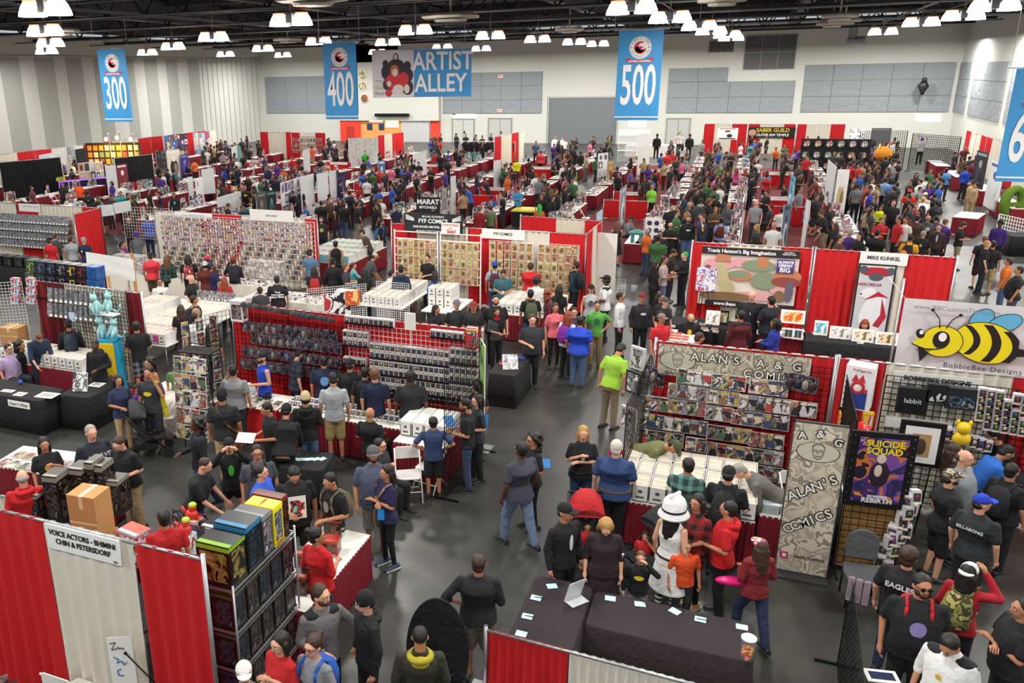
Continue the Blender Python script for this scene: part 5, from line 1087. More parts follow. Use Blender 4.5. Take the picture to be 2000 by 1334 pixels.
def bee(t,ox,oz,s,y=-.07):
    """body drawn in unit space: head centre at 0,0"""
    X=lambda x,z:(ox+x*s,oz+z*s); mb=MB(); D=lambda x,z,rx,rz,yy,m,r=0: disc(mb,*X(x,z),rx*s,rz*s,yy,m,r)
    D(.43,.34,.155,.115,y+.003,1,.9); D(.43,.34,.145,.105,y,2,.9); D(.68,.31,.19,.115,y-.001,1,.45); D(.68,.31,.18,.105,y-.003,2,.45)
    poly(mb,[X(.85,0),X(1.07,-.03),X(.98,-.06),X(.8,-.1)],y,1); poly(mb,[X(.84,0),X(1.1,-.08),X(.84,-.12)],y-.002,1)
    D(.52,.03,.36,.27,y-.004,1,-.25); D(.52,.03,.35,.26,y-.006,0,-.25)
    for cx,w in ((.3,.075),(.5,.1),(.72,.09)):       # bands follow the round body
        pts=[]
        for i in range(13):
            u=-1+2*i/12; e=.26*(1-((cx-.52)/.36)**2)**.5; pts.append((cx-.02*u+.09*(1-u*u)*1.2-.02,u*e*.94+.03-(cx-.48)*.12))
        pts2=[(x+w,z) for x,z in pts[::-1]]; 
        if cx>.7: pts2=[(min(x,.87),z) for x,z in pts2]
        poly(mb,[X(x,z) for x,z in pts+pts2],y-.008,1)
    D(.05,.0,.235,.215,y-.010,1); D(.05,.0,.225,.205,y-.012,0); poly(mb,[X(-.14,.1),X(-.28,-.06),X(-.12,-.11),X(.05,-.1),X(.1,.1)],y-.013,0)
    poly(mb,[X(-.2,-.11),X(-.155,-.31),X(-.04,-.12)],y-.012,1)
    D(-.2,.08,.05,.065,y-.014,1,.3); D(-.19,.1,.025,.03,y-.016,3); D(.04,.02,.095,.12,y-.015,1); D(.05,.06,.045,.06,y-.017,3)
    link('bee_drawing',mb.mesh('bee_drawing',[yel,bkk,lb,wh_]),t)
    P3=lambda x,z:(X(x,z)[0],y-.014,X(x,z)[1])
    link('bee_outline',MB().path([P3(-.28,-.06),P3(-.15,-.12),P3(0,-.11),P3(.08,-.08)],.009*s,4).path([P3(.0,.18),P3(-.02,.3),P3(-.1,.4)],.008*s,4).path([P3(.07,.18),P3(.12,.3),P3(.19,.36)],.008*s,4).ell(P3(-.11,.41),(.022*s,.006,.022*s)).ell(P3(.2,.37),(.022*s,.006,.022*s)).mesh('bee_outline',bkk),t)
gx,gz=pz(.37-.08-.088,.56); bee(t,gx,gz,1.42)
bee(t,*pz(.86,.9),.4,-.08)
gt=mat('#3a3c40',.6)
text('www.BBCustomToys.com',.125,mat('#8a8c90',.6),t,loc=(-k+.82,-.07,-.13)); text('BobbieBee Designs',.135,gt,t,loc=(-k+1.38,-.07,-Hb+.14),space=1.15)
link('grommet',MB().path([(-k,0,0),(-k-.3,.1,.35)],.008,4).mesh('grommet',mat('#e8e8e8',.5)),t)
tag(link('banner_pole',MB().tube((a.x-.05,yb+.1,0),(a.x-.05,yb+.1,a.z+.35),.02).tube((a.x+Wb,yb+.1,0),(a.x+Wb,yb+.1,a.z+.2),.02).mesh('banner_pole',STEEL)),'steel pipes holding the bee banner','pole')
text_o=thing('booth_sign','white card with black capitals behind the toy grid','sign',(3.0,YV-.1,2.28)); link('card',MB().box(-.6,-.01,-.12,.6,0,.08).mesh('card',PAPER),text_o); text('BOBBIEBEE DESIGNS',.1,gt,text_o,loc=(0,-.015,-.02),bold=.004)
# ================= ARTIST BOOTHS BEHIND =================
YT=23.68
drape('red curtain booth with a white strip above the fantasy landscape banner',(-1.3,YT),(1.68,YT),2.44,[(0,.3,'R'),(.3,.75,'W'),(.75,1,'R')])
drape('red curtain booth with a white centre panel carrying a name sign',(1.75,YT),(4.85,YT-.2),2.44,[(0,.33,'R'),(.33,.66,'W'),(.66,1,'R')],('MIKE KUNKEL',.5,1.05,.13))
a=atY(1372,480,YT-.15); b=atY(1563,498,YT-.15); w_=b.x-a.x; 
t=thing('landscape_banner','wide fantasy landscape banner with white lettering on dark strips','banner',((a.x+b.x)/2,YT-.15,a.z))
link('banner_cloth',cloth_panel(w_,1.62,.02,16,10,4).mesh('banner_cloth',mat('#e8d8cc',.6,kind='paper')),t)
pk=mat('#e8a8ae',.6); bei=mat('#c9bb90',.6); grn=mat('#8a9a7c',.6); ora=mat('#c9835c',.6); brn=mat('#8a6a4a',.6); dkr=mat('#9a4a44',.6); sl=mat('#2c2428',.6)
art=MB()
for cx,cz,rx,rz,m in ((-.75,-.45,.4,.16,0),(.2,-1.3,.7,.12,0),(.9,-1.05,.3,.2,0),(-.2,-.4,.3,.12,0),(-.72,-.55,.13,.2,1),(-.62,-.85,.15,.28,1),(-.5,-1.15,.2,.25,1),(-.2,-.75,.3,.15,3),(-.25,-.72,.26,.1,2),(.25,-.45,.42,.16,2),(.45,-.85,.36,.24,2),(.35,-.35,.14,.18,3),(1.0,-.7,.34,.2,3),(.98,-.85,.36,.14,5),(-1.05,-.8,.14,.3,5),(-.5,-1.35,.7,.12,4),(.85,-1.25,.14,.16,4),(1.08,-1.1,.1,.3,6)): disc(art,cx*w_/2.5,cz,rx,rz,-.03-.001*len(art.f),m)
poly(art,[(-.88*w_/2.5,-.38),(-.82*w_/2.5,-.18),(-.5,-.2),(-.44,-.38)],-.055,3)
link('landscape_print',art.mesh('landscape_print',[pk,bei,grn,ora,brn,dkr,mat('#6a6478',.6)]),t)
link('dark_strip',MB().box(-w_/2,-.045,-.2,w_/2,-.03,.0).box(-w_/2+.2,-.045,-1.64,w_/2,-.03,-1.48).mesh('dark_strip',sl),t)
text("Travis Hanson's Big Imagination",.14,white,t,loc=(-.22,-.055,-.1),bold=.004,sx=.95); text('ASK FOR A\nFREE BUTTON',.05,white,t,loc=(.95,-.055,-.08),bold=.001); text('www.Bean',.13,white,t,loc=(-.5,-.055,-1.56),bold=.004)
link('slogan_box',MB().box(.68,-.07,-.6,1.1,-.06,-.24).mesh('slogan_box',mat('#4a3a8a',.6)),t)
for s,z,q in (('ALWAYS',-.31,.095),('DREAM',-.4,.1),('BIG',-.52,.17)): text(s,q,white,t,loc=(.89,-.075,z),bold=.005)
p=at(1403,600,1.0); t=thing('easel','black tripod easel holding a tilted white print of badges','easel',(-.85,22.9,0),.25)
link('tripod',MB().tube((-.3,-.1,0),(0,0,1.75),.01).tube((.3,-.1,0),(0,0,1.75),.01).tube((0,.4,0),(0,0,1.75),.01).box(-.25,-.12,1.28,.25,-.05,1.3).mesh('tripod',WIREB),t)
link('print',MB().box(-.25,-.1,1.3,.25,-.08,1.95).mesh('print',mat('#eeeeee',.6,kind='art',cols=('#f0eef2','#f0eef2','#8a7ac0','#f0eef2','#c04a6a','#f0eef2'),scale=6,rnd=0)),t)
cloth_table('black table of prints in the landscape banner booth',-.75,21.7,1.9,.75,0,BLK); table('maroon skirted end table of the landscape banner booth',1.05,21.5,1.1,.75,0,WPL,MAR)
cloth_table('black table of framed prints in the booth with the name sign',2.6,21.3,2.1,.75,0,BLK)
def stand_print(label,px,py,z,w,h,cols,rz=0,fr=None,y=None):
    q=at(px,py,z); t=thing('framed_print',label,'print',(q.x,y or q.y,z),rz); t.rotation_euler=(-.2,0,rz)
    link('frame',MB().box(-w/2,0,0,w/2,.02,h).mesh('frame',fr or PAPER),t); link('print',MB().box(-w*.38,-.004,h*.16,w*.38,0,h*.84).mesh('print',mat('#888888',.5,kind='art',cols=cols,scale=7,rnd=0)),t); link('strut',MB().box(-.02,.0,0,.02,.12,.01).box(-.02,.1,0,.02,.12,h*.6).mesh('strut',WIREB),t)
stand_print('white mounted print beside the black framed one',1391,634,.76,.34,.36,('#f4f2ee','#f4f2ee','#9a9088','#f4f2ee'))
stand_print('black framed sepia print on the black table',1412,634,.76,.24,.36,('#a89a78','#6a6048','#c8bc94','#3a342a'),0,WIREB)
stand_print('orange sunset print in a white frame',1547,632,.8,.56,.34,('#f0a030','#e05a20','#f0d080','#c8c0b0'))
stand_print('grey beast sketch in a white frame',1640,662,.76,.46,.3,('#e8e4e0','#e8e4e0','#8a8480','#e8e4e0'))
stand_print('tan beast sketch in a white frame between two others',1684,668,.76,.46,.3,('#e4d8bc','#e4d8bc','#7a6650','#e4d8bc'))
stand_print('tan sketch in a white frame beside the bee banner',1731,674,.76,.46,.3,('#e0d0a8','#e0d0a8','#6a5840','#e0d0a8'))
stand_print('light blue twin books standing on the black table',1602,655,.76,.3,.36,('#58b0d0','#58b0d0','#f0f0f0','#4aa0c8'))
t=thing('print_rack','small white wire rack of framed dark prints','rack',at(1548,660,.76)); mb=MB()
for i in range(5): mb.box(-.2+.1*i-.004,-.06,0,-.2+.1*i+.004,.06,.24)
link('rack',mb.box(-.21,-.07,0,.21,.07,.02).mesh('rack',WIREW),t); link('print',MB().box(-.18,-.02,.02,-.02,.0,.2).box(.03,-.02,.02,.18,0,.2).mesh('print',mat('#4a5a60',.5)),t)
q=atY(1710,545,YT-.3); poster('hero_banner','tall grey and white banner with a red caped white beast','banner',(q.x,YT-.35,.25),.84,1.95,0,mat('#d0d0d6',.6,kind='paper'),0,mat('#1c1c20',.6),.02)
hb=[o for o in COL.objects if o.name.startswith('hero_banner')][0]; mb=MB(); D=lambda x,z,rx,rz,y,m,r=0: disc(mb,x,z,rx,rz,y,m,r)
D(0,1.75,.38,.12,-.008,0); D(-.3,1.8,.1,.1,-.009,2); D(.3,1.78,.1,.1,-.009,2); D(0,1.62,.16,.1,-.01,2); D(.02,.75,.24,.5,-.008,1,-.3); D(-.12,1.2,.18,.13,-.01,1,.3); D(-.22,1.14,.1,.06,-.011,1); D(-.28,1.16,.03,.025,-.012,2); D(.12,.3,.12,.28,-.009,1)
poly(mb,[(-.2,1.0),(.1,1.25),(.35,1.1),(.1,1.12)],-.013,0); poly(mb,[(.2,1.1),(.36,.6),(.22,.3),(.08,.35),(.22,.65)],-.012,0)
link('beast_print',mb.mesh('beast_print',[mat('#b8243a',.6),mat('#eeeef2',.6),mat('#55585f',.6)]),hb); text('HEROBEAR',.11,mat('#a82038',.6),hb,loc=(-.12,-.012,1.42))
for i,(px,py,l) in enumerate(((1506,618,'white folding chair behind the orange print'),(1560,615,'white folding chair beside the curtain pole'),(1607,640,'white folding chair draped with red cloth'))): folding_chair(l,at(px,py,.0).xy.to_3d()+V((0,-1.2 if 0 else 0,0)),PI*.0)
rnd=random.Random(21)
for i in range(34): put(me_comic,'art_print','small art print or card lying on the artists tables','print',(rnd.uniform(-1.6,3.4),rnd.uniform(21.1,21.9),.757+.0004*i),'prints lying on the two artists tables',-PI/2,rnd.uniform(-.2,.2),.8)
table('skirted table corner with red boxes behind the capped vendors',-1.2,20.2,.7,1.3,0,WPL,BLK)
for i in range(8): tag(link('card_tray',MB().box(-.09,-.06,0,.09,.06,.08,0).box(-.07,-.045,.08,.07,.045,.1,1).mesh('card_tray',[mat('#e4e0da',.6),mat('#c8443c',.6)]),None,(-1.4+.17*(i%3),19.8+.22*(i//3),.757)),'small card tray with red cards on the vendors table','tray','card trays on the vendors table')
# ================= FIGURE BOX WALL =================
YF_=14.1
drape('long red curtain behind the wall of window figure boxes',(-9.95,YF_+.1),(-4.32,YF_-.05),2.42,[(0,1,'R')])
for i in range(4): gridwall('wire grid panel carrying toy rows, part of the long figure wall',(-9.85+1.37*i,YF_-.05),(-8.5+1.37*i,YF_-.08),.7,2.3,WIREB if i<2 else WIREW,.1,group='wire grids of the long figure wall')
gridwall('tall black wire grid closing the aisle end of the figure wall',(-4.3,11.9),(-4.26,14.0),.02,2.45,WIREB,.1)
poster('green_banner','narrow green and black banner behind the end grid of the figure wall','banner',(-4.18,13.6,.9),.5,1.45,-1.1,mat('#4a8a3a',.5,kind='art',cols=('#20301c','#5aa040','#8ac060','#15180f'),scale=3,rnd=0))
GF='window figure boxes on the long wall'; LF='small window figure box with a pale price tag on the long wall'
FR=[(674,606,770,632,8,1),(841,632,907,658,5,1),(670,640,720,650,5,2),(722,650,879,702,15,2),(880,668,934,690,6,2),(672,690,716,704,4,1),(722,682,879,734,15,2),(878,706,934,726,6,2),(735,716,934,768,19,2),(756,742,934,790,17,1)]
for x0_,y0_,x1_,y1_,n,st_ in FR:
    a=atY(x0_,y0_,YF_-.2); b=atY(x1_,y1_,YF_-.2); zt=(a.z+b.z)/2; n=max(2,round((b.x-a.x)/.108))
    for i in range(n):
        for s_ in range(st_): put(me_fig,'figure_box',LF,'toy box',(lerp(a.x,b.x,(i+.5)/n),YF_-.2,zt-.165*(s_+1)),GF)
    ledge('thin shelf rail under a run of figure boxes on the long wall',a.x,b.x,YF_-.18,zt-.165*st_,WIREB,'shelf rails of the long figure wall')
table('red skirted sales table under the figure boxes',-6.3,13.2,3.6,.75,0,WPL,MAR); table('red skirted sales table at the blister pack end',-8.9,13.2,1.5,.75,0,WPL,RED)
for i in range(30):
    for j in range(2): put(me_fig,'figure_box','window figure box lying tilted on the red sales table','toy box',(-7.95+.115*i,13.0+.25*j,.76),'figure boxes on the red sales table',-.9,0)
for i in range(17): q=atY(476+i*10.6,596+i*1.9,YF_-.3); put(me_hat,'baseball_cap','dark cap hanging in a row along the top of the figure wall','cap',(q.x,q.y,q.z-.02),'caps along the top of the figure wall',-.3,rnd.uniform(-.3,.3),.9)
for x0_,y0_,x1_,y1_,n in ((472,622,660,650,13),(488,648,668,672,13),(472,672,668,700,14),(468,700,668,722,14)): row(me_pack,'carded_figure','dark blister pack hanging on the figure wall','toy','blister packs on the figure wall',YF_-.22,x0_,y0_,x1_,y1_,n,0,0,1.05)
for i in range(18): put(me_comic,'dvd_case','flat coloured case lying on the blister pack table','case',(-9.6+.22*(i%7),12.95+.24*(i//7),.757+.002*i),'flat cases on the blister pack table',-PI/2,.1,.9)
q=atY(808,625,YF_-.3); poster('price_notice','white notice sheet above the figure boxes','sign',(q.x-.1,YF_-.25,2.35),.22,.34,0,PAPER)
figbox('white doll box standing on the corner of the blister rack',atY(466,600,YF_-.2).x,YF_-.2,2.15,.3,.2,.45,'#e8e4e4',('#5a4a4a','#8a7a7a','#3a3030','#c0b4b0'),'#d0c8c4')
figbox('red and blue box at the aisle end of the figure wall top',atY(922,620,YF_-.2).x,YF_-.2,2.1,.2,.14,.42,'#b83028',('#d04030','#3050a0','#e8d040','#a02820'),'#e0d0c0')
# tall side rack at the far end
t=gridwall('tall wire rack of framed packs at the far end of the figure wall',(-10.35,13.2),(-9.95,14.1),.4,2.3,WIREB,.1)
for r_ in range(6):
    for c__ in range(3): put(me_comic,'comic_book','framed magazine on the tall rack at the far end of the figure wall','comic',(-10.4+.13*c__,13.15+.3*c__,2.25-.3*r_),'magazines on the tall far rack',0,1.1,1.02)
# spinner rack near the middle
t=thing('comic_spinner','tall leaning wire rack with four by four magazines','rack',(-9.5,12.05,0),.05)
link('wire_frame',MB().path([(-.38,.1,0),(-.34,.1,2.0),(.34,.1,2.0),(.38,.1,0)],.012).path([(-.38,.6,0),(-.34,.5,2.05),(.34,.5,2.05),(.38,.6,0)],.012).box(-.36,.1,1.98,.36,.5,2.0).mesh('wire_frame',WIREB),t)
for r_ in range(5):
    tag(link('display_ledge',MB().box(-.37,0,0,.37,.07,.012).mesh('display_ledge',STEEL),None,(-9.5,12.0-.03*r_,1.66-.34*r_),.05),'steel shelf lip on the leaning magazine rack','shelf','shelf lips of the leaning magazine rack')
    for c__ in range(4): put(me_comic,'comic_book','magazine on the leaning wire rack behind the white chair','comic',(-9.5-.27+.18*c__,12.03-.03*r_,1.95-.34*r_),'magazines on the leaning wire rack',-.12,.05,1.12)
# white cloth box table with stacked white boxes
table('red skirted table under white storage boxes beside the aisle',-4.95,12.95,.95,1.3,0,WPL,MAR,.75)
for i in range(4): t=thing('comic_box','closed white storage box on the aisle end table','box',(-5.3+.235*i,12.95,.76),0,'closed boxes on the aisle end table'); link('box_body',me_lb[0],t); link('box_lid',me_boxlid,t)
folding_chair('white folding chair open beside the white storage boxes',at(788,985,0)+V((0,.25,0)),.5,group=None); folding_chair('white folding chair behind the boy in blue',at(835,960,0)+V((0,.1,0)),-.2)
cloth_table('round black cloth table beside the hooded man',-6.55,11.15,.8,.7,.2,BLK,.72)
for i in range(5): tag(link('paper_sheet',slip,None,(-6.7+.1*i,11.1+.04*i,.725+.001*i),.3*i),'white sheet scattered on the round black table','paper','sheets on the round black table')
cloth_table('black draped table of flyers at the aisle beside the charcoal shirt man',-4.55,16.9,.62,1.3,.0,BLK)
for i,(dx,dy,rz,c) in enumerate(((-.15,.45,.2,'#b82a2a'),(-.05,.25,.4,'#d8d8dc'),(.1,.5,0,'#2a3a7a'),(-.1,.0,.3,'#c8303a'))): tag(link('booklet',MB().box(-.13,-.09,0,.13,.09,.02).mesh('booklet',mat(c,.5)),None,(-4.55+dx,16.9+dy,.757),rz),['red booklet at the far end of the flyer table','pale booklet second on the flyer table','navy booklet at the far edge of the flyer table','red booklet in the middle of the flyer table'][i],'booklet')
poster('slanted_display','white slanted card display of photos on the flyer table','display',(-4.45,16.6,.76),.34,.34,.4,mat('#cccccc',.5,kind='art',cols=('#e8e8ea','#b0a8b0','#e8e8ea','#8a8a90'),scale=10,rnd=0),-.5)
# ================= SIGNING AND GAME BOOTHS ON THE FAR SIDE =================
cloth_table('black cloth table of the sketching man with a name card',-14.3,11.9,2.6,.75,0,BLK); cloth_table('black cloth side table with a portrait drawing',-12.6,12.6,.75,1.2,.1,BLK)
t=thing('name_card','white name card taped to the black cloth table','sign',(-13.55,11.5,.62)); link('card',MB().box(-.3,-.01,-.07,.3,0,.07).mesh('card',PAPER),t); text('Dean V. White',.08,mat('#5a5a60',.7),t,loc=(0,-.015,0))
for i,(x,y,w,h,l) in enumerate(((-14.1,11.75,.3,.14,'small white name plate lying on the black table'),(-13.7,11.7,.24,.2,'white sheet beside the name plate'),(-13.1,11.85,.44,.3,'large pencil drawing under the hands of the sketching man'),(-12.55,12.7,.3,.25,'white flyer on the black side table'))): tag(link('paper_sheet',MB().box(-w/2,-h/2,0,w/2,h/2,.004).box(-w*.35,-h*.3,.004,w*.35,h*.3,.005,1).mesh('paper_sheet',[PAPER,mat('#a8a29c',.7)]),None,(x,y,.755),.1),l,'paper')
poster('portrait_drawing','grey portrait drawing propped on the black side table','drawing',(-12.6,12.25,.76),.32,.4,.3,mat('#b8b8b8',.5,kind='art',cols=('#e8e8e8','#6a6a6c','#e0e0e0','#3a3a3c'),scale=6,rnd=0),-.35)
tag(link('glass_globe',MB().ell((0,0,.05),(.05,.05,.05)).mesh('glass_globe',mat('#3a5ab0',.1)),None,(-14.15,12.15,.755)),'small blue glass globe on the black table','ornament')
# comic boxes table at the clear bag grid
gridwall('black wire grid of hanging clear bags behind the comic boxes',(-15.5,14.5),(-12.85,14.3),.6,2.35,WIREB,.1,r=.005); drape('maroon and white curtain behind the clear bag grid',(-16.2,14.8),(-12.7,14.6),2.3,[(0,.3,'M'),(.3,.86,'W'),(.86,1,'M')])
for j,(y0_,y1_) in enumerate(((558,583),(588,604))): row(me_foil,'bagged_print','clear bagged print in a tilted row on the wire grid','print','clear bagged prints on the wire grid',14.25,94,y0_,212,y0_+19,12,-.15,0,1.0)
table('maroon skirted table of comic boxes under the clear bags',-14.7,13.6,2.7,.78,0,WPL,MAR); long_boxes('open white comic box under the clear bag grid',-15.95,-13.45,13.6,.76,11,'open comic boxes under the clear bags')
q=atY(140,612,14.2); poster('price_tag','small blue and white price tag hanging on the wire grid','sign',(q.x,14.2,q.z-.2),.16,.22,.2,mat('#c8d8ec',.5))
# stacked patterned boxes: the blue coolers and dark lunch boxes
for i in range(7):
    px=60+i*20
    for j in range(2):
        q=atY(px,508+i*2.2+j*25,14.9); c=['#3a4a3a','#28303a','#14161c','#181a20','#1c1a1e','#201c20','#2a5a9a'][i]
        w_=[('#3a4a3a','#8aa83a'),('#1c2028','#5a6a8a'),('#14161c','#4a6aa0'),('#181a20','#8a8a94'),('#1c1a1e','#d8c040'),('#201c20','#a03030'),('#2a5a9a','#1c3a6a')][i]
        figbox('%s printed tin box in the %s course above the clear bag grid'%(['camouflage green','slate grey','blue figure','pale emblem','yellow sign','red figure','bright blue'][i],['upper','lower'][j]),q.x,q.y+.1,q.z-.3,.3,.3,.3,c,(c,w_[1],c,w_[0]),c)
tag(link('tin_shelf',MB().box(atY(50,540,14.9).x,14.75,1.85,atY(200,560,14.9).x,15.2,1.88).tube((-16.4,15,0),(-16.4,15,1.85),.02).tube((-13.6,15,0),(-13.6,15,1.85),.02).mesh('tin_shelf',WIREB)),'black shelf carrying the printed tin boxes','shelf')
for i in range(4): cbox('brown carton %s behind the backpack man'%['at the base of the pile','second in the pile','third in the pile','open on top of the pile'][i],0,0,.33*i,.5,.4,.325,None,.05*i,p=V((-16.3,14.05,0)))
gridwall('white wire grid at the picture edge beside the brown cartons',(-17.6,13.9),(-16.4,14.6),.3,2.3,WIREW,.08)
for i in range(6): q=atY(30+(i%2)*30,545+(i//2)*18,14.3); figbox('small red white blue box on the edge rack, number of its column varies',q.x,q.y,q.z-.15,.22,.12,.18,'#d8dce0',('#c83a34','#e8ecf0','#4a7ac0','#a8c0d8'),'#c03a34')['group']='small boxes on the edge rack'
# gumball style machine and blue cats
t=thing('vending_machine','tall yellow and blue toy vending machine beside the maroon table','vending machine',V((-13.08,13.8,0)),.25)
link('cabinet',MB().box(-.18,-.22,.08,.18,.22,1.35).mesh('cabinet',mat('#e8c01c',.35)),t); link('blue_edge',MB().box(-.21,-.18,.04,-.175,.18,1.4).box(.175,-.18,.04,.21,.18,1.4).box(-.21,-.18,1.35,.21,.18,1.42).mesh('blue_edge',mat('#2aa0c8',.35)),t)
link('round_window',MB().tube((0,-.225,.95),(0,-.175,.95),.12,n=20).tube((0,-.225,.5),(0,-.175,.5),.12,n=20).mesh('round_window',mat('#6a4a2a',.15,kind='art',cols=('#8a5a2a','#e8e0c0','#4a2a20','#c89a4a'),scale=14,rnd=0)),t); link('base',MB().box(-.3,-.28,0,.3,.28,.08).mesh('base',mat('#c8301c',.5)),t)
cb=mat('#9fd4d8',.35)
for i,(dx,dz,tl) in enumerate(((-.14,.55,-.25),(.12,.62,.2),(-.1,.0,-.1),(.16,.02,.25))):
    M=Matrix.Rotation(tl,4,'Y'); mb=MB(); f3=lambda p:tuple(M@V(p))
    mb.ell(f3((0,0,.16)),(.1,.09,.16),12,8).ell(f3((0,-.02,.38)),(.09,.08,.08),12,8).ell(f3((-.06,-.02,.46)),(.025,.02,.035)).ell(f3((.06,-.02,.46)),(.025,.02,.035)).tube(f3((-.05,-.05,.2)),f3((-.06,-.1,.0)),.03,.035).tube(f3((.05,-.05,.2)),f3((.06,-.1,0)),.03,.035)
    mb.path([f3(v) for v in ((.05,.08,.05),(.16,.12,.0),(.24,.1,.1),(.26,.08,.22))] if i%2 else [f3(v) for v in ((-.05,.08,.05),(-.18,.12,0),(-.28,.1,.08),(-.3,.08,.2))],.02,8)
    q=V((-13.08,13.8,0)); tt=tag(link('cat_ornament',mb.mesh('cat_ornament',cb),None,(q.x-.05+dx,q.y,1.44+dz)),['pale blue cat figure leaning out on the upper tier above the yellow machine','pale blue cat figure upright on the upper tier above the yellow machine','pale blue cat figure with a hanging tail on the lower tier','pale blue cat figure turned out on the lower tier'][i],'ornament')
q=V((-13.08,13.8,0)); tag(link('ornament_stand',MB().tube((q.x,q.y+.12,1.42),(q.x,q.y+.12,2.5),.015).box(q.x-.28,q.y-.1,1.98,q.x+.3,q.y+.14,2.0).mesh('ornament_stand',WIREW)),'thin stand with a tray holding the blue cats','stand')
# pink labelled comic boxes
table('folding table of pink labelled comic boxes',-13.55,17.2,1.5,3.6,0,WPL,None,.75); table('second folding table of comic boxes along the window frame',-15.2,17.8,1.2,3.0,0,WPL,None,.75)
for j in range(5):
    for i in range(6):
        t=thing('comic_box','open white comic box on the table with pink price sheets','box',(-14.15+.235*i,15.8+.74*j,.76),0,'open comic boxes by the pink price sheets'); link('box_body',me_lb[0],t); link('comics_inside',me_lc,t)
for i in range(5): tag(link('price_sheet',MB().box(-.07,-.004,-.09,.07,0,.09).mesh('price_sheet',mat('#e04ab0',.6)),None,(-14.1+.24*i,15.43,.9)),'bright pink price sheet on the front of a comic box','sign','pink price sheets')
for j in range(3):
    for i in range(4):
        t=thing('comic_box','open white comic box beside the wooden posts','box',(-15.6+.235*i,16.8+.74*j,.76),0,'open comic boxes beside the wooden posts'); link('box_body',me_lb[0],t); link('comics_inside',me_lc,t)
for i in range(7): put(me_foil,'bagged_print','divider or cardboard sleeve standing among the comic boxes','print',(-14.3+.22*i,18.6,1.3),'cardboard dividers among the comic boxes',-.25,0,.8)
t=thing('wooden_sign_frame','white sheet stretched between two raw wooden posts','sign frame',(-16.1,17.6,0),-.2)
link('post',MB().box(.7,0,0,.78,.05,2.5).mesh('post',mat('#b8834a',.8)),t); link('post',MB().box(-.45,0,0,-.38,.05,2.3).mesh('post',mat('#c9a06a',.8)),t); link('sheet',cloth_panel(2.1,.62,.02,12,6,8).mesh('sheet',mat('#e8e6e2',.7)),t).location=(-.2,-.03,2.35)
cloth_table('low counter with papers behind the bat emblem shirt man',-10.85,12.9,.9,1.2,0,mat('#d8d4cc',.8,kind='cloth')); folding_chair('white folding chair beside the double stroller',at(330,850,0),-1.1)
# ================= CARD WALL =================
YC=24.1
drape('red and white curtain behind the wall of carded toys',(-19.9,YC),(-13.2,YC),2.44,[(0,.3,'W'),(.3,.55,'R'),(.55,.93,'W'),(.93,1,'R')],('~',.26,1.6,.11)); t=thing('name_sign','white name sign over the far end of the carded toy wall','sign',(-14.9,YC-.1,2.4)); link('card',MB().box(-.85,-.02,-.08,.85,0,.3).mesh('card',PAPER),t); link('faint_marks',MB().box(-.2,-.025,.08,-.04,-.02,.13).box(0,-.025,.08,.22,-.02,.13).mesh('faint_marks',mat('#a09c9c',.7)),t)
for i in range(5): gridwall('white slat panel holding carded toys',(-19.6+1.27*i,YC-.08),(-18.35+1.27*i,YC-.08),.3,2.35,WIREW,.16,group='white panels of the carded toy wall',r=.006,name='slat_panel')
n=0; rest=MB()
for r_ in range(11):
    for c__ in range(56):
        x=-19.55+.112*c__; z=2.3-.185*r_
        if (r_*56+c__*5)%17==0: continue
        if n<292: put(me_toy,'carded_toy','tiny carded toy with a price tag hanging on the white wall','toy',(x,YC-.12,z),'carded toys on the white wall'); n+=1
        else: rest.box(x-.045,YC-.12,z-.13,x+.045,YC-.115,z,(c__*7+r_*3)%4).box(x-.028,YC-.13,z-.11,x+.028,YC-.12,z-.05,(c__+r_)%4).box(x-.03,YC-.124,z-.165,x+.03,YC-.12,z-.135,4)
tag(link('carded_toys',rest.mesh('carded_toys',[mat('#d8d0cc',.5),mat('#8a6a78',.5),mat('#4a4a60',.5),mat('#b89a8a',.5),mat('#f2eebc',.6)])),'mass of tiny carded toys on the lower half of the white wall','toys',None,'stuff')
table('glass topped counter in front of the carded toy wall',-15.9,21.2,5.2,.8,.0,mat('#dcdad4',.15),WHT,.9); table('glass topped counter turning at the carded toy wall',-19.4,22.2,.9,2.0,0,mat('#e4e2de',.15),WHT,.9); table('glass topped counter nearest the man in the white lettered black shirt',-12.2,20.4,2.6,1.1,.0,mat('#dcdad4',.15),WHT,.8); table('low black framed case table behind the figure wall',-10.9,18.4,2.2,.9,0,WPL,BLK,.7)
cards=MB(); rnd=random.Random(2)
for i in range(500): x=rnd.uniform(-18.4,-13.4); y=rnd.uniform(20.85,21.55); cards.box(x-.035,y-.045,.9,x+.035,y+.045,.905,rnd.randrange(4))
for i in range(260): x=rnd.uniform(-13.4,-11.0); y=rnd.uniform(19.9,20.9); cards.box(x-.035,y-.045,.8,x+.035,y+.045,.805,rnd.randrange(4))
for i in range(200): x=rnd.uniform(-19.8,-19.0); y=rnd.uniform(21.3,23.1); cards.box(x-.035,y-.045,.9,x+.035,y+.045,.905,rnd.randrange(4))
tag(link('trading_cards',cards.mesh('trading_cards',[mat('#f2f0ea',.4),mat('#a8a0a4',.4),mat('#d8b8a8',.4),mat('#8a94a8',.4)])),'countless small cards spread on the glass counters','cards',None,'stuff')
for i in range(2): t=thing('toy_case','clear case of small toys standing on the glass counter %s'%['beside the red shirt man','at the far end'][i],'case',((-18.8,21.3,.9),(-13.9,21.9,.9))[i]); link('case',MB().box(-.6,-.2,0,.6,.2,.55).mesh('case',mat('#dddddd',.2,kind='art',cols=('#d8d4d0','#a8a4a4','#8a8484','#c4bcb4'),scale=9,rnd=1,spin=.02)),t)
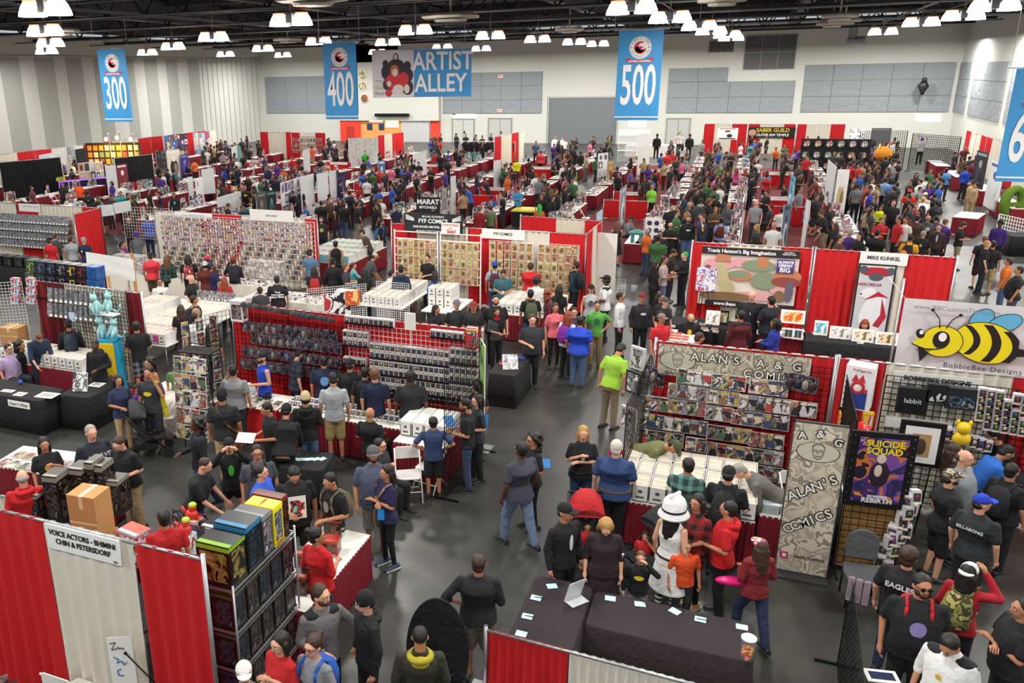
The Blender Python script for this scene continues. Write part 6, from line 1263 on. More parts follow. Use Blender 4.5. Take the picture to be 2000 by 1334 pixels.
# silver bagged row booth
drape('white red white curtain behind the silver bagged rows',(-28.5,YC),(-22.4,YC),2.44,[(0,.3,'W'),(.3,.48,'R'),(.48,.85,'W'),(.85,1,'R')],('~',.42,1.1,.1)); drape('red curtain returning from the silver bagged rows',(-22.4,YC),(-22.3,YC-1.5),2.44,[(0,1,'R')])
for j in range(4): row(me_foil,'bagged_print','silver bagged comic in the shelves of the white curtain booth','print','silver bagged comics on shelves',YC-.3,-10,418+j*15,134-j*0,421+j*17,24,-.35,0,1.0); 
for j in range(4): ledge('shelf edge under the silver bagged comics',-28.4,-23.6,YC-.25,atY(60,419+j*16,YC-.3).z-.33,MAR,'shelf edges under the silver bagged comics')
gridwall('black wire grid above the aisle seller in purple',(-22.0,23.6),(-20.3,23.2),.4,2.2,WIREB,.1); gridwall('white wire grid beside the black aisle grid',(-22.1,24.9),(-19.9,24.9),1.2,2.4,WIREW,.12)
cloth_table('dark table with equipment at the picture edge',-24.3,21.2,3.4,.8,0,BLK); table('white topped stock table at the purple shirt seller',-20.9,22.5,1.6,.9,0,WPL,MAR)
for i in range(6): figbox(['black camera case','olive helmet box','matt black tool case','black crate with a yellow tag','dark drawer box','black speaker box'][i]+' on the dark equipment table',-25.6+.5*i,21.2,.76,.4,.4,.35,'#18181a',('#222224','#3a3a30','#121214','#4a4a44'),'#2a2a2c')
# ================= WHITE RACK BOOTH =================
drape('red and white curtain behind the white comic racks',(-10.5,YC),(-4.25,YC-.15),2.44,[(0,.14,'R'),(.14,.42,'W'),(.42,.64,'R'),(.64,.83,'W'),(.83,1,'R')],('FYF COMICS',.6,1.35,.12))
drape('red and white curtain closing the rack booth at the rear',(-6.9,26.6),(-4.2,26.3),2.44,[(0,.45,'R'),(.45,.8,'W'),(.8,1,'R')]); drape('red and white side curtain of the rack booth',(-4.25,YC-.15),(-4.2,26.3),2.44,[(0,.4,'R'),(.4,.7,'W'),(.7,1,'R')])
for i,(x0_,x1_) in enumerate(((-10.2,-8.75),(-8.65,-7.35))):
    t=thing('white_wire_rack','white painted pipe rack of bagged comics, %s'%['away from the gold grid','beside the gold grid'][i],'rack',(x0_,YC-.45,0)); L_=x1_-x0_; mb=MB()
    for z in (.75,1.0,1.27,1.54,1.81,2.08,2.3): mb.box(0,-.03,z-.015,L_,0,z+.015)
    for x in (0,L_): mb.box(x-.02,-.02,0,x+.02,.02,2.35)
    link('rack_frame',mb.mesh('rack_frame',mat('#f0efec',.5)),t)
for j in range(5):
    for x0_,x1_,n in ((-10.1,-8.8,7),(-8.6,-7.4,6)):
        for i in range(n): put(me_old,'comic_book','bagged back issue on the white pipe racks','comic',(lerp(x0_,x1_,(i+.5)/n),YC-.49,2.06-.27*j),'back issues on the white pipe racks',-.08,0,.95)
for a_,b_ in ((-7.1,-5.75),(-5.6,-4.4)):
    gridwall('white wire grid behind the brown back issues',(a_,YC-.35),(b_,YC-.35),.6,2.15,WIREW,.14,group='white grids behind the brown back issues',r=.006)
    for j in range(6):
        n=int((b_-a_)/.195)
        for i in range(n): put(me_old,'comic_book','old brown toned back issue on the white grid','comic',(lerp(a_,b_,(i+.5)/n),YC-.4,2.12-.265*j),'brown back issues on the white grid',0,0,.93)
t=thing('booth_banner','black banner with white winged lettering over the rack booth','banner',(atY(846,440,YC-.3).x,YC-.3,2.25),.06)
link('banner_cloth',MB().box(-.95,-.01,0,.95,.01,.62).mesh('banner_cloth',mat('#202226',.7)),t)
text("BRYAN SUMMER'S",.09,white,t,loc=(0,-.02,.52)); text('FYF COMICS',.18,white,t,loc=(0,-.02,.38),bold=.004,sx=.95); text('OUR BOOKS ARE FINE... YOURS',.1,white,t,loc=(-.05,-.02,.2),bold=.002,sx=.85); text('VINTAGE COMICS BOUGHT & SOLD',.08,white,t,loc=(0,-.02,.07),sx=.85)
w2=MB()
for s in (-1,1):
    for q_ in range(5): w2.add([(s*.62,-.02,.47-.02*q_),(s*.9,-.02,.59-.035*q_),(s*.88,-.02,.565-.035*q_),(s*.62,-.02,.455-.02*q_)],[(0,1,2,3)])
link('wing_drawing',w2.mesh('wing_drawing',white),t)
t=thing('sale_sign','white card with red handwriting hung off the black banner','sign',(atY(880,440,YC-.45).x,YC-.45,2.3),0); link('card',MB().box(-.3,-.005,0,.3,.005,.34).mesh('card',PAPER),t); text('EVERYTHING\non',.09,mat('#c83040',.6),t,loc=(0,-.01,.22)); text('Sale!',.16,mat('#c83040',.6),t,loc=(.03,-.01,.07),bold=.004)
for k_,(x_,y_,nx,ny,l) in enumerate(((-9.3,21.6,5,3,'on the islands before the white pipe racks'),(-5.2,21.6,7,2,'on the island before the brown back issues'))):
    table('wide stock table '+l.replace('on the island','forming the island').replace('forming the islands','forming the islands'),x_,y_,nx*.25+.15,ny*.76+.1,0,WPL,MAR if k_ else None)
    for i in range(nx):
        for j in range(ny):
            t=thing('comic_box','open white comic box '+l,'box',(x_-(nx-1)*.12+.24*i,y_-(ny-1)*.375+.75*j,.76),0,'open comic boxes '+l); link('box_body',me_lb[0],t); link('comics_inside',me_lc,t)
table('grey folding table under the stacked white boxes',-7.55,21.2,1.0,1.6,0,WPL,None)
for i in range(6): t=thing('comic_box','white comic box stacked on the grey folding table','box',(-7.9+.24*(i%3),21.2,.76+.29*(i//3)),0,'stacked boxes on the grey folding table'); link('box_body',me_lb[0],t); link('comics_inside' if i>2 else 'box_lid',me_lc if i>2 else me_boxlid,t)
gridwall('white wire grid standing before the rack booth',(-8.6,18.7),(-7.7,18.7),.1,1.95,WIREW,.06); t=gridwall('white wire grid with poster prints turned to the aisle',(-10.2,17.9),(-9.0,18.9),.2,1.8,WIREW,.06)
poster('ink_poster','white poster with a black and red figure on the wire grid','poster',(-9.55,18.3,.7),.7,.95,.7,mat('#eeeeee',.5,kind='art',cols=('#f2f0f0','#f2f0f0','#2a2a30','#f2f0f0','#b83a3a'),scale=3,rnd=0))
poster('sun_poster','small sunset poster on the wire grid','poster',(-9.2,18.5,1.3),.4,.4,.7,mat('#e8a050',.5,kind='art',cols=('#e8b040','#d05a3a','#f0d080','#7a3a6a'),scale=3,rnd=0))
# blue fronted boxes table
table('maroon skirted table of boxes with blue fronts',-13.5,26.6,2.0,3.2,0,WPL,MAR); bl=MB().box(-.1,-.36,0,.1,.36,.012,0).box(-.1,-.37,0,.1,-.352,.27,1).box(-.1,-.36,0,-.092,.36,.27,0).box(.092,-.36,0,.1,.36,.27,0).mesh('box_body',[mat('#e9e7e2',.7),mat('#6cc0d8',.6)])
for j in range(4):
    for i in range(8): t=thing('comic_box','comic box with a turquoise front on the maroon skirted table','box',(-14.35+.24*i,25.4+.76*j,.76),0,'turquoise fronted comic boxes'); link('box_body',bl,t); link('comics_inside',me_lc,t)
# tall white roll banner and stall behind the aisle table
for px,py,w_,h_,l in ((1180,455,.85,2.2,'tall white panel standing at the aisle behind the rack booth'),): q=at(px,py,h_); poster('display_board',l,'panel',(q.x,q.y,0),w_,h_,-.15,PAPER)
# ================= ARTIST ALLEY ISLANDS AND FAR BOOTHS =================
wtop=mat('#eceae6',.5); rnd=random.Random(77)
pr_cols=[('#e8e6e2','#8a8a90','#3a3a44','#c8b8a8'),('#f0ede6','#b85a4a','#4a5a8a','#d8c080'),('#d8dce0','#5a6a7a','#2a2c34','#a8b8c0'),('#e8d8d0','#8a5a6a','#4a3a5a','#d8a0a0')]
def rack_mesh(k):
    mb=MB(); 
    for i in range(3):
        mb.box(-.3+.2*i,-.01,.02,-.12+.2*i,.0,.26,0)
        mb.box(-.3+.2*i,.1,.3,-.12+.2*i,.11,.54,0)
    mb.box(-.32,-.02,0,.32,.14,.015,1).box(-.32,.1,0,-.31,.12,.5,1).box(.31,.1,0,.32,.12,.5,1)
    return mb.mesh('print_stand',[mat('#999999',.5,kind='art',cols=pr_cols[k],scale=7,name='small_prints'),WPL])
RK=[rack_mesh(k) for k in range(4)]
pile=MB(); r2=random.Random(3)
for i in range(26): x=r2.uniform(-.7,.7); y=r2.uniform(-.3,.3); w=r2.uniform(.05,.12); pile.box(x-w,y-w*.8,0,x+w,y+w*.8,.01+.001*i+.03*(i%5==0),i%4)
pilem=pile.mesh('table_goods',[mat('#f0eee8',.6),mat('#888888',.5,kind='art',cols=pr_cols[1],scale=8,name='goods_print'),mat('#3a3c46',.6),mat('#9aa4b0',.6)])
isl=[('the island opening onto the main aisle',-5.55,31.5,66),('the island beyond the white comic racks',-13.1,34,66),('the island under the artist alley banner',-20.7,30.5,66),('the island behind the carded toy wall',-28.2,30.5,66),('the island near the striped wall',-35.5,33,64),('the island behind the red curtain artists',1.6,31,66),]
def tseat(x,y,rz,nm,side):
    table('white topped maroon skirted artist table on '+nm,x,y,1.83,.75,rz,wtop,MAR,.75,'artist tables on '+nm)
for nm,cx,ya,yb_ in isl:
    for s in (-1,1):
        y=ya+1
        while y<yb_:
            if 41.6<y<43.6: y+=1.2; continue
            t=tseat(cx+s*2.15,y,PI/2,nm,s)
            q=put(pilem,'table_goods','flat prints and small goods laid out on an artist table','goods',(cx+s*2.15,y,.752),'goods laid on artist tables',0,PI/2); q['kind']='stuff'
            for k in range(2 if y<50 else 1):
                if rnd.random()<.75: o=link('print_stand',rnd.choice(RK),None,(cx+s*2.05,y+rnd.uniform(-.7,.7),.77),(PI/2 if s>0 else -PI/2)+rnd.uniform(-.9,.9)); tag(o,'wire stand of small prints on a table of '+nm,'print stand','print stands on '+nm)
            if y<48 and rnd.random()<.5: folding_chair('white folding chair behind a table of '+nm,(cx+s*1.35,y+.2,0),-s*PI/2+rnd.uniform(-.4,.4),None,'folding chairs on '+nm)
            y+=1.95 if y<45 else 2.6
    for y in (41.3,44.35,55.1): drape('low red divider curtain on %s, %s of three'%(nm,{41.3:'first',44.35:'second',55.1:'third'}[y]),(cx-1.0,y),(cx+1.1,y),.91,[(0,1,'R')],('~',.52,1.4,.09) if y>42 else None)
# red aisle carpet strips between seats
for nm,cx,ya,yb_ in isl: struct('floor', MB().box(cx-1.7,ya,0,cx+1.7,yb_,.006), mat('#6a1c20',.95,kind='cloth'))
# tables with goods right behind the artists
table('maroon skirted craft table facing the aisle behind the comic box tables',-3.5,32.4,1.3,1.9,0,wtop,MAR); 
t=thing('button_board','white board of round dark buttons on the craft table','display',(-3.2,31.9,.76),.1); link('board',MB().box(-.28,0,0,.28,.02,.95).mesh('board',PAPER),t); mb=MB()
for i in range(6): mb.tube((-.13+.26*(i%2),0,.2+.27*(i//2)),(-.13+.26*(i%2),-.02,.2+.27*(i//2)),.09,n=16)
link('button',mb.mesh('button',mat('#3a3a5a',.3)),t)
tag(link('model_gate',MB().box(-.2,-.12,0,-.1,.12,.3).box(.1,-.12,0,.2,.12,.3).box(-.25,-.15,.3,.25,.15,.38).loft([[(-.28,-.16,.38),(.28,-.16,.38),(.28,.16,.38),(-.28,.16,.38)],[(-.05,-.02,.5),(.05,-.02,.5),(.05,.02,.5),(-.05,.02,.5)]],smooth=False).mesh('model_gate',mat('#3f8a80',.5)),None,(-3.75,31.8,.76)),'small teal model gate on the craft table','model')
# ---- named tall pieces: picture corners of the top edge, height of top, own height ----
def A_(c,*r): return c
grey=mat('#dfe2e2',.5)
PAN=[(185,318,200,315,2.0,1.7,'art_board','white shelf wall of drawings beside the maroon banner',A_(('#f0eee8','#d8a060','#3a3a3c','#e8e6e0','#c8c4bc'),5)),
(152,319,184,316,2.0,1.7,'art_board','orange and white rows of prints on a white wall',A_(('#f0eee8','#d8843a','#4a4a4c','#e8e6e0','#e0c090'),5)),
(205,324,225,322,2.1,1.9,'display_board','pale blank panel beside the maroon banner',grey),(226,322,247,319,2.1,1.9,'roll_banner','maroon roll banner with two pictures',A_(('#7a1f30','#7a1f30','#8a2a3a','#e8e0e0','#7a1f30'),3)),
(304,296,323,294,2.4,2.2,'art_board','dark print wall with framed monsters',A_(('#2a2a2c','#4a4a4e','#1a1a1c','#6a6a6e'),4)),(324,294,350,291,2.4,2.2,'portrait_banner','tall beige banner with a black and white portrait',A_(('#d8d2c4','#2a2826','#8a8478','#e8e2d4'),2.5)),
(351,303,367,301,2.0,1.8,'roll_banner','purple night sky roll banner',A_(('#3a2a7a','#5a4aa8','#1c1a3a','#8a7ac8'),3)),(320,266,344,262,2.6,1.4,'poster_display','wall of blue and yellow posters on the striped side',A_(('#3a6ab0','#e0d040','#e8e8e8','#2a2a30','#b03030'),4)),
(344,262,365,260,2.6,1.4,'poster_display','wall of dark purple posters on the striped side',A_(('#4a3a5a','#a83040','#e8e8e8','#1c1a22','#6a5a8a'),4)),(377,260,386,259,2.5,2.3,'print_column','pastel column of character prints',A_(('#cfe0d8','#8a7ab0','#e8c8c8','#5a7ac0','#e8e4c0'),5)),(388,260,399,259,2.5,2.3,'print_column','second pastel column of prints',A_(('#d8e4dc','#a8b8c8','#e0d8e8','#7a9ab0'),5)),(400,257,408,256,2.5,2.2,'print_column','pink edged column of prints at the red post',A_(('#b04a70','#e0c8c0','#5a4a8a','#e0a060'),5)),
(76,303,126,294,2.5,.95,'flag_banner','red and silver triangle banner with a yellow sun',A_(('#b8c0d0','#b8c0d0','#b01820','#c8d0dc'),1.5)),(130,288,145,286,2.5,1.0,'tee_board','grey shirt board on the black wall',A_(('#8a8a8c','#4a4a4c','#c0c0c0'),7)),(146,292,166,289,2.45,1.5,'black_partition','black booth wall with a yellow tag',mat('#15151a',.8)),(168,287,184,285,2.5,1.0,'tee_board','second grey shirt board on the black wall',A_(('#9a9a9c','#5a5a5c','#c8c8c8'),7)),
(81,347,104,344,1.3,.6,'orange_sign','orange square sign hanging off the purple lit counter',mat('#e8682a',.6)),(110,347,127,344,1.3,.65,'yellow_poster','yellow poster with a white figure',A_(('#d8d020','#d8d020','#e8e8e0','#6a6a50'),3)),
(190,402,220,399,1.6,.5,'white_board','row of white cards on the black grid',grey),(222,397,254,391,1.6,.5,'white_board','second row of white cards on the black grid',grey),
(452,287,463,286,2.0,1.6,'display_board','white panel with teal edge in the far crowd',grey),(463,287,470,287,2.0,1.6,'display_board','narrow teal panel among the far visitors',mat('#5a9a94',.6)),(592,293,604,291,2.0,1.6,'display_board','leaning white panel beside the orange shirt man',grey),
(500,378,518,374,2.0,1.8,'dark_poster','tall brown grey poster banner',A_(('#4a4642','#6a665e','#2a2826','#8a867c'),3)),(519,374,538,371,2.0,1.8,'dark_poster','tall teal black poster banner',A_(('#12161a','#2a5a6a','#1a2026','#4a8a94'),3)),(548,358,584,346,2.2,1.6,'framed_board','white framed board of purple prints',A_(('#f0eef0','#6a5a8a','#b8a8b8','#4a4a60'),4)),
(586,346,612,339,2.3,2.1,'white_board','tall blank white display board',grey),(619,340,640,336,2.3,2.1,'white_board','blank white display board behind the wire rack',grey),(643,334,655,333,2.3,2.1,'white_board','third blank white display board',grey),(657,337,674,335,2.2,2.0,'roll_banner','purple roll banner with white branching figure',A_(('#3a2a5a','#6a5a9a','#d8d0e8','#2a1a3a'),3)),
(424,386,448,379,1.5,1.3,'white_cubes','low white grid cube wall',grey),(449,379,470,373,1.5,1.3,'white_cubes','continuing white grid cube wall',grey),(393,331,417,329,2.1,1.4,'display_board','blank white panel beside the blue shirt man',grey),(367,346,375,345,2.0,1.6,'display_board','narrow white panel among artists',grey),(381,350,395,347,1.9,1.5,'display_board','white panel with a grey sketch',A_(('#e8eaea','#e8eaea','#b0b4b4'),3)),
(680,270,738,269,2.5,2.3,'doodle_backdrop','large white wall covered in black doodles',A_(('#e8e6e0','#e8e6e0','#e8e6e0','#3a3a3a','#e8e6e0','#e8e6e0'),6)),(807,301,833,293,2.1,1.6,'text_board','white board of small grey lettering',A_(('#e0e2e4','#e0e2e4','#a8aaac','#e0e2e4'),9)),(881,345,890,343,2.4,2.2,'display_board','tall narrow white panel behind the marat banner',grey),(854,370,880,364,2.1,1.9,'print_board','row of grey pin up prints',A_(('#8a8488','#c8b8b0','#4a4a5a','#d8d0cc'),5)),
(965,314,978,312,2.0,1.7,'display_board','white and grey panel at the chairs',grey),(738,314,752,313,2.0,1.8,'roll_banner','light blue roll banner behind the green shirt vendor',A_(('#4a7ab0','#7aa8d0','#e8e8f0'),3)),(1247,286,1270,284,2.3,2.1,'product_banner','white banner with six small green plants',A_(('#eef2ee','#eef2ee','#8ab88a','#eef2ee'),5)),(1187,315,1199,314,1.9,1.5,'brown_poster','tan and brown framed scroll',A_(('#b8925a','#8a6030','#3a2a20','#d8b880'),4)),(1169,300,1188,298,1.9,1.5,'display_board','white print panel at the aisle corner',A_(('#f0f0f0','#c8c8c8','#5a5a60','#f0f0f0'),5)),
(1213,370,1224,360,2.2,2.0,'shiny_banner','glossy narrow banner seen edge on',A_(('#8a8a94','#e8e8f0','#5a3a4a','#c8c8d0'),4)),(1167,416,1177,409,1.8,1.3,'display_board','narrow pale blue edged panel by the aisle',A_(('#b8dce8','#e8f0f4','#88bcd0'),3)),(1545,342,1553,346,2.4,2.2,'roll_banner','narrow blue water banner seen edge on',A_(('#6ab0d0','#d8e8f0','#3a80a8'),4)),(1533,400,1545,398,2.2,2.0,'roll_banner','grey and blue narrow banner beside the seated bald man',A_(('#5a6a80','#c0c8d0','#2a3a50'),4)),(1576,390,1582,392,2.2,2.0,'display_board','thin white edge panel next to the light blue shirt man',grey),
(1618,312,1636,328,2.6,2.5,'display_board','huge white panel seen at an angle behind the red artist curtains',grey),(1637,331,1660,331,2.5,2.3,'roll_banner','white and sand roll banner with a round emblem',A_(('#f0f0ee','#d8b880','#8a7a50','#f0f0ee'),3)),
(1660,252,1690,252,2.5,1.8,'prop_board','white board of dark prop guns',A_(('#e8eaec','#e8eaec','#3a3a3e','#e8eaec'),5)),(1703,250,1742,250,2.4,2.2,'display_board','dark grey panel standing in the far crowd',mat('#5f6268',.8)),(1402,250,1442,250,2.4,.9,'skull_banner','white banner with black ink creatures',A_(('#e8e6e0','#e8e6e0','#1c1c1e','#8a3a3a'),5)),
(1910,293,1932,299,2.6,2.3,'portrait_banner','black roll banner with a white gown figure on the side wall',A_(('#1c1c20','#3a3a40','#101014','#a8a8b0'),3)),(1937,313,1963,323,2.4,2.2,'dance_banner','white roll banner with green blue red dancing emblem',A_(('#eef0f2','#eef0f2','#eef0f2','#4a6ac0','#c84a4a'),2.5)),(1245,262,1268,260,2.4,.0+2.2,'display_board','lit white panel beside the wire shelves',grey)]
for xa_,ya_,xb_,yb_,zt,hh,nm,lab,m in PAN:
    a=at(xa_,ya_,zt); b=at(xb_,yb_,zt); b=a+(b-a).normalized()*min((b-a).length,3.2); c=(a+b)/2; ang=math.atan2((b-a).y,(b-a).x); w=max(.3,(b-a).length)
    t=thing(nm,lab,'panel' if 'panel' in nm or 'board' in nm else 'banner',(c.x,c.y,0),ang)
    if isinstance(m,tuple):
        ms=[mat(x,.55) for x in m]; fb=MB().box(-w/2,-.012,zt-hh,w/2,.012,zt,0); rp=random.Random(int(xa_*7)); K=len(ms)
        if any(q_ in nm for q_ in ('board','display','column','doodle')):
            nc=max(1,round(w/.42)); nr=max(2,round(hh/.5))
            if 'doodle' in nm or 'text' in nm or 'prop' in nm: nc*=3; nr*=3
            for i in range(nc):
                for j in range(nr):
                    if rp.random()<.12: continue
                    x0c=-w/2+w*(i+.08)/nc; x1c=-w/2+w*(i+.92)/nc; z0c=zt-hh+hh*(j+.08)/nr; z1c=zt-hh+hh*(j+.92)/nr; a_=rp.randrange(1,K); b_=rp.randrange(0,K)
                    if 'doodle' in nm: fb.tube(((x0c+x1c)/2,-.016,z0c+rp.random()*.2),(x1c,-.016,z1c-rp.random()*.2),.012,n=4,m=3); continue
                    if 'text' in nm: fb.box(x0c,-.015,(z0c+z1c)/2,x1c,-.012,(z0c+z1c)/2+.04,a_); continue
                    fb.box(x0c,-.016,z0c,x1c,-.012,z1c,a_).ell(((x0c+x1c)/2,-.017,(z0c+z1c)/2-.02),((x1c-x0c)*.3,.004,(z1c-z0c)*.36),8,6,b_)
        else:
            zc=zt-hh*.5; fb.ell((0,-.014,zc-.1),(w*.3,.006,hh*.26),12,8,min(1,K-1)).ell((0,-.017,zc+hh*.22),(w*.15,.006,hh*.09),10,6,min(3,K-1)).ell((w*.1,-.019,zc-.15),(w*.14,.005,hh*.16),10,6,min(2,K-1)).box(-w*.4,-.016,zt-hh*.1,w*.4,-.012,zt-hh*.04,min(3,K-1)).box(-w*.4,-.016,zt-hh*.96,w*.4,-.012,zt-hh*.86,min(2,K-1))
        fm_=fb.mesh('face',ms)
    else: fm_=MB().box(-w/2,-.012,zt-hh,w/2,.012,zt).mesh('face',m)
    link('face',fm_,t); link('stand',MB().tube((-w/2,.02,0),(-w/2,.02,zt),.015,n=5).tube((w/2,.02,0),(w/2,.02,zt),.015,n=5).box(-w/2,-.15,0,-w/2+.03,.2,.03).box(w/2-.03,-.15,0,w/2,.2,.03).mesh('stand',STEEL),t)
# lettered pieces
q=at(836,385,2.2); t=thing('marat_banner','black banner with white capitals and two grey faces','banner',(q.x,q.y,0),.12); link('face',MB().box(-.5,-.012,.2,.5,.012,2.2).mesh('face',mat('#17181a',.6)),t); text('MARAT',.28,white,t,loc=(0,-.02,2.0),bold=.01); text('MYCHAELS',.15,white,t,loc=(0,-.02,1.78),bold=.004)
link('portrait',MB().ell((-.2,-.015,1.2),(.2,.006,.28)).ell((.22,-.015,1.15),(.18,.006,.26)).mesh('portrait',mat('#8a7a74',.6)),t); link('stand',MB().box(-.5,-.15,0,.5,.15,.03).tube((0,.03,0),(0,.03,2.2),.015).mesh('stand',STEEL),t)
# tall curtains
drape('red white red curtain booth at the far end of the striped side',(-40.0,63.5),(-36.8,63.5),2.44,[(0,.25,'R'),(.25,.8,'W'),(.8,1,'R')]); drape('red and white curtain booth with rows of cards in the far corner',(-36.6,63),(-33.3,63),2.44,[(0,.25,'R'),(.25,.7,'W'),(.7,1,'R')],('~',.5,1.4,.12))
for j in range(3):
    for i in range(10): put(me_comic,'comic_book','comic on the far corner booth curtain','comic',(-36.4+.3*i,62.85,2.0-.45*j),'comics of the far corner booth',0,0,1.2)
drape('red and white side curtain beside the servery',(-27.4,60.5),(-26.8,64.5),2.44,[(0,.25,'R'),(.25,.55,'W'),(.55,1,'R')]); drape('red and white side curtain in front of the plain doors',(-17.7,60),(-17.2,66.7),2.44,[(0,.22,'R'),(.22,.55,'W'),(.55,.8,'R'),(.8,1,'W')])
drape('far red and white curtain behind the black and white banner',(-4.1,76.8),(-.7,76.8),2.44,[(0,.25,'R'),(.25,.65,'W'),(.65,1,'R')]); drape('far red and white curtain behind the saber guild banner',(-.6,76.8),(3.0,76.8),2.44,[(0,.25,'R'),(.25,.75,'W'),(.75,1,'R')]); drape('far red and white curtain behind the round shirt display',(3.1,76.8),(6.6,76.8),2.44,[(0,.2,'R'),(.2,.7,'W'),(.7,1,'R')])
t=thing('guild_banner','black banner with yellow and white lettering hung on the far curtain','banner',(1.2,76.6,1.35)); link('cloth',MB().box(-1.75,-.01,0,1.75,.01,.85).mesh('cloth',mat('#1c1614',.7)),t); text('SABER GUILD',.42,mat('#e8c820',.6),t,loc=(.1,-.03,.6),bold=.01); text('OUTER RIM TEMPLE',.28,white,t,loc=(.1,-.03,.22),bold=.006); link('emblem',MB().tube((-1.45,-.02,.4),(-1.45,-.03,.4),.28,n=20).mesh('emblem',mat('#c8a080',.6)),t)
# round shirt display
t=thing('shirt_display','tall black display wall of the round printed shirts','display',(4.8,60.5,0)); link('backing',MB().box(-2.0,0,.2,2.0,.05,2.5).mesh('backing',mat('#1a1a1c',.8)),t)
rc=[('#c84a3a','#1c1c20'),('#8a9ac0','#1c1c20'),('#a8a080','#222222'),('#d88040','#15151a'),('#6aa04a','#1a1a1e'),('#b0a8c8','#1c1c22'),('#c84a6a','#1a1a1c')]
for j in range(3):
    for i in range(6):
        a,b_=rc[(i*3+j*2)%7]; o=tag(link('round_shirt',MB().tube((0,0,0),(0,-.05,0),.3,n=16,m=0).tube((0,-.05,0),(0,-.06,0),.19,n=14,m=1).mesh('round_shirt',[mat(b_,.8),mat(a,.7,kind='art',cols=(a,b_,'#d8d0c0',a),scale=6,rnd=0)]),None,(3.1+.66*i,60.45,2.2-.7*j)),'black round folded shirt with a colour print on the far display wall','shirt','round shirts on the far display wall')
# left wall drape row and right wall drape row (straight along the walls)
def longdrape(label,x,y0,y1,h,n,first,group):
    for k in range(n): 
        a=lerp(y0,y1,k/n); b=lerp(y0,y1,(k+1)/n); drape(label,(x,a),(x,b),h,[(0,.5,'RW'[(k+first)%2]),(.5,1,'WR'[(k+first)%2])],None,group)
longdrape('red and white curtain booth backed against the striped wall',-46.4,38,66,2.44,9,0,'curtains along the striped wall'); longdrape('red and white curtain booth backed against the side wall',13.6,34,70,2.44,12,0,'curtains along the side wall')
for i,y in enumerate((40,46,52,58,64)): table('skirted sales table along the striped wall',-43.8,y,3.6,.8,PI/2,wtop,MAR,.75,'sales tables along the striped wall')
for i,y in enumerate((46,52,58,64)): table('skirted sales table along the side wall',11.2,y,3.6,.8,PI/2,wtop,MAR,.75,'sales tables along the side wall')
drape('tall black curtain at the picture edge of the striped side',(-41.6,36.8),(-40.4,40.5),2.44,[(0,1,'K')]); drape('tall black curtain beside the framed monster wall',(-36.1,40.5),(-35.6,43.5),2.44,[(0,1,'K')])
t=thing('dj_counter','dark counter edged with glowing purple light','counter',(-38.9,40.5,0),1.1); link('body',MB().box(-1.5,-.3,0,1.5,.3,1.1).mesh('body',mat('#241c40',.5)),t); link('light_strip',MB().box(-1.5,-.33,1.08,1.5,-.3,1.13).box(-1.53,-.33,.3,-1.5,-.3,1.1).box(-1.0,-.33,.0,1.2,-.3,.12).mesh('light_strip',mat('#7a3af0',.5,kind='glow',e=5)),t)
# warm lit gold picture stall
t=thing('gold_picture_shelf','dark shelves of small gold and orange pictures under warm bulbs','display',atY(222,300,46)*1.0,.3); t.location.z=0
link('shelf_frame',MB().box(-2,0,0,2,.1,2.9).mesh('shelf_frame',mat('#3a2414',.6)),t); g=MB(); rr=random.Random(6)
for i in range(9):
    for j in range(5): g.box(-1.85+.42*i,-.03,.5+.47*j,-1.55+.42*i,0,.85+.47*j,rr.randrange(4))
link('small_picture',g.mesh('small_picture',[mat('#e8a030',.5),mat('#c85a28',.5),mat('#e8d8a0',.5),mat('#7a9a60',.5)]),t)
for i,px in enumerate((207,228,255)):
    q=atY(px,272-(i==1)*3,45.5); b_=tag(link('warm_bulb',MB().ell((0,0,0),(.12,.12,.14)).tube((0,0,.1),(0,.3,.4),.02,m=1).tube((0,.3,.4),(0,.3,-q.z),.02,m=1).mesh('warm_bulb',[mat('#ffc070',.4,kind='glow',e=10),STEEL]),None,q),'glowing warm bulb above the gold pictures','lamp','warm bulbs above the gold pictures'); area(q-V((0,.3,.2)),60,.3,(1,.6,.25))
# black shirts rack
t=thing('shirt_rail','rail of black printed shirts before the plain doors','clothes rail',(-19.4,64,0)); link('rail',MB().tube((-2.2,0,1.8),(2.2,0,1.8),.03).tube((-2.2,0,0),(-2.2,0,1.8),.03).tube((2.2,0,0),(2.2,0,1.8),.03).mesh('rail',STEEL),t)
for i in range(9): tag(link('hanging_shirt',MB().loft([[(-.25,-.04,.0),(.25,-.04,.0),(.25,.04,0),(-.25,.04,0)],[(-.27,-.04,.6),(.27,-.04,.6),(.27,.04,.6),(-.27,.04,.6)],[(-.08,-.03,.75),(.08,-.03,.75),(.08,.03,.75),(-.08,.03,.75)]],smooth=False).mesh('hanging_shirt',mat('#15151a',.8)),None,(-21.3+.47*i,63.95,1.0),.5),'black shirt hanging on the rail before the plain doors','shirt','black shirts on the far rail')
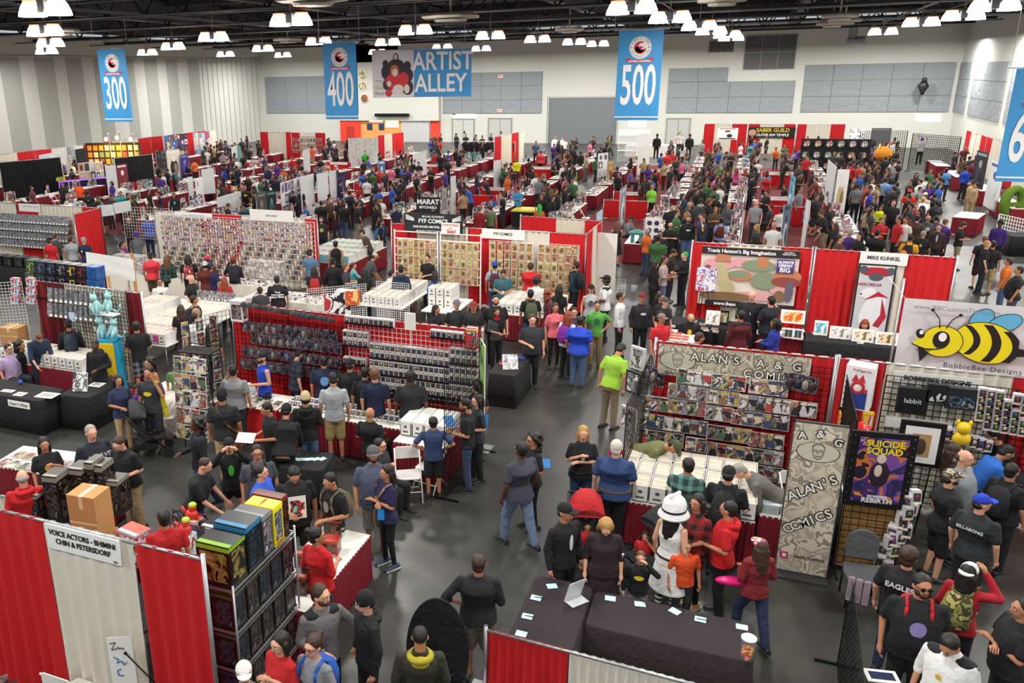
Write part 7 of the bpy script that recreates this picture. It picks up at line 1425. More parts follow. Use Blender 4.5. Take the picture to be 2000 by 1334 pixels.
# wire shelves, cages
for i,(a_,b_,h_,l) in enumerate((((-9.9,68),(-7.6,68.2),2.5,'tall white wire shelving before the rolling door'),((6.7,66.5),(9.6,67),2.6,'tall black wire cage wall in the far corner'),((9.8,66),(12.0,63),2.5,'second black wire cage wall beside the side wall'),((9.3,39.5),(10.6,36.5),1.2,'low white wire cart of goods at the side wall'))):
    gridwall(l,a_,b_,.1,h_,WIREW if 'white' in l else WIREB,.14,r=.012)
for z in (.9,1.5,2.1): tag(link('wire_shelf',MB().box(-9.9,67.6,z,-7.6,68.1,z+.04).mesh('wire_shelf',WIREW)),'wire shelf board at %s height before the rolling door'%{.9:'knee',1.5:'chest',2.1:'head'}[z],'shelf')
tag(link('ladder',MB().path([(7.6,65,0),(7.9,65.8,1.8)],.03).path([(8.1,65,0),(8.4,65.8,1.8)],.03).path([(7.9,66.4,0),(7.95,65.8,1.8)],.02).box(7.65,65.1,.3,8.15,65.2,.34).box(7.72,65.3,.65,8.22,65.45,.69).mesh('ladder',mat('#c8b060',.5))),'small step ladder under the man on the cage','ladder')
table('bare white topped maroon table beside the beige overalls men',8.8,41.9,1.8,.9,PI/2-.35,wtop,MAR); cloth_table('black cloth counter beside the bare white table',9.9,37.5,1.4,1.0,0,BLK)
tag(link('green_ring_plush',MB().loft([[((.42+.2*math.cos(q))*math.cos(a),.2*math.sin(q),.95+(.85+.22*math.cos(q))*math.sin(a)*.75) for q in [PI*2*j/10 for j in range(10)]] for a in [PI*2*i/22 for i in range(23)]],cap=False).box(-.45,-.1,.82,.45,.1,1.0).box(-.2,-.2,0,.2,.2,.2).mesh('green_ring_plush',mat('#5a7a1c',.95,kind='cloth')),None,(10.9,44.5,0),.5),'big mossy green figure eight sculpture by the dance banner','sculpture')
tag(link('red_ball_ornament',MB().ell((0,0,.3),(.3,.3,.3)).tube((0,0,.55),(0,0,.68),.1,n=12).loft([[(.13*math.cos(a)+.015*math.cos(q),.015*math.sin(q),.8+.13*math.sin(a)) for q in (0,1.5,3,4.5)] for a in [PI*2*i/14 for i in range(15)]],cap=False).tube((0,0,-1.1),(0,0,.05),.03).mesh('red_ball_ornament',mat('#c8201c',.25)),None,(10.75,41.2,1.12)),'oversized shiny red ball ornament with a ring on a pole','ornament')
tag(link('yellow_crate',MB().box(-.6,-.5,0,.6,.5,.72,0).loft([[(-.68,-.55,.72),(.68,-.55,.72),(.68,.55,.72),(-.68,.55,.72)],[(-.6,-.5,.8),(.6,-.5,.8),(.6,.5,.8),(-.6,.5,.8)]],1,False).mesh('yellow_crate',[mat('#1a1b1e',.6),mat('#e0c81c',.5)]),None,at(1008,448,.0).xy.to_3d()+V((.2,1.2,0))),'black storage tote with a yellow lid behind the rack booth','crate')
for i,(px,py) in enumerate(((1075,430),(1062,420))): tag(link('kraft_roll',MB().loft([[(r*math.cos(a),r*math.sin(a),z) for a in [PI*2*k/10 for k in range(10)]] for z,r in ((0,.35),(.9,.22),(1.5,.1))]).mesh('kraft_roll',mat('#6a4a2c',.9,kind='cloth')),None,at(px,py,0)+V((0,.5*i,0)),.3),['brown draped cone behind the rack booth','second brown draped cone behind the rack booth'][i],'cloth')
gridwall('white frame rack in the booth beyond, near the aisle panel',(-3.9,25.2),(-3.2,25.1),.1,.9,WIREW,.1)
# raised cosplay riser
tag(link('stage_riser',MB().box(-10.0,72.5,0,-4.8,74.5,.9).mesh('stage_riser',mat('#c9c6be',.7))),'pale riser platform in front of the far door','platform')
# ================= THE VISITORS AND SELLERS =================
# each line: head-top place in the photo, heading as seen by the viewer, label, look
PEOPLE='''
41,918,175|grey haired person in a red hooded top beside the magazine counter|t=c4161c sl=long hair=thin hc=g sk=l B=1.2 ex=hood:c4161c legs=stand arms=hold/hold
84,855,10|woman with long black hair and headband, hand at her chest, dark graphic shirt|t=17171b F hair=long sk=m arms=chest/down B=1.05 h=1.62 ex=print:e0a040:.08:.07
176,831,20|grey haired man in a dark navy shirt lettered across the chest|t=151a26 b=2b2d33 hair=short hc=g sk=l B=1.25 ex=words:ALEAVE:e8e8ec:f:.11 h=1.8
226,857,-45|man in black shirt and khaki trousers leaning over the boxes|t=14151a b=b39a70 hair=short hc=b sk=l B=1.2 L=.15 arms=hold/down hp=.3
116,918,150|dark haired seller half hidden behind the black boxes|t=2a2c34 hair=short sk=m h=1.6
318,996,185|seller in a red shirt seen from behind beside the toy boxes|t=b8161c hair=short sk=m B=1.1 h=1.72
404,895,70|man in a black patched biker vest bending over the sales table|t=15161a hair=buzz hc=b sk=l B=1.2 L=.35 arms=reach/reach ex=print:c83020:.03:.03
446,857,0|woman shading her eyes in a black hat, black jacket and green top|t=131316 sl=long b=121214 K=hot F hair=long hc=n sk=l arms=up/up hat=cap:131316 ex=print:3fae3a:.05:.1 h=1.66
382,815,-80|person with big curly dark hair striding in a dark jacket with white sleeve bands|t=14161c sl=long b=1d2d4e hair=curly legs=walk arms=down/hold sk=d ex=sash:2a2c36 h=1.75
501,870,5|man with glasses in a grey shirt wearing a backpack|t=4a4e58 hair=short sk=m B=1.15 ex=pack:22252b,glasses
508,908,60|man in a bright blue shirt looking across the shelf|t=2f5bd0 hair=short sk=l B=1.2 hy=.3 arms=hold/down
432,760,170|man with a black knit cap, charcoal shirt and brown bag strap across his back|t=22252b b=b7a27c K=shorts hat=beanie:141418 sk=m ex=strap:6a4426 h=1.82 B=1.1
455,713,160|man in a grey shirt holding a phone to his ear|t=8a8b8d b=2b2d31 hair=short sk=m B=1.2 arms=phone/down
516,788,-70|dark haired man in black examining a white drawing|t=191a1e b=1c1d22 hair=short sk=m arms=hold/hold hp=.3
512,688,-70|bearded man with black cap and royal blue tank top with tattooed arm|t=1f43c0 sl=none b=17181c K=shorts hat=cap:15151a sk=l beard arms=hold/down
596,766,175|person in a black hoodie, tan knit cap and jeans|t=141416 sl=long b=4a6488 hat=beanie:c9b48a sk=m ex=hood:141416 B=1.1 arms=hold/hold
560,790,165|broad figure in black bending over the round black table|t=111114 sl=long b=111114 hat=beanie:111114 sk=m B=1.3 L=.5 arms=reach/reach
650,727,178|man in a light grey shirt and khaki shorts with sandals|t=a9adb2 b=a8935c K=shorts hair=short sk=m h=1.78 hp=.3
592,681,110|young man in a dark checked shirt bending toward the case table|t=%20242c/3a4250 b=1b1d22 hair=short sk=l L=.15 hp=.4
632,694,178|man in a navy shirt with a pale blue back print and khaki shorts|t=16223f b=b8b19c K=shorts hair=short sk=m B=1.2 ex=print:6a9ad0:.09:.1:back
683,701,160|man in a black cap and black zip jacket|t=16171b sl=long b=16171b hat=cap:16171b sk=m B=1.1
712,716,175|dark haired visitor in black squeezed between jacket man and navy shirt man|t=141418 b=1c1e24 hair=short sk=m h=1.7
732,719,170|brown haired man in a navy shirt before the figure boxes|t=18233f b=23304a hair=short hc=n sk=l h=1.78
802,723,178|stocky black haired man in charcoal facing the figure boxes in jeans|t=202225 b=2c3a55 hair=short sk=d B=1.3 h=1.8
930,741,-150|woman with a black ponytail in black at the end of the figure wall|t=16161a b=16161a F hair=pony sk=m
905,779,-95|bearded man in a black shirt and jeans reading a bright blue booklet|t=15171b b=3c4c68 hair=short sk=m beard arms=hold/hold hp=.3
932,771,-60|dark haired woman with a bright blue booklet against a grey top|t=2c333c b=181a20 F hair=bob sk=l arms=hold/chest
846,814,182|boy in a slate blue shirt with hands on hips and dark shorts|t=30426a b=17181c K=shorts hair=short sk=m arms=hip/hip h=1.5
722,796,150|bald seated man in black holding a small child|t=151518 b=1b1c20 hair=bald sk=m B=1.2 legs=sit arms=hold/hold
700,796,160|small child in red on the bald man's lap|t=b8161e b=22222a hair=short sk=m h=1.0 legs=sit
742,857,60|man with glasses resting his chin on his hand in dark grey|t=24272e b=1a1b20 hair=short sk=l ex=glasses arms=chest/down legs=sit
728,872,10|bearded man in a grey cap, slate shirt with a small flag and khaki shorts|t=4a5268 b=8e8a80 K=shorts hat=cap:5a5b5c sk=m B=1.3 beard h=1.8 ex=print:c8806a:.03:.02
755,909,-60|woman in a purple navy shirt with crossed arms and a tan bag|t=231c48 b=131318 K=tight F hair=long sk=m arms=cross/cross ex=strap:8a7660 B=1.1 h=1.66 shoe=30405a
575,919,5|man in a black shirt with a pale poster print looking down|t=131316 b=1d1e22 hair=short sk=m B=1.25 hp=.6 ex=poster h=1.8 arms=down/hold
640,927,-50|young man in a black shirt with a khaki backpack and white trousers|t=131317 b=d8d4c8 hair=short sk=m ex=pack:6a6044,print:8a8a80:.06:.09 hp=.3 arms=hold/down
618,1031,140|woman seller in a red shirt with dark hair tied back|t=c8141a b=1b2234 F hair=bun sk=m B=1.1 sl=half hy=-.9 arms=hold/hold
625,1143,20|bearded young man in a grey sweatshirt with black shoulders|t=6d6b6c sl=long b=16171b hair=short hc=b sk=l beard ex=sash:17181b arms=out/hold hy=.6 h=1.8
710,1158,-70|person in a black knit cap and dark sleeveless hoodie over grey sleeves|t=1c1c1f sl=long b=141416 hat=beanie:111114 sk=l ex=hood:1c1c1f,sash:1c1c1f hp=.1
610,1243,-40|woman with glasses, hair tied back and a bright blue backpack|t=8a8c92 sl=long b=22242a F hair=bun hc=b sk=l ex=glasses,pack:2a5ab8 h=1.66
545,1238,-50|woman in a red shirt with a white circle and yellow lightning bolt|t=c01c20 b=23252d F hair=bob hc=k sk=l ex=print:f0ece0:.08:.075 arms=chest/hold h=1.64 B=1.1
475,1296,0|person in a shaggy white wig in front of the wire shelves|t=8a8478 b=22242a hair=puff hc=w sk=l h=1.55 hat=cap:f0eeea
820,1224,180|man in an olive jacket with a mustard hood|t=2f2e22 sl=long b=22221e hair=buzz hc=k sk=m B=1.15 ex=hood:b0a428
935,1083,178|broad man in a black long sleeved shirt and grey trousers|t=15141a sl=half b=6a6258 K=shorts hair=short hc=b sk=m B=1.3 arms=hip/hold
1018,863,-140|big man in a slate polo shirt and faded jeans walking away|t=3c3e4c b=6c7f9c hair=short sk=d B=1.4 legs=walk h=1.78
1042,846,-60|woman with curly dark hair and glasses in black holding a blue booklet|t=17171b b=17171b K=tight F hair=curly sk=m ex=glasses,print:d8d8e0:.05:.015 arms=hold/down B=1.1
1140,833,5|blonde woman with crossed arms in a black shirt and jeans|t=131316 b=27405e F hair=long hc=y sk=l arms=cross/chest B=1.15 ex=print:c8c8c8:.03:.035,belt:111111
1205,859,172|white haired man in a blue shirt and black trousers|t=27406f b=15161b hair=short hc=w sk=l B=1.4 h=1.8 ex=belt:6a4a30 arms=down/hold
1105,984,40|man in a black hoodie and black cap watching the children|t=131316 sl=long b=131316 hat=cap:131316 sk=m ex=print:d8d8d8:.03:.12 hy=.3
1185,1021,5|woman with straight dark blonde hair in a dark brown dress looking down|t=2a1a22 sl=half b=2a1a22 K=dress F hair=long hc=y sk=l hp=.6 B=1.1 h=1.66
1148,1021,10|toddler in red peeking over the red stroller hood|t=b8141c b=30303a hair=short sk=m h=.95 legs=sit arms=hold/hold
1262,1040,-20|toddler in a red outfit waving from a stroller|t=c01820 b=28304a hair=short hc=b sk=m h=.95 legs=sit arms=up/hold
1252,1078,0|small boy with a lollipop in a grey sleeved black shirt with a yellow bat emblem|t=15161a sl=long b=8a8a8a hair=short hc=n sk=l h=1.15 arms=up/down ex=print:e0c820:.09:.05
1318,981,150|woman in a white costume helmet, white dress and striped stockings|t=ecebe8 sl=none b=ecebe8 K=dress F hat=helmet:f0f0f0 sk=l ex=stock,belt:222222 h=1.72 hair=long hc=k
1363,966,-30|woman in a red and black plaid shirt and black trousers|t=%8a2420/1c1416 sl=half b=131317 K=tight F hair=bob sk=m B=1.2 arms=hold/hold h=1.7 shoe=c8a060
1425,979,-90|man in a red shirt and black jeans looking over his shoulder|t=c8141c b=14151a hair=short sk=m B=1.15 arms=hold/down hy=-.3 ex=hood:c8141c
1342,1055,20|child in an orange top between the white dress and plaid shirt|t=e2501c b=33343c hair=short sk=m h=1.25
1487,1054,-150|girl running with a patterned cap, dark red padded vest and a pink toy|t=7a1a20 sl=long b=253352 F hair=long hc=b sk=m hat=cap:&d0a83a/3a70b0/c04a60/e8e4d8 legs=walk h=1.5 arms=hold/hold ex=sash:7a1a20
1345,894,175|man in a green and blue checked shirt at the comic boxes|t=%20303a/5a8a80 b=22283a hair=short sk=m B=1.2 hy=.5 arms=reach/hold
1425,911,172|man in a black shirt, black cap and black backpack at the comic boxes|t=131317 b=1b1c22 hat=capback:131317 sk=l B=1.3 ex=pack:1b1c22 arms=hold/hold
1330,870,70|seller in an olive jacket bent low behind the comic boxes|t=6e7248 sl=long b=2a2c2a hat=cap:4a5434 sk=m L=1.15 arms=reach/reach
1432,912,-80|grey haired seller bent over behind the backpack man|t=6a6862 sl=long b=3a3a38 hair=short hc=g sk=l L=1.0 arms=reach/reach
1218,673,150|man in a lime green shirt and khaki trousers leaning over the side grid|t=97c83a b=847a64 hair=short hc=k sk=m B=1.1 L=.35 hp=.5 h=1.84
1133,617,165|large man in a royal blue shirt and jeans|t=1f48c8 b=48628a hair=short sk=m B=1.5 h=1.72 hy=.3
1167,588,5|man in a green shirt with a dark emblem and olive trousers|t=57a445 b=8a7a50 hair=short sk=m ex=print:2a6a4a:.07:.09 arms=hip/down h=1.7
1085,592,15|woman in a pink shirt and black leggings|t=e8707c b=131316 K=tight F hair=long hc=b sk=m arms=chest/down h=1.66
1040,615,10|man in a charcoal shirt and black jeans in the aisle|t=2b2f34 b=17181d hair=short hc=b sk=l B=1.2 h=1.76 arms=down/hold
1110,608,150|red haired woman with a purple backpack|t=d8d4d8 b=16171c F hair=long hc=r sk=l ex=pack:7a1a90 hy=.4
1122,601,0|visitor with glasses behind the purple backpack|t=2c3034 b=2a2c34 hair=short hc=k sk=l ex=glasses h=1.6
970,602,30|boy in a dark grey raglan shirt and dark trousers|t=3c4248 sl=half b=17181d hair=short sk=m h=1.55 arms=hold/hold
968,576,10|big bearded man in a black shirt with a red chest emblem|t=101013 b=101013 hair=buzz sk=l beard B=1.35 ex=print:a01c20:.08:.05 h=1.85
1037,565,-170|man in black with an olive backpack|t=131317 b=3c5a80 hair=short sk=m ex=pack:4a5238 hy=-.5
1185,538,-100|man in a black vest and cap with white sleeves|t=e8e8e8 b=14151a hat=cap:131317 sk=d ex=sash:1a1b20 B=1.1 h=1.82 arms=hold/down
1213,571,80|man in a white long sleeved shirt and black trousers|t=dfe3e6 sl=long b=131317 hair=short sk=m ex=glasses
1255,573,20|man in a maroon cap and black lettered hoodie|t=25222a sl=long b=1b1e2a hat=cap:7a1a2a sk=m ex=print:e0e0e0:.075:.035 B=1.1
1073,567,110|woman with dark red hair in a patterned maroon dress|t=&5a1c30/2a1018/8a4a5a/3a1420 b=2a1018 K=dress F hair=curly hc=r sk=l
1093,557,160|long black haired woman beside the comic box island|t=1a1a1e b=1d2030 F hair=long sk=m
1048,541,165|person in a white shirt with curly hair at the comic box island|t=e8e8e6 b=2a2c36 hair=puff sk=l
1155,556,5|woman in a black cap and light printed tank top|t=b9bcc4 sl=none b=2a3040 F hat=cap:131317 hair=long hc=n sk=l ex=print:5a5a68:.07:.09
1125,511,-120|man in a navy jacket with a black backpack|t=1b3344 sl=long b=14151a hair=short sk=m ex=pack:15161a beard
1037,513,170|seller in a red long sleeved shirt behind the comic boxes|t=d01a20 sl=long b=2a2a30 hair=short hc=b sk=l B=1.3 arms=reach/reach
983,529,0|man in a teal shirt with a red lanyard looking down|t=2f6a78 b=2a3a5a hair=short sk=m hp=.5 arms=hold/hold ex=lanyard:b02030
967,511,178|person in a blue cap with a maroon backpack|t=9ca4ac b=30486a hat=capback:1f48a8 sk=m ex=pack:4a1c2c
835,498,-30|seller in black behind the white pipe rack tables|t=131317 b=131317 hair=short hc=b sk=l arms=hold/hold h=1.66
850,529,150|long haired woman with a blue backpack|t=8a7a68 sl=long b=3a3a44 F hair=long sk=m ex=pack:2a4aa8
783,519,175|man in a navy hooded jacket and cap|t=1c2c50 sl=long b=1b1c22 hat=capback:15161a sk=m ex=hood:1c2c50
765,527,120|person in a white shirt seated by the navy jacket|t=e4e4e2 b=3a3c44 hair=short sk=l legs=sit
892,586,10|man in a grey cap seen over the figure wall|t=22242a b=22242a hat=cap:6a6c70 sk=l B=1.2
925,590,0|man in a red and black cap seen over the figure wall|t=22252c b=22242a hat=cap:8a2a24 sk=m
852,596,60|long dark haired person seen over the figure wall|t=1c1c20 b=22242a hair=long F sk=m h=1.6
675,514,90|woman in a black striped shirt with hair tied up|t=3a3c42 b=3c4a60 F hair=bun hc=n sk=l arms=hold/hold
690,513,100|child in a light teal shirt at the comic boxes|t=6ab0b8 b=3a3c44 hair=short hc=b sk=l h=1.45 arms=reach/reach
712,524,170|black haired woman in a black shirt at the white boxes|t=111114 b=2a2c34 hair=long F sk=m arms=hold/hold
655,470,175|young man in a black sleeveless shirt|t=131317 sl=none b=1b1c22 hair=short sk=m
650,504,165|black capped man with a black jacket|t=131317 sl=long b=131317 hat=capback:131317 sk=m
735,495,110|man in a cap bending over the comic boxes in grey|t=4a4c50 b=22242a hat=cap:c8b8a0 sk=m L=.5 arms=reach/reach
705,449,-100|man in brown and a dark cap reading at the blue fronted boxes|t=4a3830 b=2a2c34 hat=cap:22242a sk=l L=.4 arms=hold/reach
540,538,178|man in black with white gothic lettering on his back|t=101013 b=101013 hair=short sk=m B=1.3 ex=words:True|Norwegian|Black~Metal:e8e8e8:back:.08
507,560,175|dark haired head behind the figure wall beside the lettered shirt|t=33353c b=22242a hair=short sk=m h=1.5
613,521,178|woman with a red backpack and black printed shirt|t=131317 b=4a6080 F hair=long sk=m ex=pack:a01c24,print:5a5a64:.06:.08:back
605,487,160|man in a light blue shirt and dark cap|t=5a7898 b=22242a hat=cap:22242a sk=l
455,502,175|man in a navy hoodie and red cap taking a photo|t=181b2c sl=long b=1b1c22 hat=cap:8a2028 sk=m arms=phone/hold ex=pack:14151c
404,500,170|person in a bright red cap among the card buyers|t=4a2a24 b=22242a hat=cap:d0202a sk=m
400,511,175|person in a grey cap and maroon shirt among the card buyers|t=5a1c1c b=a8936a hat=capback:b8b8b4 sk=m B=1.2
411,514,150|teen in a navy shirt and dark blue cap|t=1c2450 b=1b1c22 hat=cap:1c2450 sk=m h=1.66
372,536,60|bald man in black gesturing with open hands|t=101013 b=1b1c22 hair=bald sk=l B=1.3 arms=hold/out
366,497,175|long haired man with a white backpack with red artwork|t=111114 b=1b1c22 hair=long sk=m ex=pack:&e8e4e0/c83a34/2a2a30/c83a34 B=1.1
325,498,170|blonde brown haired woman in a dark plaid shirt with a bag|t=%1c2c30/3a5a4a sl=long b=15161c F hair=long hc=n sk=l ex=strap:2a3034
293,493,165|man in a coral red shirt and black cap|t=d83440 b=4a3c2a K=shorts hat=cap:17181c sk=m B=1.2
311,543,0|seated man in a white printed shirt with glasses|t=e8e8e4 b=22242a hair=short sk=m legs=sit ex=glasses,print:6a6a6a:.06:.07
437,541,175|girl with long red brown hair in a red top|t=b8202c sl=long b=22242a F hair=long hc=r sk=l h=1.6
378,577,100|man in a tan tank top with a black backpack|t=a8927a sl=none b=3a3a40 hair=short sk=m ex=pack:15151a
352,595,175|long haired woman with a grey shoulder bag and patterned skirt|t=1b1a1e b=&2a1c24/4a3038/1c1418/5a4048 K=skirt F hair=long hc=b sk=l ex=strap:6a6a6c
379,611,140|man in a white shirt holding a child in yellow|t=e6e6e6 b=22242a hair=short sk=m arms=hold/hold B=1.1
395,622,150|small child in yellow and red held in the man's arms|t=e0c81c b=c03028 hair=short sk=m h=.9 legs=sit
409,633,170|woman with very long black hair in black|t=111114 b=15151a F hair=long sk=m h=1.68
265,627,178|man in a black shirt and plaid shorts at the vending machine|t=15161a b=%2a2a30/8a8a90 K=shorts hair=short sk=m arms=hold/hold h=1.8
289,717,-30|man in a dark grey shirt with a yellow bat emblem, on the phone|t=33353a b=2a2c36 K=shorts hair=short sk=m arms=phone/down ex=print:e0cc20:.085:.045,cape:e0cc20 h=1.76
291,698,-60|curly haired person behind the bat emblem shirt|t=8a5a4a sl=none b=2a2c34 hair=curly sk=m F
229,733,20|woman in a navy shirt and khaki trousers with a stroller|t=2b3558 b=c0a27c F hair=bob sk=m h=1.62 arms=hold/hold
266,752,60|child in purple on the stroller side|t=5a2a80 b=2a2a34 hair=short sk=m h=1.1
183,664,-30|man in a black hooded jacket with neon yellow shoes|t=111114 sl=long b=15161c hair=buzz sk=d shoe=a8d020 ex=hood:111114 arms=hold/down hp=.2
79,657,15|man in a dark denim shirt leaning on the black table|t=22344c sl=half b=22283a hair=short hc=n sk=l B=1.1 L=.45 hp=.6 arms=reach/reach
132,624,178|man in a black jacket and cap with a slate backpack|t=111216 sl=long b=30486a hat=capback:15151a sk=m ex=pack:2c3440 B=1.1
15,672,30|seated man in a lilac shirt with glasses|t=b39ac0 b=22242a hair=short sk=l legs=sit B=1.2 ex=glasses
38,665,60|black curly haired person in black with a yellow emblem|t=131316 b=131316 hair=curly sk=m legs=sit ex=print:c8b020:.05:.05
343,703,10|kid in green and white behind the leaning rack|t=6a8a5a b=2a2c34 hair=short sk=m h=1.4
375,673,150|person in a white cap behind the leaning rack|t=c8ccd0 b=2a2c34 hat=capback:b8bcc2 sk=m legs=sit B=1.1
106,455,150|man with glasses in a grey shirt behind the red shirt|t=4a4c52 b=22242a hair=short hc=n sk=l ex=glasses
96,464,140|man in a red shirt and black cap at the equipment table|t=c81820 b=22242a hat=cap:17181c sk=m B=1.2
137,461,150|man in a light grey shirt beside the navy shirt man|t=a8acb2 b=22242a hair=short hc=b sk=l B=1.2
163,463,140|grey haired man in a navy shirt with white shoulder marks|t=1a2340 b=22242a hair=short hc=g sk=l B=1.3 ex=print:e8e8e8:.04:.03:back
250,424,170|bald seller in a black shirt with arms at work|t=131317 b=22242a hair=bald sk=l arms=hold/hold
287,420,165|broad man in a royal blue shirt|t=2a5ac0 b=1b2c50 hair=short hc=b sk=m B=1.4 arms=hold/hold
240,470,60|woman in a purple tank top with black hair|t=6a2a6a sl=none b=22242a F hair=pony sk=m B=1.1 arms=hold/reach
266,455,10|person in a purple blue cap and grey shirt looking down|t=6a6c70 b=22242a hat=cap:3a2a90 sk=m hp=.5
318,462,60|man in a dark jersey with a wing emblem on the back|t=14161c b=22242a hair=short hc=n sk=l legs=sit ex=print:e0e0e4:.05:.06:back
1470,568,0|balding man in a dark v neck shirt standing by the landscape banner|t=14161e sl=half b=14161e hair=thin hc=n sk=l B=1.15 h=1.85 ex=print:c8b0d0:.01:.04
1507,578,-140|man in a dark shirt raising a finger at the print table|t=15171f b=15171f hair=short sk=l arms=chest/up B=1.2 h=1.8
1448,606,-150|man in a black and dark red jacket|t=5a1420 sl=long b=15151a hair=short sk=m ex=sash:131316 B=1.2
1516,622,-110|woman in a royal blue jersey with black hair|t=1f2f90 sl=long b=15161c F hair=bob sk=m arms=hold/hold
1350,614,0|bearded seller in a black hooded shirt with yellow lettering looking down|t=131314 sl=long b=22242a hair=thin hc=b sk=l beard hp=.5 ex=print:e0b020:.05:.08 legs=sit
1293,613,40|person in a red shirt and dark red cap|t=d0222c b=22242a hat=cap:8a7068 sk=m
1300,581,50|person in a dark shirt and grey cap|t=1c1c20 b=22242a hat=cap:4a4844 sk=l
1290,572,60|long dark haired woman behind the capped pair|t=1c1c20 b=22242a F hair=long sk=m
1370,650,120|dark haired person wrapped in purple, bent toward the table|t=4a3048 sl=long b=22242a hair=short hc=b sk=m B=1.1 L=.3
1690,627,0|red brown haired woman seated behind the sketch prints|t=3a2a2e b=22242a F hair=long hc=r sk=l legs=sit hp=.5
1298,500,90|man in a pale pink striped shirt and jeans|t=c8b4b4 sl=half b=5a7090 hair=short hc=b sk=m arms=hold/hold
1280,510,120|black haired person behind the striped shirt|t=131316 sl=long b=15161c F hair=long sk=m
1338,492,-60|person with green hair in purple gloves and black costume|t=15161a sl=long b=15161a hair=short hc=v sk=l ex=print:4a2a8a:.03:.08 arms=hold/hold
1320,488,70|man in a brown shirt looking down beside the green haired person|t=3a2c2c b=2a3040 hair=short sk=m hp=.5
1805,1124,10|bearded man with dark glasses, red backpack straps and a purple printed shirt|t=101013 b=17181e hair=short hc=k sk=m beard B=1.4 ex=glasses:1,print:8a80b8:.075:.09,pack:c01820 hy=.3 h=1.82
1778,1070,170|curly haired man in a black concert shirt with white lettering|t=111114 b=22304a hair=puff hc=b sk=l B=1.25 ex=words:EAGLES:e0e0e0:back:.09
1897,1101,165|long haired woman in a white cap, red jacket and green patterned bag|t=b01828 sl=long b=15161c F hair=long hc=k sk=m hat=capback:e8e8e6 ex=pack:&6a6a34/8a8a4a/3a3a20/a8a060 arms=down/up
1921,967,160|man in a blue cap and grey shirt with an arched back print|t=24282c b=15161c hat=cap:1c3fc0 sk=l B=1.3 ex=words:BILLABONG:c8ccd0:back:.06 hy=-.7
1860,918,120|man in a patterned cap and black shirt|t=121215 b=1b1c20 K=shorts hat=cap:&8a7a68/3a3430/b8a890/5a4c40 sk=l B=1.3 beard
1887,879,70|balding man in a light grey shirt|t=8d9196 b=22242a hair=thin hc=b sk=l B=1.3 h=1.8
1868,868,90|long brown haired person in black beside the grey shirt man|t=141418 b=15161c hair=long hc=b sk=l F
1850,1250,-20|black haired man in a white and black jersey looking down|t=e4e4e4 sl=half b=22242a hair=short sk=m hp=.7 ex=sash:15151a,print:c8a020:.03:.03 B=1.2
1980,905,150|person in black with a dark backpack at the picture edge|t=121215 b=15161c hair=short sk=m ex=pack:1c1e24 B=1.2
1978,872,120|person in a bright blue shirt bending at the toy grid|t=2a6ac8 b=22242a hair=short sk=m L=.6 arms=reach/reach
1935,838,-80|large man in a black shirt leaning into the far toy grid|t=101013 b=15161c hair=short sk=m L=.5 B=1.3 arms=reach/reach
2003,1170,-60|man in black with a folded arm cut by the picture edge|t=131316 b=22242a hair=short sk=m arms=cross/cross B=1.25
1925,461,-160|man in a black shirt and dark red shorts|t=14141a b=3a1420 K=shorts hair=short hc=n sk=l B=1.1
1942,470,170|man in a black shirt and khaki shorts|t=131319 b=a8946a K=shorts hair=short sk=m
1965,503,-100|man in an orange shirt and jeans|t=d06a1c b=4a6080 hair=short hc=b sk=m hp=.3
1992,520,-80|large man in a black shirt and faded jeans at the edge|t=15161a b=3c4658 hair=short sk=m B=1.4
1780,458,170|person in a yellow shirt with a black backpack|t=e8a818 b=2a3040 hair=short sk=m ex=pack:1c1c20 B=1.1
1835,437,0|man in a brown jacket over a light blue shirt|t=3a2220 sl=long b=22242a hair=short hc=b sk=l ex=print:9ac0d8:.03:.13
1805,450,170|person in a black shirt with a small yellow back emblem|t=15151a b=22242a hair=buzz hc=g sk=m ex=print:c8c030:.04:.05:back
1765,490,0|person in an orange cap in front of the red curtain|t=2a1c24 b=22242a hat=cap:e07a2a sk=m
1886,434,100|man in a black shirt checking a phone, khaki trousers|t=111114 b=9a8a6a hair=short sk=m arms=hold/hold hp=.4
1955,430,-20|person in purple and black with a black hat|t=3a1c70 sl=long b=15151a hat=beanie:15151a sk=d
1930,470,100|person with straw coloured hair behind the bee banner|t=17171c b=22242a hair=short hc=y sk=l
1345,423,10|bald bearded man in a black hoodie with white script|t=131419 sl=long b=4a6a98 hair=bald sk=m beard ex=print:e8e8e8:.085:.03 B=1.15
1310,434,5|bald man with glasses and crossed arms in black|t=131316 b=22242a hair=bald sk=l arms=cross/cross ex=glasses beard
1370,387,175|person in a grey hoodie and dark pink shorts|t=4a4e50 sl=long b=a04450 K=shorts hair=short sk=m ex=hood:a8a898
1396,379,170|broad man in black walking away|t=131316 b=1c1c22 hair=short sk=m B=1.35
1424,395,150|bald man in a grey hoodie with a dark bag|t=54585c sl=long b=30486a hair=bald sk=m ex=strap:1c1c20
1410,425,175|person with a red topped black backpack in a light blue shirt|t=8aa4d8 b=1c2030 F hair=bun sk=m ex=pack:5a1218 B=1.1
1335,378,60|woman with a turquoise backpack and bare shoulders|t=17171c sl=none b=22242a F hair=curly hc=b sk=l ex=pack:1a90c8
1325,395,20|big man in a black shirt with a red and white print|t=141416 b=22242a hair=buzz sk=m B=1.35 ex=print:d04040:.07:.06
1206,433,-170|blonde woman in a black sleeveless dress|t=111114 sl=none b=111114 K=dress F hair=long hc=n sk=l arms=reach/reach
1234,423,60|seated seller in a grey shirt and dark cap|t=7a7e84 b=22242a hat=cap:1c2030 sk=m arms=reach/reach L=.3 legs=sit B=1.2
1478,438,-60|blonde woman seated at the prints|t=3a3c44 b=22242a F hair=long hc=y sk=l legs=sit
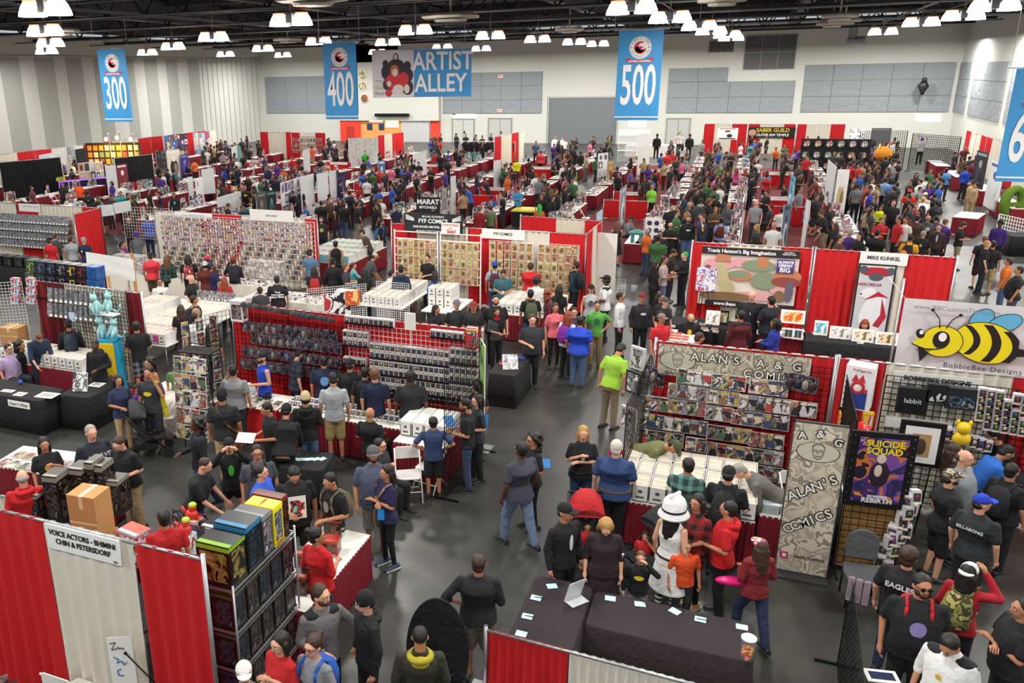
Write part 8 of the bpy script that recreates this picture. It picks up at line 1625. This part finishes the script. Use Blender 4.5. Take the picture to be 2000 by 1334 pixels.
1478,391,-20|bald man in a grey shirt behind a print table|t=909498 b=3a3c44 hair=bald sk=l h=1.8
1506,400,-80|man in brown seated under the red divider|t=3a3438 b=22242a hair=short sk=m legs=sit
1578,397,100|grey haired man in a light blue shirt seated on a white chair|t=7aa0d8 sl=long b=15151a hair=short hc=w sk=l legs=sit B=1.1
1746,391,10|man in a black shirt in the middle of the corner crowd|t=111114 b=22242a hair=short hc=b sk=l B=1.2
1804,384,5|man in a white printed shirt and straw hat|t=e8e8e8 b=22242a hat=cap:b8a888 sk=m B=1.3 ex=print:8a98c0:.07:.06
1723,425,20|person in a red shirt with arms folded|t=c81c24 b=3a3430 hair=short hc=b sk=m arms=cross/hold
1814,420,10|bald man in a dark grey shirt with a white print|t=3a383a b=22242a hair=bald sk=m B=1.3 ex=print:d8d8d8:.07:.08
1770,424,-30|person in white with a red number|t=e8e4e4 b=8a7a60 hair=short hc=k sk=m ex=print:c83a34:.03:.06
1828,377,160|broad man in black beside the white printed shirt|t=15151a b=1c2030 hair=short sk=m B=1.4
1790,398,0|person in a dark red shirt between black and grey shirts|t=a01c2c b=22242a hair=short hc=n sk=l h=1.6
1744,350,175|person in a sky blue shirt from behind|t=5a8ad0 b=22242a hair=short sk=d B=1.2
1731,347,170|person in a pale blue shirt from behind|t=88a8c0 b=22242a hair=short sk=m
1693,359,40|man in a faded red tank top|t=b83a44 sl=none b=22242a hair=short sk=m
1702,370,30|woman in a cobalt blue tank top|t=2a3ac0 sl=none b=22242a F hair=long hc=n sk=l
1706,387,10|child in a black shirt with a grey print|t=1c1c20 b=22242a hair=short sk=m h=1.35 ex=print:a8a8a8:.06:.06
1721,403,0|child in a neon yellow shirt|t=d8e81c b=22242a hair=short sk=m h=1.3
1778,370,170|person in a bright red shirt and red cap|t=e02818 b=22242a hat=capback:d02030 sk=m
1808,376,160|person in a cream shirt and pale yellow cap|t=c8b888 b=22242a hat=capback:d8c890 sk=m
1850,328,150|person in a cornflower blue shirt at the side wall tables|t=5a90d0 b=22242a hair=short sk=d B=1.1
1888,325,140|person in a deep blue jacket at the side wall tables|t=1f48c0 sl=long b=22242a hair=short sk=m B=1.2
1907,357,-70|man in beige overalls at the side tables|t=a8906a sl=long b=a8906a hair=short sk=m
1898,352,-80|second man in beige overalls behind the first|t=b09a74 sl=long b=b09a74 hair=short sk=m
1802,268,178|man in a grey shirt and blue cap up on the cage ladder|t=9ca0a4 b=15151a hat=capback:2a4ac0 sk=m arms=high/high z=.85
1578,297,175|person in a dark green number jersey|t=1c4030 b=22242a hair=short sk=m ex=words:74:e8e8e8:back:.25 B=1.2
1594,346,-100|large person in a rust brown shirt|t=7a3a30 b=22242a hair=short hc=n sk=l B=1.4
1498,334,-160|person in a turquoise shirt and jeans|t=1c90b8 b=3a5a88 hair=short sk=m
1440,328,165|girl in a pink jacket and purple shorts|t=e8609a sl=long b=5a2a7a K=shorts F hair=long hc=r sk=l
1457,330,170|person with ginger hair in a dark green coat|t=1c2c24 sl=long b=15151a F hair=long hc=r sk=l
1414,332,30|woman in a black shirt with a blue and red print|t=131316 b=22242a F hair=pony sk=m ex=print:8a5ab0:.06:.05
1723,300,60|tall costumed visitor with a giant fuzzy orange head|t=6a5c48 sl=long b=5a4c38 hair=puff hc=o sk=m h=1.85 big=1
713,294,0|man in a bright green shirt before the doodle wall|t=2fb030 b=1c2a50 hair=short hc=b sk=l B=1.1 h=1.8
1009,309,-10|woman in a bright yellow hoodie|t=e8d81c sl=long b=2a2c3c F hair=long sk=m
1056,294,175|broad person in a coral red shirt|t=e0404c b=15161c hair=short hc=b sk=m B=1.4
1119,324,170|person in a neon green hoodie|t=58d828 sl=long b=22242a hair=short sk=m
1047,275,0|grey blue shirted man raised above the crowd|t=4a6078 b=22242a hair=buzz hc=k sk=m z=.6
874,311,178|man in a black shirt and dark jeans with arms down|t=111114 b=1c2a44 hair=short sk=m
790,331,178|man in a black shirt with a waist bag|t=111114 b=4a3c30 hair=short sk=m B=1.3 ex=belt:111111
774,356,176|man in a dark grey shirt and cap|t=26282c b=26282c hat=capback:26282c sk=m B=1.1
820,360,-120|man in a charcoal shirt and jeans by the aisle|t=30343a b=4a6890 hair=short hc=n sk=l B=1.1
1047,339,178|man in a white shirt with a black back print|t=e8e8e8 b=22242a hair=short hc=r sk=l ex=print:3a3a3c:.05:.03:back
1122,344,60|man in a plain white shirt and light jeans striding|t=e8e8e8 b=7a94b8 hair=short sk=m B=1.2 legs=walk
1104,362,100|person in a black jacket with red and white stripes|t=131316 sl=long b=5a7898 hair=short sk=m
1012,366,0|man in a light blue shirt with crossed arms and dark jeans|t=2a90d0 b=15202c hat=cap:15151a sk=m arms=cross/cross
982,377,-110|man in a black shirt with a phone|t=111114 b=2a2a30 hair=short hc=b sk=l arms=hold/hold
958,401,178|man in an olive green shirt|t=66724c b=22242a hair=short hc=b sk=l
937,403,150|man in a dark red long sleeved shirt|t=8a1420 sl=long b=22242a hair=short hc=n sk=l
1054,399,178|costumed visitor with bright green hair and orange sleeves|t=d84a20 sl=long b=22242a F hair=long hc=v sk=m
1080,382,60|person with a black and white backpack|t=1a1c22 sl=long b=8a8478 hair=short sk=m ex=pack:1c1e24
744,386,0|girl in a white top and flared orange skirt|t=e8e0d8 b=e88a2c K=skirt F hair=long sk=m h=1.62
664,388,0|woman in a black shirt with a gold print and jeans|t=111114 b=2c3c70 F hair=long sk=m B=1.3 ex=print:a89a70:.04:.05 h=1.7
746,429,60|man in a black shirt with glasses and goatee by the blue fronted boxes|t=15151a b=3a5078 hair=short sk=m beard ex=glasses,pack:2a6aa8
793,404,-20|man in a pale grey shirt seated at a white table|t=a8acb0 b=22242a hair=short sk=l legs=sit
846,408,178|man in a blue shirt with grey cap before the marat banner|t=2a5090 b=22242a hat=capback:6a6c70 sk=m
627,424,0|bearded seller in a black shirt with a yellow green print|t=151513 b=22242a hair=short hc=b sk=l beard ex=print:b0a83a:.08:.08 B=1.2
434,325,178|woman in a royal blue poncho and jeans|t=1c38a8 sl=long b=3a4a60 F hair=bob sk=m B=1.3
478,362,0|man in a black shirt with a yellow oval bat emblem|t=111114 b=26282e hair=short sk=m B=1.4 ex=print:e8d020:.09:.05
495,363,178|man in black with a black backpack beside the bat emblem man|t=131316 b=22242a hair=short sk=m ex=pack:17181c
152,355,0|man in an orange shirt|t=e8501c b=22242a hair=short sk=d B=1.1
171,372,170|person in black with a yellow back mark|t=131316 b=131316 hair=short sk=m B=1.3 ex=print:d8d020:.04:.02:back
217,354,-60|person in a purple shirt|t=4a2a8a b=22242a F hair=bob sk=m B=1.1
235,374,0|person in a teal hooded top|t=1a9a98 sl=long b=22242a hair=short sk=m ex=hood:1a9a98
310,374,-80|woman in a navy shirt raising her hand|t=1a2440 b=4a6080 F hair=pony sk=m arms=up/down
339,377,0|long dark haired woman in a black jacket and blue graphic shirt|t=17171c sl=long b=3a4a60 F hair=long hc=b sk=m ex=print:8ab0c8:.05:.08
326,329,-120|man in a black shirt turned to his friend|t=131316 b=17171c hair=short sk=m B=1.1
316,331,60|man in a black shirt facing his friend|t=151519 b=17171c hair=short sk=m
539,343,178|person in a dark navy jacket before the blank boards|t=1c2430 sl=long b=2a3850 hair=short sk=m
609,285,178|person in a bright orange shirt and khaki shorts|t=f0602c b=b09a78 K=shorts hair=short sk=m
245,304,178|person in a blue shirt under the warm bulbs|t=2a6ac0 b=22242a hair=short sk=m B=1.2
124,312,-90|person in an orange cap and blue shirt by the purple lights|t=5a8ac8 b=22242a hat=cap:e8843a sk=m
61,364,60|bearded man in a maroon shirt by the black curtain|t=6a2c30 b=22242a hair=short sk=m beard
1206,325,-170|person in a maroon shirt and jeans at the white panels|t=4a2438 b=3a5a80 hair=short sk=m
1232,330,60|seated person in a purple print shirt|t=6a5a9a b=22242a hair=short hc=b sk=m legs=sit
1145,302,-120|person in a tan vest and grey trousers crossing the aisle|t=a89a78 sl=long b=6a7478 hair=short hc=n sk=l
1135,295,150|person in black striding in the aisle|t=1c1e22 sl=long b=30343a hair=short sk=m legs=walk
1274,361,160|woman in a neon lime shirt|t=8ae050 b=22242a F hair=bun hc=y sk=l B=1.1
1303,297,178|person in a red shirt near the riser|t=e02a2a b=22242a hair=short hc=n sk=m B=1.2
1084,266,0|visitor with an orange cap in a white costume|t=e8e4de sl=long b=e0dcd0 hat=cap:e8602a sk=l
1098,267,10|dark haired visitor in a white costume|t=e4e0dc b=d8d4cc hair=short sk=l arms=hold/hold
1328,257,0|man in a brown robe over white on the riser|t=e8e4de b=3a2a24 hair=short hc=b sk=l ex=sash:2c1c18 z=.9
1284,262,0|black armoured costume visitor on the riser|t=131316 sl=long b=131316 hat=beanie:15151a sk=d z=.9
1348,262,0|second black costumed visitor on the riser|t=17171c sl=long b=131316 hat=beanie:101012 sk=d z=.9
'''
def parse(opts):
    k={}; ex=[]
    for tk in opts.split():
        a,_,v=tk.partition('=')
        if a=='t': k['top']=v
        elif a=='b': k['bot']=v
        elif a=='sl': k['sleeve']=v
        elif a=='hair': k['hair']=v
        elif a=='hc': k['hc']=v
        elif a=='sk': k['skin']=v
        elif a=='F': k['fem']=1
        elif a=='B': k['build']=float(v)
        elif a=='h': k['h']=float(v)
        elif a=='legs': k['legs']=v
        elif a=='arms': k['arms']=tuple(v.split('/'))
        elif a=='L': k['lean']=float(v)
        elif a=='hy': k['hy']=float(v)
        elif a=='hp': k['hp']=float(v)
        elif a=='K': k['pk']=v
        elif a=='beard': k['beard']=1
        elif a=='shoe': k['shoe']=v
        elif a=='z': k['z']=float(v)
        elif a=='big': k['big']=1
        elif a=='hat': h_,_,c=v.partition(':'); k['hat']=h_; k['hatc']=c
        elif a=='ex':
            for e in v.split(','):
                q=e.split(':'); r=[q[0]]
                for w_ in q[1:]:
                    try: r.append(float(w_) if w_.startswith('.') else w_)
                    except ValueError: r.append(w_)
                r=[x.replace('~',' ') if isinstance(x,str) else x for x in r]
                ex.append(tuple(r))
    if ex: k['extras']=tuple(ex)
    return k
TAKEN=[]; n_named=0
def stand_at(x,y,deg,k):
    """ground point that brings the top of the posed head to the photographed place"""
    h=k.get('h',1.72 if not k.get('fem') else 1.66); k['h']=h; s=h/1.75
    J=skeleton(k.get('legs','stand'),*(k.get('arms') or ('down','down')),k.get('lean',0),0,k.get('hp',0),k.get('fem',0),1)
    t=J['head']((0,0,1.735))*s; z=k.pop('z',0)
    p=at(x,y,t.z+z); fa=facing(p,deg); c_,s_=math.cos(fa),math.sin(fa)
    return V((p.x-(t.x*c_-t.y*s_),p.y-(t.x*s_+t.y*c_),z)),fa
for ln in PEOPLE.strip().split('\n'):
    pos,label,opts=ln.split('|',2)
    x,y,deg=map(float,pos.split(',')); k=parse(opts); big=k.pop('big',0)
    k['build']=1+(k.get('build',1.0)-1)*.85+.04
    loc,fa=stand_at(x,y,deg,k); dist=math.hypot(loc.x,loc.y)
    k['vox']=.015 if dist<16 else (.02 if dist<28 else .03)
    if dist>28: k['hy']=0; k['hp']=0 if k.get('hp',0)<.4 else .4
    o=person(loc,fa,label,**k); TAKEN.append((loc.x,loc.y)); n_named+=1
    if big: link('costume_head',MB().ell((0,-.05,1.75),(.5,.45,.4),18,12).ell((-.3,-.05,2.05),(.1,.06,.12)).ell((.3,-.05,2.05),(.1,.06,.12)).ell((0,-.5,1.7),(.14,.08,.1)).mesh('costume_head',mat('#e8932a',.95,kind='cloth')),o)
# ---- the deeper crowd ----
rc_=random.Random(2024)
def proto(**k):
    legs=k.get('legs','stand'); arms=k.get('arms',('down','down')); lean=k.get('lean',0); fem=k.get('fem',0); bd=k.get('build',1.1); hair=k.get('hair','short'); hp=k.get('hp',0)
    J=(legs,arms[0],arms[1],lean)
    parts=[(body_mesh(legs,*arms,lean,0,hp,fem,bd,.034,'m','k',0),{0:0,1:3,2:3,3:0}),(shirt_mesh(legs,*arms,lean,fem,bd,k.get('sleeve','short'),.036),{0:1}),(pants_mesh(legs,fem,bd,k.get('pk','long'),.036),{0:2}),(hair_mesh(hair,lean,0,hp,legs,.024),{0:3})]
    mb=MB()
    for me,mp in parts:
        off=len(mb.v); mb.v+=[tuple(v.co) for v in me.vertices]
        for p in me.polygons: mb.f.append(tuple(i+off for i in p.vertices)); mb.m.append(mp.get(p.material_index,0)); mb.sm.append(True)
    sm=shoe_mesh(legs,.03); off=len(mb.v); mb.v+=sm.v; mb.f+=[tuple(i+off for i in f) for f in sm.f]; mb.m+=[4]*len(sm.f); mb.sm+=[True]*len(sm.f)
    return mb,mb.mesh('person',[mat(SKINS['m'],.55),mat('#222222',.85,kind='cloth'),mat('#2a2c34',.85,kind='cloth'),mat(HAIRC['k'],.6),mat('#1c1c1e',.6)])
PR=[proto(),proto(legs='walk'),proto(arms=('hold','hold'),hp=.3),proto(arms=('cross','cross'),build=1.25),proto(fem=1,hair='long',build=1.0),proto(fem=1,hair='long',arms=('hold','down'),legs='walk'),proto(build=1.35),proto(lean=.35,arms=('reach','reach')),proto(fem=1,hair='pony',arms=('hip','down')),proto(pk='shorts',build=1.15),proto(legs='sit',arms=('hold','hold')),proto(arms=('phone','down'))]
DESC=['standing','walking','looking down at something in both hands','with crossed arms','with long hair','with long hair, walking','broadly built','leaning over a table','with a ponytail and a hand on the hip','in shorts','seated','holding a phone to the ear']
DS2=['standing','walking','looking down','arms crossed','long hair','long haired walker','broad build','leaning','ponytail','in shorts','seated','phone at ear']
COLS=[('black','16161a',34),('black','101114',14),('charcoal','2e3036',14),('grey','7a7d82',9),('white','e0e0de',8),('navy','1a2442',9),('red','b81c24',6),('blue','2a55b0',6),('maroon','5a1a26',4),('green','3a6a3c',4),('purple','4a2a80',3),('brown','4a3628',5),('tan','a8906c',3),('pink','d87090',2),('teal','2a8088',2),('orange','d8682a',2)]
wts=[c[2] for c in COLS]
# crowd areas: picture quad of head tops, how many, words for the place
AREAS=[(1290,275,1480,320,40,'in the crowd before the far curtain banners'),(1310,320,1450,372,30,'between the aisle and red artist curtains'),(1300,372,1400,430,10,'at the aisle beyond the craft table'),(1625,270,1760,330,46,'in the crowd around the orange costume head'),(1660,330,1860,372,26,'in the corner crowd before the side wall tables'),(1690,375,1850,440,10,'in the corner crowd near the white printed shirt'),(1465,262,1620,300,18,'in the crowd under the saber guild banner'),
(1080,268,1130,330,18,'in the crowd before the rolling door'),(1145,265,1200,310,10,'by the wire shelves'),(830,262,960,300,24,'in the crowd before the plain doors'),(960,300,1120,375,20,'among the island tables of the main aisle'),(700,285,870,345,22,'among the tables before the servery'),(640,320,800,400,22,'in the aisle beyond the blue fronted boxes'),(395,265,510,300,30,'in the crowd along the far striped wall'),(440,300,660,345,26,'among the tables behind the blank boards'),
(300,290,450,345,14,'among the tables near the framed monster wall'),(370,345,640,400,22,'seated and standing among the blank boards'),(130,285,260,330,14,'before the gold pictures'),(80,355,300,405,12,'before the white shelf wall of drawings'),(630,268,700,290,14,'in the crowd by the red pier'),(0,385,120,410,6,'behind the silver bagged rows'),(1460,300,1600,345,8,'inside the red divider booths'),(1260,430,1300,520,3,'in the aisle beside the long maroon tables'),(1180,290,1290,360,9,'around the white product banner'),(1860,270,1990,320,7,'along the side wall curtains'),(880,340,960,400,6,'behind the marat banner'),(1600,390,1740,470,8,'behind the name sign curtain'),(1560,300,1640,400,9,'around the huge white angled panel'),(1480,345,1530,470,4,'in the red divider booths'),(1040,340,1110,420,6,'by the brown draped cones')]
cand=[]
for x0_,y0_,x1_,y1_,n,wd in AREAS:
    tries=0; made=0
    while made<n and tries<n*14:
        tries+=1; x=rc_.uniform(x0_,x1_); y=rc_.uniform(y0_,y1_); p=at(x,y,1.7)
        if p.y>83 or p.x>13.2 or p.x<-45.5: continue
        if any((p.x-a)**2+(p.y-b)**2<.2 for a,b in TAKEN): continue
        bad=False
        for _n,cx,ya,yb2 in isl:       # keep clear of the table rows
            if ya<p.y<yb2 and 1.62<abs(p.x-cx)<2.7: bad=True
        if bad: continue
        TAKEN.append((p.x,p.y)); made+=1; inside=any(ya<p.y<yb2 and abs(p.x-cx)<1.62 for _n,cx,ya,yb2 in isl)
        pr=rc_.choice([10,10,2,4,7]) if inside and rc_.random()<.6 else rc_.choice([0,1,2,3,4,5,6,8,9,11,0,6,4])
        cand.append((p.x,p.y,pr,rc_.choices(COLS,wts)[0],rc_.uniform(0,2*PI),rc_.uniform(.93,1.05),wd,rc_.choice('lmmmtd'),rc_.choice('kkkbbnng'),rc_.choice(['17181c','22242a','2c3a58','3a4a68','8a8068','1c1c20'])))
# sellers seated inside the islands
cand.sort(key=lambda c:c[0]**2+c[1]**2)
room=max(0,296-n_named); stuff=MB(); smats=[mat(SKINS['m'],.55),mat('#17171b',.85,kind='cloth'),mat('#22242a',.85,kind='cloth'),mat(HAIRC['k'],.6),mat('#1c1c1e',.6)]; extra={}
for i,(x,y,pr,col,a,s,wd,sk,hc,pc) in enumerate(cand):
    if i<room:
        o=link('person',PR[pr][1],None,(x,y,0),a,(s,s,s)); bk={'l':'','m':'','t':'','d':''}[sk]
        for k_,m_ in ((0,mat(SKINS[sk],.55)),(1,cm_(col[1])),(2,cm_(pc)),(3,mat(HAIRC[hc],.6))):
            o.material_slots[k_].link='OBJECT'; o.material_slots[k_].material=m_
        hn={'k':'black','b':'dark brown','n':'brown','g':'grey'}[hc]
        tag(o,'%s haired visitor, %s shirt, %s, %s'%(hn,col[0],DS2[pr],wd),'person','visitors %s, %s, %s, %s'%(wd,col[0],hn,DESC[pr]))
    else:
        if col[1] not in extra: extra[col[1]]=len(smats); smats.append(cm_(col[1]))
        ci=extra[col[1]]; mb=PR[pr][0]; off=len(stuff.v); c_,s_=math.cos(a)*s,math.sin(a)*s
        stuff.v+=[(x+v[0]*c_-v[1]*s_,y+v[0]*s_+v[1]*c_,v[2]*s) for v in mb.v]; stuff.f+=[tuple(q+off for q in f) for f in mb.f]; stuff.m+=[ci if m==1 else m for m in mb.m]; stuff.sm+=mb.sm
if stuff.v: tag(link('distant_crowd',stuff.mesh('distant_crowd',smats)),'distant mass of small standing visitors filling the far half of the hall','people',None,'stuff')
# ---- strollers ----
def stroller(label,loc,rz,col,hood):
    t=thing('stroller',label,'stroller',loc,rz); m=mat(col,.8,kind='cloth'); fr=mat('#202226',.4,.5); h=mat(hood,.8,kind='cloth')
    link('seat',MB().loft([[(-.2,-.3,.42),(.2,-.3,.42),(.2,-.28,.36),(-.2,-.28,.36)],[(-.2,.05,.4),(.2,.05,.4),(.2,.05,.33),(-.2,.05,.33)],[(-.2,.3,.85),(.2,.3,.85),(.2,.34,.8),(-.2,.34,.8)]]).mesh('seat',m),t)
    link('hood',MB().loft([[(.25*math.cos(a),.3-.32*math.sin(b)*abs(1)-.0,.85+.32*math.cos(b)*math.sin(a)) for a in [PI*i/12 for i in range(13)]] for b in [0,.3,.6,.9,1.2]],cap=False).mesh('hood',h),t)
    link('frame',MB().path([(-.25,.45,1.02),(-.25,-.3,.2)],.014).path([(.25,.45,1.02),(.25,-.3,.2)],.014).path([(-.25,.45,1.02),(.25,.45,1.02)],.018).path([(-.25,.4,.15),(-.25,-.05,.5)],.014).path([(.25,.4,.15),(.25,-.05,.5)],.014).mesh('frame',fr),t)
    link('basket',MB().box(-.2,-.15,.18,.2,.3,.3).mesh('basket',m),t)
    for x,y,r in ((-.27,.4,.14),(.27,.4,.14),(-.22,-.33,.1),(.22,-.33,.1)): link('wheel',MB().tube((x-.02,y,r),(x+.02,y,r),r,n=18).mesh('wheel',mat('#15151a',.7)),t)
p=at(292,850,.4); stroller('large black stroller with a grey hood beside the woman in navy',(p.x,p.y,0),2.2,'#15161a','#3a3c40')
p=at(1140,1070,.5); stroller('stroller with a raised bright red hood behind the blonde woman in brown',(p.x,p.y+.25,0),.3,'#1c1c20','#b8141c')
p=at(1265,1085,.5); stroller('dark stroller carrying the waving toddler',(p.x,p.y+.15,0),-.8,'#1c1d22','#22242a')
# ---- things in hands ----
def held(name,label,cat,px,py,z,mb,m,rz=0,rx=0):
    p=at(px,py,z); o=link(name,mb.mesh(name,m),None,p); o.rotation_euler=(rx,0,rz); return tag(o,label,cat)
bb=mat('#1a7ac8',.5)
held('booklet','bright blue booklet in the hands of the bearded man in black','booklet',878,824,1.15,MB().box(-.09,-.004,-.12,.09,.004,.12),bb,.8,-.9)
held('booklet','bright blue booklet held by the dark haired woman in grey','booklet',942,824,1.15,MB().box(-.1,-.004,-.14,.1,.004,.14),bb,.1,-.5)
held('booklet','blue booklet held by the curly haired woman in black','booklet',1062,905,1.1,MB().box(-.1,-.004,-.08,.1,.004,.08),bb,.3,-.9)
held('booklet','blue booklet sticking out of the tan shoulder bag','booklet',744,1005,.95,MB().box(-.05,-.004,-.08,.05,.004,.08),bb,.3,-.2)
held('drawing_sheet','white drawing held out by the man in black','drawing',480,855,1.15,MB().box(-.16,-.003,-.11,.16,.003,.11),PAPER,.2,-1.1)
held('plastic_bag','white plastic carrier bag held by the tank top man','bag',488,765,.8,MB().loft([[(w*math.cos(a),.4*w*math.sin(a),z) for a in [PI*i/6 for i in range(12)]] for z,w in ((-.18,.1),(-.1,.16),(.1,.13),(.2,.03))]),mat('#d8d8da',.4),.3)
held('toy_sword','pink inflated toy in the hand of the running girl','toy',1428,1135,.85,MB().ell((0,0,0),(.2,.07,.06)).tube((.15,0,0),(.32,0,0),.02),mat('#e01a78',.3),.2)
held('lollipop','white lollipop in the small boy hand','sweet',1216,1090,1.05,MB().tube((0,0,-.06),(0,0,.04),.004).ell((0,0,.055),(.018,.018,.018)),PAPER)
held('storage_box','white comic box held at the waist by the striped shirt woman','box',674,575,.95,MB().box(-.25,-.15,-.13,.25,.15,.13),mat('#e8e6e0',.7),.1)
bpy.data.scenes.remove(TS)
